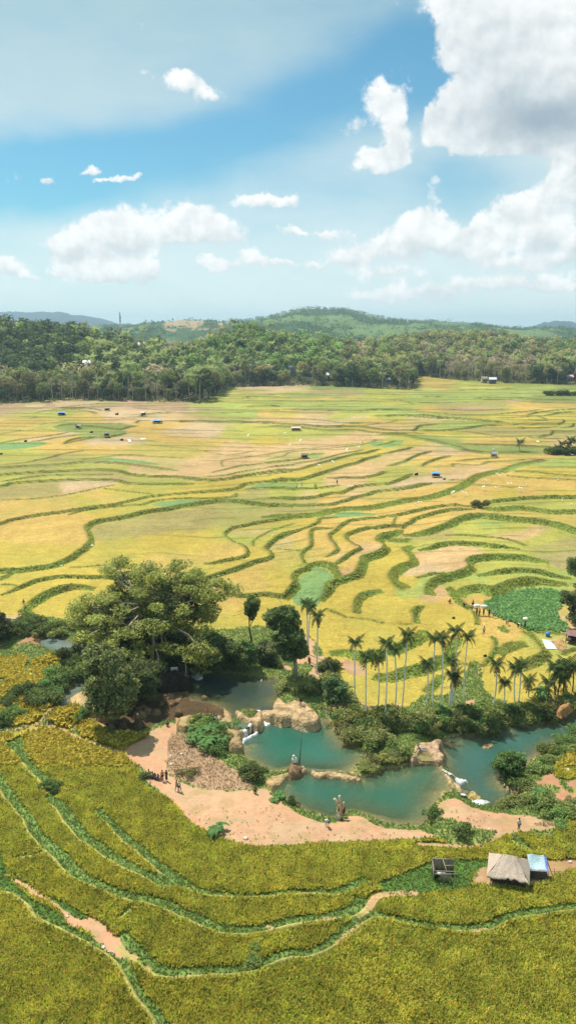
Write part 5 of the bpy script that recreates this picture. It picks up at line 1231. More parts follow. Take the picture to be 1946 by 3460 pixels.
banana(950, 2700, 'light green leafy plant on the bank of the lower pool', 1.1)
# ---- shrubs: individuals copied from a few
SH = []
for k, cb in enumerate((A(142,152,74), A(120,148,70), A(158,160,88), A(100,116,58))):
    for v in range(2):
        cs = [(rv.normal()*.7, rv.normal()*.7, .5+.5*rv.rand()) for _ in range(7)]
        P = np.concatenate([clump_pts(130, c_, (.8,.8,.6), rv, .4) for c_ in cs]); P[:, 2] = np.abs(P[:, 2]); V, Ff, c = leaves(P, .3, shade_cols(len(P), cb, .35, rv), .5, r=rv)
        r_ = empty('shrub', (0,0,-400), 'x', 'shrub'); part('foliage', mesh_np('foliage', V, Ff, c), M['leaf_obj'], r_); m = MB()
        for _ in range(5): m.tube([(0,0,-.3), (rv.normal()*.4, rv.normal()*.4, .8)], [.05,.02], 4, A(120,108,80))
        part('stem', m.mesh('stem'), M['bark'], r_); SH.append(r_)
ush = set()
def shrub(px, py, s, k, label, group, dz=0):
    g0 = gp3(px, py); i = (k % 4)*2+rv.randint(2)
    if i in ush: dup(SH[i], g0, rv.rand()*6.28, s, label, group, s*(.7+.4*rv.rand()))
    else: ush.add(i); r = SH[i]; r.location = [float(q) for q in g0]; r.scale = (s,)*3; r['label'] = label; r['group'] = group
def scatter(v, poly, n, s0, s1, kinds, label, group):
    p = pl(v, poly); lo = p.min(0); hi = p.max(0); k = 0; tr = 0; pts = []
    while k < n and tr < 4000:
        tr += 1; q = rv.uniform(lo, hi)
        if not inside(np.array([q[0]]), np.array([q[1]]), p)[0]: continue
        g = gpt(*q)
        if glook(shore, g[0], g[1]) < .3: continue
        if any(math.hypot(g[0]-a, g[1]-b) < s0*.9 for a, b in pts): continue
        pts.append((g[0], g[1])); k += 1; shrub(q[0], q[1], rv.uniform(s0, s1), kinds[rv.randint(len(kinds))], label, group)
scatter('X', [(0,640),(100,640),(170,800),(330,900),(400,960),(640,980),(700,960),(900,950),(1220,950),(1290,960),(1400,1000),(1449,1000),(1449,1040),(1200,1090),(1100,1150),(1020,1160),(900,1130),(740,1120),(560,1180),(480,1250),(380,1270),(260,1260),(180,1180),(180,1110),(60,980),(40,850)], 62, .7, 1.45, (0,1,2,2), 'leafy shrub of the thicket between palms and pools', 'shrubs of the thicket below the palms')
scatter('Z', [(200,820),(320,840),(420,860),(640,840),(900,790),(1100,780),(1240,770),(1449,700),(1449,860),(1250,900),(1000,940),(760,960),(600,1040),(420,1060),(220,1040),(150,900)], 50, .7, 1.4, (0,1,2,3), 'leafy shrub on the far bank of the right pool', 'shrubs on the far bank of the right pool')
scatter('Y', [(700,1150),(760,960),(900,880),(1300,860),(1330,980),(1150,1020),(1000,1110),(880,1240),(760,1330),(560,1340),(440,1280),(430,1180),(560,1160)], 24, .9, 1.5, (0,1,3), 'leafy shrub on the left river bend', 'shrubs around the left river bend')
scatter('Y', [(150,180),(340,60),(480,80),(620,180),(1100,210),(1350,330),(1380,420),(1200,420),(1050,340),(740,300),(560,330),(380,360),(150,400),(0,380),(0,250)], 28, .9, 1.6, (0,1,3,3), 'leafy shrub above the left river', 'shrubs above the left river')
scatter('Y', [(0,1600),(200,1450),(300,1520),(160,1690),(0,1650)], 7, .8, 1.2, (1,3), 'dark shrub in the rice at the left edge', 'dark shrubs at the left edge')
scatter('Y', [(180,1230),(290,1180),(160,1380),(40,1380)], 6, .7, 1.1, (1,3), 'dark shrub between the small left paddies', 'dark shrubs between the small left paddies')
scatter('Y', [(900,600),(1240,590),(1360,680),(1340,780),(960,700)], 7, .9, 1.4, (1,3), 'shrub below the left river water', 'shrubs below the left river')
scatter('F', [(730,620),(840,640),(960,600),(1020,650),(1000,720),(900,740),(760,690),(720,640)], 8, .8, 1.2, (0,2), 'rounded shrub behind the sunny rock ledge', 'shrubs behind the sunny ledge')
scatter('F', [(1020,500),(1080,500),(1100,560),(1050,590)], 3, .9, 1.2, (3,), 'dark shrub beside the dirt path', 'dark shrubs beside the dirt path')
scatter('F', [(560,480),(660,490),(660,540),(570,540)], 4, .8, 1.2, (0,3), 'shrub at the head of the upper pool', 'shrubs at the head of the upper pool')
scatter('J', [(0,330),(60,270),(140,280),(170,350),(120,440),(0,480)], 8, .6, 1.0, (0,2), 'shrub on the grassy spit between the pools', 'shrubs on the grassy spit')
scatter('I', [(1080,700),(1200,660),(1449,640),(1400,740),(1260,770),(1100,760)], 9, .5, .9, (0,2), 'low shrub on the strip between the middle and lower pools', 'low shrubs between the two pools')
scatter('J', [(1060,430),(1150,380),(1230,300),(1449,180),(1600,170),(1600,260),(1300,380),(1210,480),(1100,500)], 20, .6, 1.2, (1,1,0), 'green shrub on the right pool shore behind the leaning tree', 'shrubs behind the leaning tree')
scatter('J', [(1000,560),(1100,560),(1150,620),(1260,700),(1449,720),(1449,790),(1280,830),(1160,790),(1080,740),(950,760),(880,740),(1040,690)], 16, .5, 1.1, (0,1,2), 'green shrub on the near shore of the right pool', 'shrubs on the near shore of the right pool')
scatter('Hh', [(600,200),(780,190),(850,260),(800,380),(700,340),(620,270)], 10, .7, 1.1, (1,0), 'bright shrub among the banana plants', 'shrubs among the banana plants')
scatter('Hh', [(780,230),(840,280),(860,340),(810,420),(760,420),(760,300)], 4, .8, 1.2, (1,3), 'shrub beside the banana clump', 'shrubs beside the banana clump')
scatter('I', [(190,760),(330,730),(330,830),(230,840)], 3, .8, 1.2, (0,3), 'dense shrub on the near shore of the middle pool', 'dense shrubs of the near shore')
scatter('J', [(320,740),(380,740),(370,820),(310,840)], 3, .5, .8, (1,3), 'shrub at the corner of the lower pool', 'shrubs at the corner of the lower pool')
for (v, x, y, s, k, lb) in (('I', 600, 318, .7, 1, 'small shrub on the edge of the sunny ledge'), ('I', 530, 680, .9, 2, 'shrub on the rocky islet'), ('I', 590, 1010, .6, 3, 'small shrub on the lower pool bank'), ('N', 885, 45, .9, 3, 'dark round shrub in the grass above the hut'),
                            ('K', 340, 600, .9, 3, 'dark shrub at the fork of the paddy strips'), ('K', 380, 580, .8, 3, 'second dark shrub at the fork of the paddy strips'), ('K', 1010, 520, .7, 3, 'dark shrub beside the seated people'), ('Mm', 1275, 605, .8, 1, 'bright green shrub in the lower grass strip'),
                            ('Hh', 600, 560, .8, 2, 'dry olive shrub on the scrubby mound'), ('K', 600, 80, 1.0, 1, 'green shrub beside the small left paddy'), ('W', 895, 130, 1.8, 3, 'dark shrub where three terrace banks meet')):
    q = vp(v, [(x, y)])[0]; shrub(q[0], q[1], s, k, lb, None)
    # far tree row on the right
_far = len(bpy.data.objects)
for i, x in enumerate((1848, 1860, 1886, 1893, 1915, 1922, 1942)): shrub(x, 1336, 2.6, 3, 'dark narrow tree in the far right row', 'dark small trees in the far right row')
for i, x in enumerate((1872, 1890, 1905, 1915, 1930, 1944)): shrub(x, 1534, 2.2, 3, 'dark bush at the foot of the far right palms', 'bushes at the foot of the far right palms')
# ---- ground cover scattered as tufts
def blades(X_, Y_, Z_, h, w, col, nb=3, lean=.5, rr=rv):
    n = len(X_); B = np.stack([X_, Y_, Z_], -1); V, Cc = [], []
    for k in range(nb):
        a = rr.rand(n)*6.283; d = np.stack([np.cos(a), np.sin(a), 0*a], -1); sdv = np.stack([-np.sin(a), np.cos(a), 0*a], -1); hh = (h*(.6+.7*rr.rand(n)))[:, None]; ww = (w*(.6+.8*rr.rand(n)))[:, None]
        b = B+d*ww*.3; t = b+d*hh*lean*(.3+rr.rand(n, 1))+np.array([0, 0, 1.])*hh
        V.append(np.stack([b-sdv*ww*.5-np.array([0,0,.1]), b+sdv*ww*.5-np.array([0,0,.1]), t+sdv*ww*.35, t-sdv*ww*.35], 1)); Cc.append(np.repeat(col*(.75+.5*rr.rand(n, 1)), 4, 0))
    V = np.concatenate(V).reshape(-1, 3); return V, np.arange(len(V)).reshape(-1, 4), np.concatenate(Cc)
def stuff(name, X_, Y_, h, w, col, label, cat, nb=3, lean=.5, m=M['grass']):
    V, Ff, c = blades(X_, Y_, gz(X_, Y_), h, w, col, nb, lean); tag(ob(name, mesh_np(name, V, Ff, c), m), label, cat, kind='stuff')
def rnd_world(n, y0, y1):
    y = y0+(y1-y0)*rv.rand(n)**.9; hw = y*.55+18; return (rv.rand(n)*2-1)*hw, y
# rice
x, y = rnd_world(660000, 52, 112); k = glook(rice, x, y) > .5; x, y = x[k], y[k]
n_ = fbm(x/9, y/9, 3, 5)[:, None]; f_ = fbm(x/1.3, y/1.3, 2, 9)[:, None]; rr_ = rv.rand(len(x), 1)
rc = A(196,186,54)*(1-n_)*1.15+A(166,176,54)*n_*1.15; rc = np.where(rr_ < .25, A(214,184,70), rc); rc = np.where(rr_ > .84, A(100,116,40), rc)*(.68+.6*f_)*np.array([.96,.98,.95])
stuff('rice_plants', x, y, .34, .12, rc, 'ripening rice standing in the near terraces', 'rice', 3, .8, M['rice'])
x, y = rnd_world(260000, 105, 172); k = glook(rice, x, y) > .5; x, y = x[k], y[k]
if len(x): stuff('rice_plants', x, y, .55, .4, A(204,186,62)*.88*(.7+.6*rv.rand(len(x), 1)), 'ripening rice in the small paddies by the river', 'rice', 2, .8, M['rice'])
# grass on banks, strips and around the pools
isg = np.zeros(Z.shape, bool)
for key, m in PMASK:
    if key in ('GR', 'GRd'): isg |= m
    elif key in ('Dirt', 'Red', 'Rock', 'WetShade', 'Dt', 'DirtH', 'RiceT', 'Dry', 'DryD', 'V'): isg &= ~m
isg &= (rice < .5) & (shore > .1)
x, y = rnd_world(260000, 50, 190); cc_ = glook(isg, x, y) | (glook(strip, x, y) > .4); k = cc_; x, y = x[k], y[k]
n_ = fbm(x/3, y/3, 3, 15)[:, None]
stuff('grass', x, y, .2, .2, (A(146,166,84)*(1-n_)+A(120,146,72)*n_)*1.05, 'green grass around the pools and along the terrace strips', 'grass', 2, .8)
x, y = rnd_world(520000, 112, 330); k = glook(bank*(~fg), x, y) > .45; x, y = x[k], y[k]
n_ = fbm(x/4, y/4, 3, 25)[:, None]
stuff('bank_grass', x, y, .15+.0*x, .26+.0008*y, A(156,168,70)*(1.3-.3*n_)*np.where(rv.rand(len(x), 1) < .2, 1.25, 1)*np.where(n_ > .6, np.array([1.15,.95,.9]), 1), 'rough green grass on the terrace banks', 'grass', 2, .8)
x, y = rnd_world(50000, 80, 135); dm = np.zeros(Z.shape, bool)
for key, m_ in PMASK:
    if key == 'Dry': dm |= m_
k = glook(dm, x, y); x1_, y1_ = x[k], y[k]; stuff('dry_scrub', x1_, y1_, .18, .14, A(190,160,126)*(.75+.6*rv.rand(len(x1_), 1)), 'dry brown scrub on the mound beside the plaza', 'scrub', 3, .9)
dm2 = np.zeros(Z.shape, bool)
for key, m_ in PMASK:
    if key == 'DryD': dm2 |= m_
k = glook(dm2, x, y) & (rv.rand(len(x)) < .12); x1_, y1_ = x[k], y[k]; stuff('dry_grass', x1_, y1_, .14, .2, A(206,178,126)*(.75+.4*rv.rand(len(x1_), 1)), 'sparse dry grass on the bare slope', 'grass', 2, .9)
vm = np.zeros(Z.shape, bool)
for key, m_ in PMASK:
    if key == 'V': vm |= m_
x, y = rnd_world(200000, 150, 240); k = glook(vm, x, y); x, y = x[k], y[k]; stuff('vegetable_crop', x, y, .45, .5, A(120,158,92)*1.35*(.65+.7*rv.rand(len(x), 1)), 'dark green leafy vegetable crop in the field at the right', 'crop', 3, 1.1)
for o_ in list(bpy.data.objects)[:]:
    l_ = o_.get('label', '')
    if l_ in ('dark narrow tree in the far right row',): o_.name = 'small_tree'; o_['category'] = 'tree'
# ------------------------------------------------------------------ rocks, falls
def ledge(v, pts, z0, h, label, name='rock_ledge', cat='rock', col=A(222,186,136), m=None, rnd=.5, st=.2, ns=1., base=None, group=None):
    p = vp(v, pts); p = spline(np.vstack([p, p[:1]]), 3); P = at(p[:, 0], p[:, 1], z0+h*.8)[:, :2]
    x0, y0 = P.min(0)-.6; x1, y1 = P.max(0)+.6; X_, Y_ = np.meshgrid(np.arange(x0, x1, st), np.arange(y0, y1, st))
    s, _, _ = seg_dist(X_, Y_, P); ins = inside(X_, Y_, P); sd = np.where(ins, abs(s), -abs(s))+(fbm(X_*1.3, Y_*1.3, 3, 8)-.5)*.5
    t = np.clip(sd/rnd, 0, 1); zz = z0+h*(1-(1-t)**3)*(.8+.2*t)+(fbm(X_*.8*ns, Y_*.8*ns, 4, 12)-.5)*h*.7*t+(np.abs(fbm(X_*1.9, Y_*1.9, 3, 19)-.5)*2-.3)*.22*t-.9*(sd < 0)*np.clip(-sd*4, 0, 1)-.15
    idx = np.arange(X_.size).reshape(X_.shape); F = np.stack([idx[:-1, :-1], idx[:-1, 1:], idx[1:, 1:], idx[1:, :-1]], -1).reshape(-1, 4)
    keep = (sd > -.5).ravel(); F = F[keep[F].all(1)]
    if len(F) == 0: return
    us = np.unique(F); rm = np.zeros(X_.size, int); rm[us] = np.arange(len(us)); V = np.stack([X_, Y_, zz], -1).reshape(-1, 3)[us]
    # skirt of the same sheet down into the bed
    n = fbm(X_*.7, Y_*.7, 4, 15)[..., None]; stn = smooth(.5, .66, fbm(X_*.9+4, Y_*.9, 4, 29))[..., None]; c = (col*(.82+.4*n)*(1-.42*stn)).reshape(-1, 3)[us]
    o0 = np.array([P[:, 0].mean(), P[:, 1].mean(), z0]); me = mesh_np(name, V-o0, rm[F][:, ::1], c, True); o = ob(name, me, m or M['rock'], None, [float(q) for q in o0]); return tag(o, label, cat, group)
OCH = A(206,172,118)
ledge('I', [(420,150),(470,132),(520,170),(600,160),(690,175),(750,225),(800,285),(765,332),(680,332),(600,312),(560,292),(500,305),(430,285),(330,265),(328,232),(410,222)], .45, .8, 'broad sunny rock ledge between the upper and middle pools')
ledge('I', [(612,352),(650,338),(740,336),(715,365),(680,378),(630,372)], -.6, .55, 'small flat rock below the edge of the sunny ledge', 'rock', rnd=.4)
ledge('I', [(98,240),(140,230),(200,268),(240,290),(285,250),(325,228),(335,260),(322,335),(290,358),(250,338),(200,318),(130,278)], .35, .8, 'pale forked rock between the two small waterfalls', 'rock', rnd=.5)
ledge('I', [(-80,235),(40,290),(110,390),(200,365),(250,345),(170,425),(168,520),(110,548),(40,540),(0,430),(-60,380)], -.3, 1.35, 'tall ochre rock outcrop left of the small waterfalls', 'rock', col=OCH, rnd=1.0)
ledge('F', [(0,870),(100,850),(210,880),(240,930),(120,945),(0,930)], .5, .6, 'flat ochre rock shelf below the dark stream bed', 'rock_ledge', col=OCH)
ledge('I', [(715,708),(760,722),(800,735),(900,716),(960,742),(1080,766),(1130,782),(1120,800),(1050,798),(940,774),(830,776),(760,768)], -.75, .55, 'long pale rock rim between the middle and lower pools', rnd=.35)
ledge('I', [(352,752),(450,762),(560,732),(600,742),(590,765),(525,775),(475,832),(412,860),(350,832)], -.75, .6, 'rounded rock rim at the left end of the lower pool', col=A(210,178,120), rnd=.5)
ledge('I', [(540,670),(590,636),(640,680),(655,722),(600,752),(545,745)], -.6, 1.1, 'knobbly brown rock islet between the middle and lower pools', 'rock', col=A(170,132,96), rnd=.5)
ledge('I', [(645,690),(665,680),(700,712),(660,728)], -.6, .6, 'small pointed rock beside the islet', 'rock', rnd=.3)
ledge('J', [(148,178),(200,178),(260,215),(330,238),(400,212),(440,240),(418,290),(452,335),(430,375),(372,368),(330,330),(300,300),(262,330),(245,368),(205,380),(182,352),(205,290),(190,230)], -.7, .95, 'smooth pinkish rock ledge at the head of the lower pool', col=A(226,186,146))
ledge('J', [(170,372),(300,380),(402,388),(440,445),(505,500),(572,562),(585,612),(505,628),(485,560),(440,490),(395,428),(300,408),(180,412)], -1.2, .5, 'curved rock lip where the lower pool spills right', col=A(224,188,140), rnd=.5)
for v, q, z0, h, lb, cl in (('J', [(618,640),(640,610),(680,608),(725,640),(738,662),(680,672),(630,662)], -2.1, .95, 'yellow boulder in the white water below the curved lip', A(214,182,110)), ('J', [(730,258),(750,240),(810,240),(828,258),(790,284),(745,280)], -2.0, .45, 'flat round boulder out in the right pool', A(190,160,112)),
                            ('J', [(905,560),(930,548),(950,570),(945,600),(915,595)], -1.9, .8, 'pale boulder under the leaning tree', A(214,190,150)), ('J', [(962,570),(990,556),(1010,575),(985,592)], -1.7, .7, 'pale boulder right of the one under the leaning tree', A(214,190,150)),
                            ('J', [(970,630),(1010,632),(1050,645),(1050,658),(1000,650)], -1.9, .5, 'low flat stone at the shallow edge of the right pool', A(206,178,128)), ('F', [(578,595),(588,590),(598,598),(590,612),(580,610)], .4, .7, 'small round boulder at the edge of the upper pool', A(210,180,130)),
                            ('I', [(380,260),(410,250),(440,268),(430,295),(395,298)], -.4, .8, 'brown boulder at the foot of the sunny ledge', A(170,134,90)), ('I', [(60,525),(85,520),(92,545),(70,552)], -.55, .5, 'brown stone on the shore below the ochre outcrop', A(190,150,100)),
                            ('Y', [(1060,1410),(1130,1280),(1170,1230),(1200,1240),(1150,1330),(1100,1420)], .5, 1.0, 'long tilted rock slab at the left river bend', A(206,180,140)), ('E', [(380,870),(420,810),(480,790),(500,830),(520,890),(450,900)], .6, .5, 'sandy rock shelf at the left river bend', A(206,176,126)),
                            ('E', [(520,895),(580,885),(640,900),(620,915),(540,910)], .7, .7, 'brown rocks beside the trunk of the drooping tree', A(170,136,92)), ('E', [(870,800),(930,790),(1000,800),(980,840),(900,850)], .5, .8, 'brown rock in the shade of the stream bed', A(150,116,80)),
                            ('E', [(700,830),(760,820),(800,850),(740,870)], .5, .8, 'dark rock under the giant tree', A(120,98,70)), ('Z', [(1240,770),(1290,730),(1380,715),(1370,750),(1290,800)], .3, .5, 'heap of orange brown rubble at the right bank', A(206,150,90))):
    ledge(v, q, z0, h, lb, 'rock', col=cl, rnd=.45, st=.15, ns=1.6)
g0 = at(*vp('I', [(592,660)])[0], .6); m = MB(); m.ball((0,0,.25), (.42,.36,.48), A(236,232,220,1.2), 10, 8, .12); m.ball((-.12,0,.85), (.22,.2,.24), A(236,232,220,1.2), 8, 6, .1); m.tube([(-.05,0,.5), (-.1,0,.8)], [.2,.14], 7, A(232,228,214,1.2))
tag(ob('rock', m.mesh('rock', True), M['rock'], None, [float(q) for q in g0]), 'upright white stone standing on the brown islet', 'rock')
def fall(v, a, b, za, zb_, w, label, n=14):
    A_ = at(*vp(v, [a])[0], za); B_ = at(*vp(v, [b])[0], zb_); m = MB(); d = (B_-A_); d[2] = 0; d = d/(np.linalg.norm(d)+1e-6); sdv = np.array([-d[1], d[0], 0])
    for i in range(n):
        o = sdv*(rv.rand()-.5)*w; P = [A_+o-d*.3+np.array([0,0,.05]), A_+o+d*.1, A_*.4+B_*.6+o+np.array([0,0,.12*(za-zb_)]), B_+o*1.2+np.array([0,0,.02])]; m.tube(P, [.08,.12,.11,.15], 4, A(236,240,242,1.2)*(.8+.2*rv.rand()))
    o0 = B_.copy(); return tag(ob('waterfall', TR(m.mesh('waterfall', True), o0), M['foam'], None, [float(q) for q in o0]), label, 'waterfall')
fall('I', (318,258), (345,300), .6, -.5, 1.6, 'short white waterfall right of the forked rock'); fall('I', (232,365), (238,412), .5, -.5, .9, 'thin waterfall left of the forked rock'); fall('I', (172,410), (180,468), .5, -.5, 1.1, 'waterfall falling beside the tall ochre outcrop')
fall('J', (408,388), (428,432), -.75, -1.85, .7, 'thin cascade at the corner of the curved rock lip'); fall('J', (470,470), (500,500), -.85, -1.85, 1.8, 'white cascade spilling from the curved rock lip'); fall('J', (590,640), (605,658), -.9, -1.85, .6, 'small cascade beside the yellow boulder')
fall('E', (948,655), (952,745), 4.6, .7, 1.0, 'tall narrow waterfall in the dark shade of the giant tree', 18); fall('E', (1045,670), (1060,700), 1.9, .7, 1.2, 'waterfall entering the upper pool at the edge of the shade')
def foam(v, pts, z, label):
    c_ = np.mean(pts, 0); pts = [tuple(c_+(np.array(q)-c_)*1.3) for q in pts]; ledge(v, pts, z+.12, .36, label, 'white_water', 'white water', A(240,244,246,1.2), M['foam'], .3, .14, 3)
foam('I', [(318,290),(350,285),(400,300),(436,318),(400,330),(372,345),(330,325)], -.55, 'fan of white water below the short fall'); foam('I', [(165,450),(200,455),(270,410),(280,425),(230,455),(200,480),(175,485)], -.55, 'white water in front of the ochre outcrop')
foam('J', [(475,478),(520,490),(560,505),(605,525),(560,540),(520,530),(490,510)], -1.9, 'white water under the curved rock lip'); foam('J', [(645,672),(700,668),(780,685),(760,705),(710,712),(660,695)], -1.9, 'white water below the yellow boulder')
foam('E', [(1045,690),(1075,680),(1100,695),(1070,708)], .55, 'white water at the edge of the giant tree shade'); foam('E', [(900,720),(950,735),(1000,725),(990,745),(930,750)], .7, 'white water at the foot of the tall narrow fall')
# stream stones, then the fall's rock step, coloured dark for the tree's shade
for i_ in range(26):
    q_ = (rv.uniform(560, 1180), rv.uniform(800, 960)); r_ = rv.uniform(8, 20)
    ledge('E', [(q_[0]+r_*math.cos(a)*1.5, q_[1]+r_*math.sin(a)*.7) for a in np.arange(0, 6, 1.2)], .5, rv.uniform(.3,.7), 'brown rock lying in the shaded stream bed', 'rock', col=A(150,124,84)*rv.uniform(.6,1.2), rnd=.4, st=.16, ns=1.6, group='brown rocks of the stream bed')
ledge('E', [(840,700),(870,640),(930,625),(1000,630),(1040,660),(1045,700),(1000,715),(930,720),(870,730)], .6, 3.2, 'wet rock step behind the tall narrow waterfall, coloured dark for the shade', 'rock', col=A(58,52,40), rnd=.8)
# dead forked trunk
g0 = gpt(1143, 2768); S_ = lambda q: ray_at_y(*vp('I', [q])[0], g0[1])
m = MB(); m.tube([g0-np.array([0,0,.4]), S_((955,1080)), S_((957,1020)), S_((955,1000))], [.42,.36,.34,.3], 9, A(226,196,152)); m.tube([S_((955,1020)), S_((935,990)), S_((915,962))], [.28,.2,.17], 8, A(226,198,156)); m.tube([S_((957,1015)), S_((966,975)), S_((957,938))], [.26,.2,.16], 8, A(226,198,156)); m.tube([S_((962,1080)), S_((985,1030)), S_((995,990))], [.24,.18,.12], 8, A(216,184,140))
tag(ob('dead_tree', TR(m.mesh('dead_tree', True), g0), M['bark'], None, [float(q) for q in g0]), 'bleached three pronged dead trunk on the shore of the lower pool', 'dead tree')
# thin tall pole over the middle pool
g0 = at(*vp('I', [(630,700)])[0], -.4); m = MB(); tp = ray_at_y(*vp('I', [(652,440)])[0], g0[1]-.2); m.tube([g0, ray_at_y(*vp('I', [(638,590)])[0], g0[1]), tp], [.13,.07,.035], 6, A(120,104,80)); t2 = ray_at_y(*vp('I', [(640,385)])[0], g0[1]); m.tube([tp, t2], [.05,.03], 5, A(214,206,186)); m.tube([tp, ray_at_y(*vp('I', [(659,372)])[0], g0[1])], [.05,.03], 5, A(214,206,186)); m.tube([tp+np.array([0,0,.3]), ray_at_y(*vp('I', [(648,375)])[0], g0[1])], [.04,.02], 5, A(214,206,186))
tag(ob('dead_tree', TR(m.mesh('dead_tree'), g0), M['bark'], None, [float(q) for q in g0]), 'thin bare pole like dead tree rising from the islet', 'dead tree')
def log(v, a, b, r, label, col=A(206,190,160), lift=.2):
    p0 = gpt(*vp(v, [a])[0]); p1 = gpt(*vp(v, [b])[0]); m = MB(); m.tube([p0+np.array([0,0,lift]), (p0+p1)/2+np.array([.05,.1,lift+.1]), p1+np.array([0,0,lift])], [r, r*.9, r*.6], 6, col); m.tube([(p0+p1)/2+np.array([0,0,lift]), (p0+p1)/2+np.array([.4,.3,lift+.3])], [r*.5, r*.25], 5, col)
    return tag(ob('log', TR(m.mesh('log'), p0), M['bark'], None, [float(q) for q in p0]), label, 'log')
log('X', (260,1050), (320,1000), .2, 'grey fallen log on the slope beside the middle pool'); log('X', (1045,728), (1250,700), .07, 'thin white pole lying across the grass below the palms'); log('Z', (930,800), (985,930), .18, 'pale log leaning on the far bank of the right pool'); log('J', (765,185), (782,208), .08, 'short white stick at the far edge of the right pool')
log('F', (680,520), (720,505), .12, 'white driftwood on the bare patch at the head of the upper pool'); log('O', (915,515), (1010,535), .07, 'bamboo pole lying in front of the thatched hut', A(206,176,116), .1); log('Mm', (540,548), (582,558), .06, 'white stick on the bare track at lower left', A(226,222,210), .05)
# ------------------------------------------------------------------ thatched hut, tarp shelter, shed
def W(v, q): return gpt(*vp(v, [q])[0])
hc = W('O', (835,500)); RZ = -.30
root = empty('thatched_hut', hc, 'open raised hut with a shaggy grey brown thatched roof', 'hut', None, RZ, .8)
LX, LY = 2.9, 2.6; ridge_z, eave_z = 3.75, 1.75
for s, nm in ((-1, 'front'), (1, 'back')):
    nx, ny = 26, 14; U, T = np.meshgrid(np.linspace(-1, 1, nx), np.linspace(0, 1, ny)); xx = U*LX*(.34+.66*T); rag = (vnoise(U*7+s*5, T*0, 3)-.5)*1.3*(T > .9)
    yy_ = s*(T*LY*(1+.1*rag)); z_ = ridge_z+(eave_z-ridge_z)*T-.18*T*(1-T)*4*.4+(fbm(U*6, T*5, 3, 4)-.5)*.22-rag*.3-.15*abs(U)**3
    top = np.stack([xx, yy_, z_+.14], -1).reshape(-1, 3); bot = np.stack([xx, yy_, z_-.06], -1).reshape(-1, 3); n = nx*ny; idx = np.arange(n).reshape(ny, nx)
    q = np.stack([idx[:-1, :-1], idx[:-1, 1:], idx[1:, 1:], idx[1:, :-1]], -1).reshape(-1, 4); side = [(idx[-1, i], idx[-1, i+1], idx[-1, i+1]+n, idx[-1, i]+n) for i in range(nx-1)]+[(idx[j, 0], idx[j+1, 0], idx[j+1, 0]+n, idx[j, 0]+n) for j in range(ny-1)]+[(idx[j, -1], idx[j+1, -1], idx[j+1, -1]+n, idx[j, -1]+n) for j in range(ny-1)]
    cc = A(232,208,190)*(.8+.4*fbm(U*14, T*2, 3, 6)[..., None]); cc = cc.reshape(-1, 3); part('roof', mesh_np('roof', np.concatenate([top, bot]), np.concatenate([q, (q+n)[:, ::-1], np.array(side)]), np.concatenate([cc, cc*.6]), True), M['thatch'], root)  # underside gets a darker copy of the thatch colour as roof shade
for sx in (-1, 1):
    U, T = np.meshgrid(np.linspace(-1, 1, 12), np.linspace(0, 1, 9)); rg = (vnoise(U*5+sx, T*0, 9)-.5)*.7*(T > .9)
    V = np.stack([sx*LX*(.33+.68*T), U*LY*T*1.0, ridge_z+.12+(eave_z-ridge_z)*T-.1+(fbm(U*6, T*5, 3, 14)-.5)*.15-rg*.3], -1).reshape(-1, 3); idx = np.arange(108).reshape(9, 12); q = np.stack([idx[:-1, :-1], idx[:-1, 1:], idx[1:, 1:], idx[1:, :-1]], -1).reshape(-1, 4)
    m = MB(); m.add(np.concatenate([V, V-np.array([0, 0, .18])]), np.concatenate([q, q+108]), A(226,202,184)); part('roof_end', m.mesh('roof_end'), M['thatch'], root)
for sx in (-.8, 0, .8):
    for sy in (-.72, .72): m = MB(); m.tube([(sx*LX, sy*LY, -.4), (sx*LX, sy*LY, 2.3)], [.08, .07], 6, A(110,90,66)); part('post', m.mesh('post'), M['wood'], root)
m = MB(); m.box((0,0,.62), (LX*1.62, LY*1.5, .12), col=A(86,70,52)); 
for i in range(9): m.box((-LX*.78+i*LX*.195, 0, .70), (.38, LY*1.48, .04), col=A(96,80,60)*(.8+.4*rv.rand()))
part('floor', m.mesh('floor'), M['wood'], root)
for sy in (-.72,): m = MB(); m.tube([(-LX*.82, sy*LY, 1.15), (LX*.82, sy*LY, 1.12)], .05, 5, A(120,98,70)); part('rail', m.mesh('rail'), M['wood'], root)
m = MB(); m.tube([(-LX*.8, -LY*.72, 1.15), (-LX*.8, LY*.72, 1.15)], .05, 5, A(120,98,70)); part('rail', m.mesh('rail'), M['wood'], root)
m = MB(); m.box((0, LY*.72, 1.2), (LX*1.6, .06, .9), col=A(70,58,44)); part('back_wall', m.mesh('back_wall'), M['wood'], root)
tc_ = W('O', (1100,480)); root = empty('tarp_shelter', tc_, 'pole frame shelter with a pale blue tarpaulin beside the thatched hut', 'shelter', None, -.12, .85)
nx, ny = 14, 10; U, T = np.meshgrid(np.linspace(-1, 1, nx), np.linspace(0, 1, ny)); zt = 2.5-1.05*T-.22*np.sin(math.pi*T)*(1-U*U)+(fbm(U*3, T*3, 3, 2)-.5)*.3
cc = np.where((U > .7)[..., None] | (T > .93)[..., None], A(70,110,200,1.2), A(176,204,214,1.2)).reshape(-1, 3)
part('tarpaulin', mesh_np('tarpaulin', np.stack([U*1.25-.1+.15*T, -T*1.9+1.2, zt], -1).reshape(-1, 3), np.stack([(i:=np.arange(nx*ny).reshape(ny, nx))[:-1, :-1], i[:-1, 1:], i[1:, 1:], i[1:, :-1]], -1).reshape(-1, 4), cc, True), M['tarp'], root)
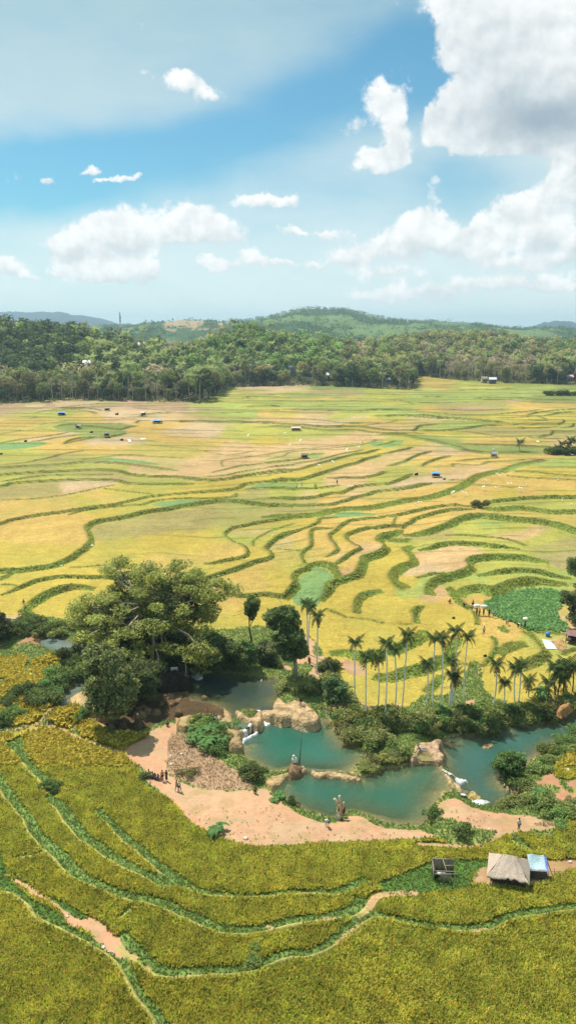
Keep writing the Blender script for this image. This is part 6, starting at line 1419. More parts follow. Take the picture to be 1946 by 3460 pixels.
for x_, y_, h_ in ((-1.3,1.2,2.5),(1.25,1.2,2.55),(-1.2,-.8,1.5),(1.2,-.8,1.6),(1.9,-.9,2.1)): m = MB(); m.tube([(x_,y_,-.3),(x_+.05,y_,h_)], [.05,.04], 5, A(150,128,96)); part('post', m.mesh('post'), M['wood'], root)
m = MB(); m.tube([(-1.5,-.85,1.45),(.5,-.9,1.5),(2.9,-.9,1.75)], .045, 5, A(206,184,136)); part('beam', m.mesh('beam'), M['wood'], root)
m = MB(); m.box((.1,-.1,.42), (2.4,1.5,.08), col=A(104,88,70)); part('bench', m.mesh('bench'), M['wood'], root)
g0 = W('O', (1228,440)); tp = ray_at_y(*vp('O', [(1138,230)])[0], g0[1]+.4); m = MB(); m.tube([g0-np.array([0,0,.2]), (g0+tp)/2, tp], [.07,.06,.045], 6, A(214,190,126)); tag(ob('bamboo_pole', TR(m.mesh('bamboo_pole'), g0), M['wood'], None, [float(q) for q in g0]), 'long yellow bamboo pole leaning over the blue tarp shelter', 'pole')
sh = W('O', (275,520)); root = empty('wooden_shed', sh, 'small roofless grey plank shed in the green weeds', 'shed', None, -.12, .9); wc = A(168,156,132)
def planks(m, p, q, z0, z1, n, gaps=()):
    p = np.array(p, float); q = np.array(q, float); d = (q-p)/n; ang = math.atan2(d[1], d[0])
    for i in range(n):
        if i in gaps: continue
        c_ = p+d*(i+.5); t_ = z1+rv.normal()*.05; m.box((c_[0], c_[1], (z0+t_)/2), (np.linalg.norm(d)*.93, .035, t_-z0), ang, wc*(.7+.5*rv.rand()))
m = MB(); planks(m, (-1.5,-.2), (-1.6,1.5), 0, 1.9, 9); part('side_wall', m.mesh('side_wall'), M['wood'], root)
m = MB(); planks(m, (-1.6,1.5), (1.1,1.55), 0, 1.95, 13); part('back_wall', m.mesh('back_wall'), M['wood'], root)
m = MB(); planks(m, (-.9,-.35), (.5,-.35), 0, 1.35, 7, (0,)); part('front_wall', m.mesh('front_wall'), M['wood'], root)
for x_, y_, x2, y2, h_ in ((-1.5,-.2,-1.5,-.2,1.9),(-1.6,1.5,-1.6,1.5,2.05),(1.1,1.55,1.15,1.55,2.1),(1.5,-.5,1.0,-.35,1.45),(.9,-.45,.5,-.3,1.4)): m = MB(); m.tube([(x_,y_,-.3),(x2,y2,h_)], .06, 5, wc); part('post', m.mesh('post'), M['wood'], root)
for a_, b_ in (((-1.6,-.25,1.5),(1.7,-.35,1.75)), ((-1.4,-.6,1.35),(1.3,-.55,1.5)), ((-1.7,1.5,2.02),(1.3,1.55,2.08)), ((-.3,1.5,2.0),(.1,-.4,1.6)), ((-.1,.5,1.85),(1.1,.6,1.9))): m = MB(); m.tube([a_, b_], .055, 5, wc*1.1); part('beam', m.mesh('beam'), M['wood'], root)
m = MB(); m.box((-.6,.6,.55), (1.3,.5,.06), col=A(210,214,220)); part('shelf', m.mesh('shelf'), M['wood'], root)
# ------------------------------------------------------------------ shelters and houses across the valley
def shelter(px, py, w, d, h, roofc, label, rz=0, platform=True, stuff_col=None, metal=False, name='field_shelter', yb=None):
    w, d, h = w*.82, d*.8, h*.85; g0 = gpt(px, py); root = empty(name, g0, label, 'shelter', None, rz)
    m = MB(); n = 9
    for s in (-1, 1):
        U, T = np.meshgrid(np.linspace(-1, 1, n), np.linspace(0, 1, 4)); V = np.stack([U*w/2, s*T*d/2, h-T*h*.3+(fbm(U*3+s, T*3, 2, 3)-.5)*h*.08], -1).reshape(-1, 3); idx = np.arange(4*n).reshape(4, n)
        q = np.stack([idx[:-1, :-1], idx[:-1, 1:], idx[1:, 1:], idx[1:, :-1]], -1).reshape(-1, 4); m.add(np.concatenate([V, V-np.array([0,0,.06])]), np.concatenate([q, q+4*n]), roofc)
    part('roof', m.mesh('roof'), M['tarp'], root)
    for x_ in (-.45, .45):
        for y_ in (-.42, .42): m = MB(); m.tube([(x_*w,y_*d,-.4),(x_*w,y_*d,h*.8)], .08, 5, A(120,100,76)); part('post', m.mesh('post'), M['wood'], root)
    if platform: m = MB(); m.box((0,0,h*.25), (w*.9,d*.8,.15), col=A(90,74,58)); part('floor', m.mesh('floor'), M['wood'], root)
    if stuff_col is not None: m = MB(); m.box((0,d*.3,h*.4), (w*.8,.1,h*.5), col=stuff_col); part('hanging_cloth', m.mesh('hanging_cloth'), M['cloth'], root)
    return root
BLU = A(50,140,226,1.2)
shelter(209,1402,5.6,4.6,2.6,BLU,'leftmost field shelter with bright blue roof near the wood',.3,stuff_col=A(60,54,48)); shelter(531,1430,6.4,4.6,2.8,A(52,160,226,1.2),'blue roofed field shelter with people beneath it, second from the left',0,stuff_col=A(60,60,60))
shelter(1472,1612,4.0,3.4,2.9,A(84,176,232,1.2),'light blue roofed shelter on the pale bare patch among the terraces',-.15,stuff_col=A(150,80,130)); shelter(1000,1455,6.6,4.4,2.7,A(236,196,178,1.2),'pink roofed low shelter alone in the harvested field',0,stuff_col=A(120,70,50))
shelter(363,1388,4.2,3.4,2.8,A(130,120,100),'small brown hut at the left end of the threshing ground',.2,stuff_col=A(60,50,40)); shelter(484,1405,3.8,3.2,3.4,A(196,150,134),'reddish brown hut on the pale threshing ground',-.2,stuff_col=A(120,90,80))
shelter(267,1448,3.2,3.0,2.8,A(196,190,170),'tilted pale hut on the green patch at the left',.9,stuff_col=A(70,60,50)); shelter(362,1475,3.0,2.4,2.8,A(90,84,66),'dark raised hut at the tip of the green patch',.1,stuff_col=A(40,36,30))
shelter(1030,1549,3.8,2.8,2.8,A(150,142,124),'grey raised watch hut beside the green seed bed',.3,stuff_col=A(80,72,60)); shelter(1669,1546,3.6,2.6,3.2,A(196,200,206),'hut hung with white sheets on the terrace edge at right',.1,stuff_col=A(216,216,220))
shelter(1936,2172,3.6,3.6,3.2,A(150,96,92),'dark hut with rusty metal roof at the right edge',-.5,stuff_col=A(70,48,40))
m = MB(); g0 = W('T', (712,345)); m.box((0,0,0), (1.6,.1,1.0), .2, A(236,238,240,1.2), ry=.4); m.tube([(0,0,-2.5),(0,0,.3)], .06, 5, A(120,104,80)); tag(ob('flag', m.mesh('flag'), M['cloth'], None, [float(g0[0]), float(g0[1]), float(g0[2])+1.4]), 'white cloth on a pole above the hut with white sheets', 'flag')
def house(px, py, w, d, h, wallc, roofc, label, rz=0, dz=3.0, name='house'):
    y = float(edge_yw(px))+0; r = None
    for yy__ in np.arange(y-20, y+330, 4.):
        u_x, dyx, dzx = ray(px, py); zz = H+dzx/dyx*yy__
        hz_ = hz(u_x/dyx*yy__, yy__)
        if zz <= hz_+dz: r = yy__; break
    r = r or y+40; p = ray_at_y(px, py, r); p[2] = hz(p[0], r)+dz*.5
    root = empty(name, p, label, 'house', None, rz)
    m = MB(); m.box((0,0,h/2-2), (w,d,h+4), col=wallc); part('wall', m.mesh('wall'), M['metal'], root)
    m = MB(); e = .6
    m.add([(-w/2-e,-d/2-e,h),(w/2+e,-d/2-e,h),(w/2+e,0,h+d*.36),(-w/2-e,0,h+d*.36),(-w/2-e,d/2+e,h),(w/2+e,d/2+e,h)], [(0,1,2,3),(3,2,5,4)], roofc); m.add([(-w/2,-d/2,h),(-w/2,d/2,h),(-w/2,0,h+d*.34)], [(0,1,2,2)], wallc); m.add([(w/2,-d/2,h),(w/2,d/2,h),(w/2,0,h+d*.34)], [(0,1,2,2)], wallc); part('roof', m.mesh('roof'), M['metal'], root)
    for x_ in (-.25, .28): m = MB(); m.box((x_*w,-d/2-.03,h*.55), (1.1,.06,1.1), col=A(50,50,52)); part('window', m.mesh('window'), M['metal'], root)
    m = MB(); m.box((0,-d/2-.03,h*.4), (1.0,.07,2.0), col=A(90,70,54)); part('door', m.mesh('door'), M['wood'], root)
WT, GRY = A(240,240,240,1.2), A(190,196,204,1.2)
for a_ in ((862,1243,8,7,4,GRY,WT,'house with bright white roof among the palms'),(986,1251,8,6,4,GRY,A(206,212,220,1.2),'house with grey metal roof at the wood edge'),(1041,1252,5,5,4,GRY,WT,'small white roofed house right of the grey roofed one'),(1109,1274,9,6,3.5,A(120,110,100),A(214,216,222,1.2),'low house with pale roof behind the palms'),
           (1309,1290,4,4,3.5,GRY,WT,'tiny white hut near the point of the wood'),(1634,1286,5,5,3,A(196,180,140),A(150,140,120),'cream walled house at the right wood edge'),(1662,1288,6,5,2.6,A(90,90,96),A(206,210,222,1.2),'house with pale grey roof beside the cream one'),
           (1917,1284,8,6,4,A(196,190,196),A(206,160,176,1.2),'house with pink roof at the right edge'),(297,1250,6,6,7,WT,A(220,224,230,1.2),'tall white walled house in the left wood'),(473,1172,12,7,4,A(220,216,214),WT,'white building high in the left wood'),(560,1190,9,7,4,GRY,A(180,206,196,1.2),'pale green roofed house in the wood'),
           (776,1246,8,6,4,A(150,120,100),A(150,110,90),'house with brown roof among the trees')): house(*a_)
# radio mast
px = 410; r = 1000; b_ = ray_at_y(px, 1150, r); t_ = ray_at_y(px, 1052, r); hh = t_[2]-b_[2]+12; b_[2] -= 12; root = empty('radio_mast', b_, 'red and white lattice radio mast standing over the left wood', 'mast')
m = MB(); 
for k in range(14):
    z0, z1 = hh*k/14, hh*(k+1)/14; w0, w1 = 1.9*(1-k/17), 1.9*(1-(k+1)/17); c_ = A(220,220,220,1.2) if k % 4 < 2 else A(190,110,100)
    for i in range(4):
        a, b2 = i*math.pi/2, (i+1)*math.pi/2; p = lambda w_, an, z: (w_*math.cos(an), w_*math.sin(an), z); m.tube([p(w0,a,z0), p(w1,a,z1)], .17, 4, c_); m.tube([p(w0,a,z0), p(w1,b2,z1)], .09, 4, c_)
part('lattice', m.mesh('lattice'), M['metal'], root)
for z_, a in ((.86,0),(.86,2),(.93,4),(.6,1)): m = MB(); m.box((1.0*math.cos(a), 1.0*math.sin(a), hh*z_), (.5,.5,2.2), a, A(226,226,226,1.2)); part('antenna', m.mesh('antenna'), M['metal'], root)
px = 585; b_ = ray_at_y(px, 1108, 2380); hh = ray_at_y(px, 1073, 2380)[2]-b_[2]; root = empty('tree', b_, 'lone slender tree on the tan distant hilltop', 'tree'); m = MB(); m.tube([(0,0,-8),(0,0,hh*.9)], [.9,.4], 5, A(120,120,100)); part('trunk', m.mesh('trunk'), M['bark'], root); V, Ff, c = leaves(np.concatenate([clump_pts(60, (0,0,hh*q), (3.2,3,2.2), rv) for q in (.35,.6,.85)]), 2.2, A(90,110,80), r=rv); part('crown', mesh_np('crown', V, Ff, c), M['leaf'], root)
# ------------------------------------------------------------------ harvest sheets, baskets, sacks, litter
def sheet(v, pts, col, label, lift=.12, cat='sheet'):
    ledge(v, pts, 0, .1, label) if False else None
    P = np.array([W(v, q) for q in pts]); c = P.mean(0); n = len(P); m = MB(); z = P[:, 2].max()+lift; rings = []
    for t in (1, .66, .33): rings.append(np.stack([c[0]+(P[:, 0]-c[0])*t, c[1]+(P[:, 1]-c[1])*t, P[:, 2]*t+z*(1-t)+lift*.6+(rv.rand(n)-.5)*.06], -1))
    V = np.concatenate(rings+[np.array([[c[0], c[1], z+.05]])]); F = [(a*n+i, a*n+(i+1) % n, (a+1)*n+(i+1) % n, (a+1)*n+i) for a in range(2) for i in range(n)]+[(2*n+i, 2*n+(i+1) % n, 3*n, 3*n) for i in range(n)]
    m.add(V-c, F, col); return tag(ob(cat.replace(' ', '_'), m.mesh('sheet'), M['tarp'], None, [float(q) for q in c]), label, cat)
sheet('Q', [(658,1325),(780,1345),(800,1400),(840,1425),(1000,1452),(880,1450),(715,1448)], A(214,222,236,1.2), 'pale blue plastic sheet spread on the grass by the right edge', .15)
ledge('Q', [(770,1340),(850,1300),(930,1320),(990,1430),(930,1450),(850,1420),(800,1385)], float(W('Q', (880,1380))[2]), .55, 'heap of brown straw lying on the pale blue sheet', 'straw_heap', 'straw', A(206,164,104), M['thatch'], .6, .2, 2)
g0 = W('Q', (732,1290)); m = MB(); m.tube([(0,0,0),(0,0,.75)], [.42,.5], 12, A(30,130,214,1.2)); m.tube([(0,0,.7),(0,0,.8)], [.53,.53], 12, A(30,120,200,1.2)); tag(ob('tub', m.mesh('tub'), M['tarp'], None, [float(q) for q in g0]), 'bright blue plastic tub above the pale sheet', 'tub')
sheet('R', [(960,395),(995,400),(998,425),(975,420)], A(236,236,240,1.2), 'white sheet at the end of the small threshing pile', .5); sheet('R', [(1085,380),(1140,380),(1135,388),(1095,392)], A(236,232,226,1.2), 'small white sheet alone in the harvested field'); sheet('T', [(1085,238),(1120,240),(1118,248),(1090,246)], A(236,232,226,1.2), 'white sheet on the terrace near the far right palms'); sheet('P', [(1115,152),(1148,150),(1146,168),(1116,166)], A(236,230,206,1.2), 'white sheet on the bank below the big left field'); sheet('P', [(742,402),(772,402),(768,412),(745,412)], A(236,230,216,1.2), 'small white sheet on the left terrace bank')
def bundle(v, q, s, col, label, name='straw_bundle', cat='bundle'):
    s *= .62; g0 = W(v, q); m = MB(); m.ball((0,0,s*.35), (s,s*.8,s*.6), col, 9, 6, .35); m.ball((s*.5,.1,s*.7), (s*.5,s*.5,s*.45), col*.8, 8, 5, .4); tag(ob(name, m.mesh(name), M['thatch'], None, [float(k) for k in g0]), label, cat)
for a_ in (('T', (15,545), 1.4, A(50,44,38), 'dark threshing bundle left of the light blue shelter'), ('R', (905,398), 1.3, A(80,76,60), 'dark pile on the pale threshing spot'), ('R', (857,150), 1.9, A(96,100,60), 'bushy dark heap beside the brown hut'), ('R', (608,325), 1.5, A(80,84,54), 'dark bush like heap in the middle of the green patch'),
           ('A', (127,62), 1.4, A(70,72,50), 'dark heap on the left seed bed'), ('A', (8,124), 1.2, A(90,80,60), 'dark heap at the left edge of the harvested field'), ('X', (1135,106), .6, A(96,84,40), 'brown patch of cut straw in the golden field'), ('X', (1415,442), .55, A(34,30,28), 'small black heap in the golden paddy by the creek'), ('T', (265,585), 1.0, A(90,110,60), 'green bundle right of the light blue shelter')): bundle(*a_)
for i, (v, q, s, lb) in enumerate((('Hh', (547,412), .22, 'white stone in the middle of the dry scrub'), ('Hh', (475,485), .2, 'white stone at the left edge of the dry scrub'), ('Hh', (472,425), .16, 'small white stone high on the dry scrub'), ('Mm', (522,525), .2, 'white stone on the bare track'), ('Mm', (343,368), .15, 'small white stone at the top of the bare track'),
                                   ('Hh', (993,1003), .28, 'whitish rock on the bare slope above the rice'), ('J', (1385,460), .35, 'white rock in the rice at the right edge'), ('O', (665,60), .15, 'small white stone on the right bare ground'), ('O', (1390,355), .2, 'white stone right of the tarp shelter'), ('Y', (968,512), .2, 'white bird like stone in the left river'), ('N', (665,205), .01, ''))):
    if s < .05: continue
    g0 = W(v, q); m = MB(); m.ball((0,0,s*.4), (s*1.2,s,s*.7), A(226,220,206,1.2), 8, 5, .3); tag(ob('stone', m.mesh('stone'), M['rock'], None, [float(k) for k in g0]), lb, 'stone')
# ------------------------------------------------------------------ egrets
m = MB(); wc_ = A(246,246,240,1.1); m.ball((0,0,.42), (.13,.26,.13), wc_, 8, 6); m.tube([(0,-.2,.48),(0,-.3,.66),(0,-.27,.82),(0,-.33,.9)], [.06,.04,.035,.045], 6, wc_); m.tube([(0,-.36,.9),(0,-.5,.88)], [.02,.006], 5, A(210,170,60)); m.tube([(-.05,0,.35),(-.05,0,0)], .012, 4, A(40,40,36)); m.tube([(.05,0,.35),(.05,0,0)], .012, 4, A(40,40,36))
E1 = m.mesh('egret', True); m = MB(); m.ball((0,0,0), (.11,.27,.1), wc_, 8, 6); m.tube([(0,-.22,.02),(0,-.42,.06),(0,-.5,.04)], [.05,.035,.035], 6, wc_); m.tube([(0,-.52,.04),(0,-.64,.03)], [.018,.006], 4, A(210,170,60))
for s in (-1, 1): m.add([(s*.08,-.12,.04),(s*.08,.14,.04),(s*.45,.16,.22),(s*.45,-.14,.24),(s*.85,.1,.12),(s*.82,-.08,.12),(s*.08,.0,.0)], [(0,1,2,3),(3,2,4,5)], wc_)
E2 = m.mesh('egret', True)
eg = [('T', q) for q in ((737,545),(742,572),(850,655),(1008,640),(615,685),(732,688),(942,698),(433,735),(345,735),(1287,595),(640,625),(1405,390))]+[('S', q) for q in ((102,205),(278,235),(192,272),(236,480),(428,443),(540,413),(698,375),(655,312),(687,620),(1205,620),(750,290))]+[('W', q) for q in ((1415,138),(1365,98),(1060,12),(1122,38),(520,118),(540,122),(735,64))]+[('A', (1337,530)),('A', (1215,45)),('A', (1395,32)),('A', (1365,50))]
for i, (v, q) in enumerate(eg):
    g0 = W(v, q); fl = i % 3 != 0; o = ob('egret', E2 if fl else E1, M['feather'], None, [float(g0[0]), float(g0[1]), float(g0[2])+(1.5 if fl else 0)]); o.rotation_euler = (0, .3*(i % 2), rv.rand()*6.28); s = 1.5; o.scale = (s,)*3
    tag(o, 'white egret flying low over the terraces' if fl else 'white egret standing in a rice field', 'bird', 'white egrets flying over the terraces' if fl else 'white egrets standing in the fields')
# ------------------------------------------------------------------ people on the spot
def P_(v, q, pose, top, bot, label, rz=0, skirt=False, z=None, h=1.05, ll=True, group=None):
    g0 = W(v, q) if z is None else at(*vp(v, [q])[0], z); return person(g0, pose, top, bot, label, rz, skirt, group, h, ll)
P_('Hh', (318,556), 'sit', 'white', 'navy', 'person in a white top, first of the four seated in a row', .8); P_('Hh', (345,574), 'sit', 'cream', 'black', 'person in a cream top, second of the four seated in a row', .7); P_('Hh', (362,584), 'sit', 'blue', 'navy', 'person in blue, third of the four seated in a row', .9); P_('Hh', (384,590), 'sit', 'navy', 'denim', 'person in dark blue, last of the four seated in a row', 1.2)
P_('Hh', (413,598), 'stand', 'orange', 'black', 'person in an orange top standing right of the seated row', .4); P_('Hh', (442,598), 'stand', 'black', 'black', 'person with long hair and black dress standing by the path edge', -.5, True)
P_('Hh', (514,668), 'walk', 'orange', 'grey', 'person in an orange top walking down the plaza', 2.6); P_('Hh', (532,674), 'walk', 'white', 'denim', 'person in a white top and jeans walking beside the orange one', 2.8)
P_('Hh', (446,212), 'crouch', 'grey', 'black', 'person crouching at the top of the dirt plaza', .5); P_('F', (212,880), 'stand', 'pink', 'pink', 'person in pink standing leftmost on the rocks by the stream', .2); P_('F', (238,905), 'stand', 'yellow', 'white', 'person in yellow standing second on the rocks', 0); P_('F', (256,918), 'stand', 'green', 'grey', 'person in pale green standing third on the rocks', .5); P_('F', (273,932), 'stand', 'white', 'black', 'person in white and black standing rightmost on the rocks', -.4)
P_('F', (862,792), 'stand', 'black', 'black', 'person in black standing on the sunny rock ledge', .3, z=1.15); P_('F', (922,512), 'stand', 'black', 'navy', 'person in dark clothes standing on the path under the tall tree'); P_('F', (872,600), 'sit', 'grey', 'black', 'person in grey seated left in the shade below the path'); P_('F', (903,598), 'sit', 'brown', 'black', 'person in brown seated right in the shade below the path', .4)
P_('I', (268,918), 'crouch', 'brown', 'brown', 'person in brown crouching at the end of the dirt path', .6); P_('I', (950,1142), 'stand', 'cream', 'white', 'person in white trousers standing in front of the dead trunk', 3.0); P_('I', (990,1112), 'stand', 'black', 'brown', 'person in dark clothes standing beside the dead trunk', .4); P_('I', (852,1190), 'bend', 'skyblue', 'white', 'person in blue and white bending on the bare slope', .3)
P_('J', (275,305), 'lie', 'blue', 'grey', 'person reclining on the smooth pinkish ledge', 1.0, z=.1); P_('O', (932,66), 'stand', 'white', 'grey', 'person in a white top standing at the corner of the right paddy', .4); P_('P', (298,902), 'stand', 'red', 'cream', 'person in a red top standing above the left river', .3)
for q, c, lb in (((200,470),None,'leftmost'),((222,452),None,'middle'),((240,462),None,'rightmost')): P_('I', q, 'swim', None, 'navy', f'{lb} of the three bathers below the small waterfalls', rv.rand()*3, z=-.55, ll=False)
P_('I', (300,430), 'swim', None, 'black', 'lone bather swimming away from the small waterfalls', 1.4, z=-.55, ll=False)
for q, ps, t, b_, lb in (((665,215),'bend','black','black','harvester in black bending at the top of the row by the green crop'),((725,212),'stand','orange','black','harvester in orange standing by the green crop'),((717,237),'stand','white','grey','harvester in white left of the sack carriers'),((770,270),'stand','cream','brown','harvester in cream between the sack carriers'),
                       ((838,275),'stand','black','black','harvester in black right of the wide white sack'),((868,283),'walk','white','grey','harvester in white right of the black clad one'),((965,333),'bend','white','brown','harvester in white bending below the green crop, left one'),((1042,355),'bend','white','navy','harvester in white bending below the green crop, right one'),
                       ((802,402),'walk','white','brown','harvester in white and brown walking alone in the orange paddy'),((562,182),'crouch','brown','black','harvester in brown crouching on the small pink paddy')): P_('G', q, ps, t, b_, lb, rv.rand()*2-1, h=1.15)
for q, lb in (((752,264),'left sack carrier by the green crop'),((800,268),'right sack carrier by the green crop'),((1088,358),'sack carrier farthest right below the green crop')):
    P_('G', q, 'carry', 'brown', 'black', f'harvester holding a white sack overhead, {lb}', h=1.15); g0 = W('G', q); m = MB(); m.ball((0,0,2.15), (.85 if q[0] != 1088 else .6,.42,.34), A(240,240,240,1.2), 10, 6, .2); tag(ob('sack', m.mesh('sack'), M['cloth'], None, [float(k) for k in g0]), f'big white sack held overhead by the {lb}', 'sack')
for q, t, b_, lb in (((248,612),'white','grey','field worker in white, leftmost in the green strip'),((288,592),'white','cream','field worker in pale clothes, second in the green strip'),((393,600),'brown','black','field worker in brown, left of the pair in the green strip'),((406,602),'black','black','field worker in black, right of the pair in the green strip'),((576,570),'black','black','field worker in black at the end of the green strip'),((783,247),'black','brown','field worker standing alone on the far orange terrace')):
    P_('S', q, 'stand', t, b_, lb, rv.rand()*3, h=1.15)
for q, t, lb in (((1262,236),'black','left person under the second blue roof'),((1300,238),'brown','right person beside the second blue roof')): P_('R', q, 'stand', t, 'black', lb, 0, h=1.15)
# ------------------------------------------------------------------ air
hz_me = MB(); hz_me.box((0, 5000, 93), (22400, 14400, 214)); hb = ob('haze', hz_me.mesh('haze')); tag(hb, kind='stuff')
hb['label'] = 'thin pale haze over the valley'; hb['category'] = 'haze'
m = bpy.data.materials.new('haze'); m.use_nodes = True; nt = m.node_tree
for n_ in list(nt.nodes):
    if n_.type == 'BSDF_PRINCIPLED': nt.nodes.remove(n_)
pv = nt.nodes.new('ShaderNodeVolumePrincipled'); pv.inputs['Density'].default_value = .00012; pv.inputs['Color'].default_value = (.58, .82, 1, 1); pv.inputs['Anisotropy'].default_value = .2
nt.links.new(pv.outputs[0], nt.nodes['Material Output'].inputs['Volume']); hb.data.materials.append(m)
# ------------------------------------------------------------------ light and sky
SUN_EL, SUN_AZ = 60, -42      # degrees, azimuth measured from +y towards +x
w = bpy.data.worlds.new('World'); bpy.context.scene.world = w; w.use_nodes = True
nt = w.node_tree; bg = nt.nodes['Background']; NN = nt.nodes; LL = nt.links
sky = NN.new('ShaderNodeTexSky'); sky.sky_type = 'NISHITA'; sky.sun_disc = False
sky.sun_elevation = SUN_EL*D2R; sky.sun_rotation = SUN_AZ*D2R; sky.altitude = 0; sky.dust_density = .6; sky.ozone_density = 2
def mth(op, a, b=None, c=None, clamp=False):
    n = NN.new('ShaderNodeMath'); n.operation = op; n.use_clamp = clamp
    for i, v in enumerate((a, b, c)):
        if v is None: continue
        if isinstance(v, (int, float)): n.inputs[i].default_value = v
        else: LL.new(v, n.inputs[i])
    return n.outputs[0]
def vm(op, a, b=None, sc=None):
    n = NN.new('ShaderNodeVectorMath'); n.operation = op
    for i, v in enumerate((a, b)):
        if v is None: continue
        if isinstance(v, tuple): n.inputs[i].default_value = v
        else: LL.new(v, n.inputs[i])
    if sc is not None:
        if isinstance(sc, (int, float)): n.inputs['Scale'].default_value = sc
        else: LL.new(sc, n.inputs['Scale'])
    return n.outputs['Value'] if op in ('DOT_PRODUCT', 'LENGTH') else n.outputs[0]
def ss(x, a, b, lo=0., hi=1., typ='SMOOTHSTEP'):
    n = NN.new('ShaderNodeMapRange'); n.interpolation_type = typ
    for k, v in zip(('From Min', 'From Max', 'To Min', 'To Max'), (a, b, lo, hi)): n.inputs[k].default_value = v
    LL.new(x, n.inputs['Value']); return n.outputs[0]
def nz(vec, scale, detail=8, rough=.6, dist=0, typ='FBM'):
    n = NN.new('ShaderNodeTexNoise'); n.noise_dimensions = '3D'; n.inputs['Scale'].default_value = scale; n.inputs['Detail'].default_value = detail; n.inputs['Roughness'].default_value = rough; n.inputs['Distortion'].default_value = dist
    LL.new(vec, n.inputs['Vector']); return n.outputs['Fac']
def mixc(f, a, b):
    n = NN.new('ShaderNodeMix'); n.data_type = 'RGBA'
    if isinstance(f, (int, float)): n.inputs[0].default_value = f
    else: LL.new(f, n.inputs[0])
    for i, v in ((6, a), (7, b)):
        if isinstance(v, tuple): n.inputs[i].default_value = (*v, 1)
        else: LL.new(v, n.inputs[i])
    return n.outputs[2]
tcw = NN.new('ShaderNodeTexCoord'); sep = NN.new('ShaderNodeSeparateXYZ'); LL.new(tcw.outputs['Generated'], sep.inputs[0])
yy = mth('MAXIMUM', mth('ABSOLUTE', sep.outputs[1]), .08)
cmb = NN.new('ShaderNodeCombineXYZ'); LL.new(mth('DIVIDE', sep.outputs[0], yy), cmb.inputs[0]); LL.new(mth('DIVIDE', sep.outputs[2], yy), cmb.inputs[1])
P0 = cmb.outputs[0]          # (x/y, z/y): direction only
def dirp(px, py):
    u, dy, dz = ray(px, py); return float(u/dy), float(dz/dy)
# warp for billowy outlines
def wob3(scale, det, rough, amp):
    n = NN.new('ShaderNodeTexNoise'); n.inputs['Scale'].default_value = scale; n.inputs['Detail'].default_value = det; n.inputs['Roughness'].default_value = rough; LL.new(P0, n.inputs['Vector'])
    return vm('SCALE', vm('SUBTRACT', n.outputs['Color'], (.5, .5, .5)), sc=amp)
PW = vm('ADD', vm('ADD', P0, wob3(20, 3, .5, .030)), wob3(60, 7, .65, .022))
BL = [(1700,20,200,130,1.3),(1850,130,170,170,1.3),(1640,90,90,90,1.0),(1800,250,170,110,1.2),(1930,330,110,170,1.2),(1560,20,60,50,.9),(1640,190,70,50,.7),
      (1500,400,80,62,1),(1590,355,85,75,1.1),(1700,440,110,50,1),(1620,480,110,42,.9),(1830,465,80,32,.7),(1700,550,70,40,.5),
      (1290,325,62,46,1),(1345,400,40,60,.75),(1290,520,85,45,.8),(1190,425,50,26,.6),(1330,480,36,50,.5),(1250,560,60,26,.5),
      (1480,600,38,38,.7),(1455,665,46,42,.6),(1420,730,46,36,.6),(1430,795,110,55,1),(1280,835,100,36,.95),(1180,872,66,24,.9),(1510,820,66,44,.9),
      (1610,765,52,62,1),(1650,830,66,40,.9),(1790,720,84,70,1),(1890,640,54,80,.9),(1840,800,110,44,.9),(1935,820,50,34,.8),(1720,690,40,30,.6),
      (395,745,62,48,1.2),(300,770,66,44,1.1),(230,830,76,36,1.1),(450,800,110,38,1),(345,820,90,36,1),(645,718,72,40,1.2),(740,772,76,30,1.1),(580,770,50,34,.8),(700,800,80,20,.7),
      (235,905,70,22,1),(400,905,80,34,1.1),(510,905,46,36,1),(330,935,80,20,.8),(940,675,92,22,1),(870,665,40,16,.8),(20,920,56,22,1),(110,945,40,13,.7),
      (150,605,28,16,1),(322,562,32,12,1),(430,597,48,11,.9),(350,602,26,9,.7),(840,868,36,24,1),(925,880,70,16,.9),(720,892,42,20,.9),(770,905,36,12,.6),(970,785,52,14,.8),(1100,788,54,15,.8),
      (1060,893,50,15,.8),(1300,922,96,20,.8),(1230,1000,110,20,.55),(1400,990,160,26,.65),(1590,970,170,30,.65),(1720,895,110,28,.8),(1850,880,90,20,.7),(1900,955,110,24,.7),(1760,950,90,16,.6),(620,290,52,30,.85),(490,248,40,18,.65),(700,315,40,14,.7),(600,255,30,16,.6),(1420,300,26,120,-1.1),(1570,260,60,26,-.7),(1330,650,90,50,-.8),(1570,640,56,60,-1.0),(1600,560,160,24,-.9),(1570,850,24,40,-.5),(1700,610,80,30,-.8),(1740,860,30,26,-.5),(1250,470,40,16,-.5),(590,860,60,20,-.4)]
Fs = None; Ss = None
for px_, py_, rx, ry, st in BL:
    cx, cy = dirp(px_, py_); ax = rx/FPX*1.22; ay = ry/FPX*1.22
    d = vm('MULTIPLY', vm('SUBTRACT', PW, (cx, cy, 0)), (1/ax, 1/ay, 0)); q = vm('DOT_PRODUCT', d, d)
    wgt = mth('MULTIPLY', mth('EXPONENT', mth('MULTIPLY', q, -1.1)), st*1.0)
    Fs = wgt if Fs is None else mth('ADD', Fs, wgt)
    if st < 0: continue
    sx = vm('DOT_PRODUCT', d, (-.25, 1, 0)); t_ = mth('MULTIPLY', wgt, sx); Ss = t_ if Ss is None else mth('ADD', Ss, t_)
dn = nz(P0, 26, 10, .62); dn2 = nz(vm('ADD', P0, (.006, -.010, 0)), 26, 4, .5); dn3 = nz(P0, 26, 4, .5)
emb = mth('MULTIPLY', mth('SUBTRACT', dn3, dn2), 2.6)
Fc = mth('MINIMUM', Fs, 1.25)
dv = mth('ADD', Fc, mth('MULTIPLY', mth('SUBTRACT', dn, .5), 2.1))
dens = ss(dv, .34, .84)
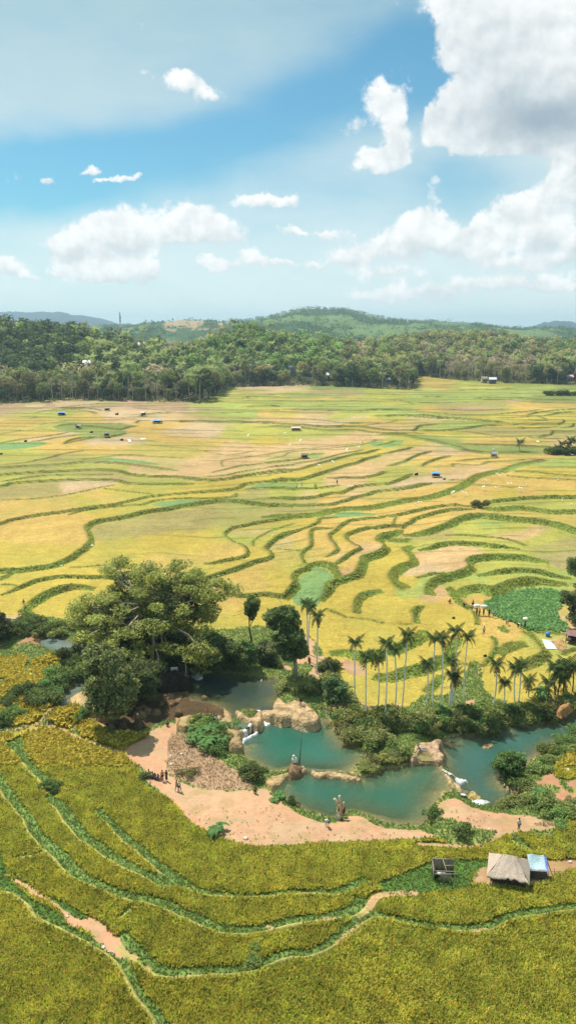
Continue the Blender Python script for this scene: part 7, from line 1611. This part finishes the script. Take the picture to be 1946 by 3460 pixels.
lit = mth('ADD', mth('DIVIDE', Ss, mth('MAXIMUM', Fs, .25)), emb)
litf = ss(lit, -1.1, .6)
fine_ = ss(dn, .3, .7, .92, 1.05)
darkc = (7.0, 7.8, 8.1); whitec = (10.1, 10.2, 10.1)
ccol = mixc(litf, darkc, whitec); ccol = vm('SCALE', ccol, sc=fine_)
gx, gy = dirp(1830, 400); dg = vm('MULTIPLY', vm('SUBTRACT', PW, (gx, gy, 0)), (1/.085, 1/.030, 0)); gr = mth('EXPONENT', mth('MULTIPLY', vm('DOT_PRODUCT', dg, dg), -1.))
gx, gy = dirp(1700, 170); dg = vm('MULTIPLY', vm('SUBTRACT', PW, (gx, gy, 0)), (1/.075, 1/.050, 0)); gr2 = mth('EXPONENT', mth('MULTIPLY', vm('DOT_PRODUCT', dg, dg), -1.))
ccol = mixc(mth('MULTIPLY', gr, .95), ccol, (3.2, 4.2, 5.0)); ccol = mixc(mth('MULTIPLY', gr2, .4), ccol, (5.2, 6.0, 6.4))
Bs = None
for px_, py_, rx, ry, st, sl_ in ((1500,170,230,130,1.0,.2),(1180,290,330,120,.8,.35),(800,440,380,100,.7,.3),(420,520,380,80,.75,.12),(80,570,300,80,1.1,.05),(40,690,260,60,.6,0),(850,720,500,80,.25,0),(120,640,160,60,.5,0),(1250,620,200,80,.3,0),(1560,640,160,90,.6,0),(1500,300,110,100,.7,0),(700,610,300,60,.3,0),(1100,60,400,120,.25,.3)):
    cx, cy = dirp(px_, py_); sx_ = vm('SUBTRACT', vm('ADD', P0, wob3(7, 4, .55, .05)) if Bs is None else PV, (cx, cy, 0))
    if Bs is None: PV = sx_.node.inputs[0].links[0].from_socket
    ax = rx/FPX; ay = ry/FPX
    a_ = vm('DOT_PRODUCT', sx_, (1/ax, 0, 0)); b_ = vm('DOT_PRODUCT', sx_, (-sl_/ay, 1/ay, 0)); q = mth('ADD', mth('MULTIPLY', a_, a_), mth('MULTIPLY', b_, b_))
    g_ = mth('MULTIPLY', mth('EXPONENT', mth('MULTIPLY', q, -.8)), st); Bs = g_ if Bs is None else mth('ADD', Bs, g_)
stre = nz(vm('MULTIPLY', P0, (1, 2.6, 1)), 7, 7, .6, .4)
gap = ss(mth('ADD', Bs, mth('MULTIPLY', mth('SUBTRACT', stre, .5), 1.1)), -.35, 1.35)
height = ss(sep.outputs[2], .0, .34, 0, 1, 'LINEAR')
veilc = mixc(height, (9.3, 10.0, 10.1), (4.8, 6.6, 6.8))
blue = vm('MULTIPLY', sky.outputs[0], (.46, 1.0, 1.06))
veil = mth('SUBTRACT', 1., mth('MULTIPLY', gap, .9)); low = ss(sep.outputs[2], .0, .09, 1, 0); veil = mth('MAXIMUM', veil, mth('MULTIPLY', low, .9))
back = ss(sep.outputs[1], -.1, .15)
skyc = mixc(mth('MULTIPLY', veil, .84), blue, veilc)
skyc = mixc(mth('MULTIPLY', mth('MULTIPLY', dens, back), .95), skyc, ccol)
LL.new(skyc, bg.inputs[0]); bg.inputs[1].default_value = .078
w.cycles.sampling_method = 'MANUAL'; w.cycles.sample_map_resolution = 256
sl = bpy.data.lights.new('sun', 'SUN'); sl.energy = 5.0; sl.angle = .5*D2R; sl.color = (1, .93, .79)
so = bpy.data.objects.new('sun', sl); C.objects.link(so)
from mathutils import Vector
sd = Vector((math.sin(SUN_AZ*D2R)*math.cos(SUN_EL*D2R), math.cos(SUN_AZ*D2R)*math.cos(SUN_EL*D2R), math.sin(SUN_EL*D2R)))
so.rotation_euler = (-sd).to_track_quat('-Z', 'Y').to_euler(); so.location = (0, 100, 300)
sc = bpy.context.scene
sc.view_settings.view_transform = 'Standard'; sc.view_settings.look = 'None'; sc.view_settings.exposure = .42; sc.view_settings.gamma = 1
sc.cycles.adaptive_threshold = .025; sc.cycles.max_bounces = 5; sc.cycles.transparent_max_bounces = 12; sc.cycles.diffuse_bounces = 2; sc.cycles.volume_bounces = 0
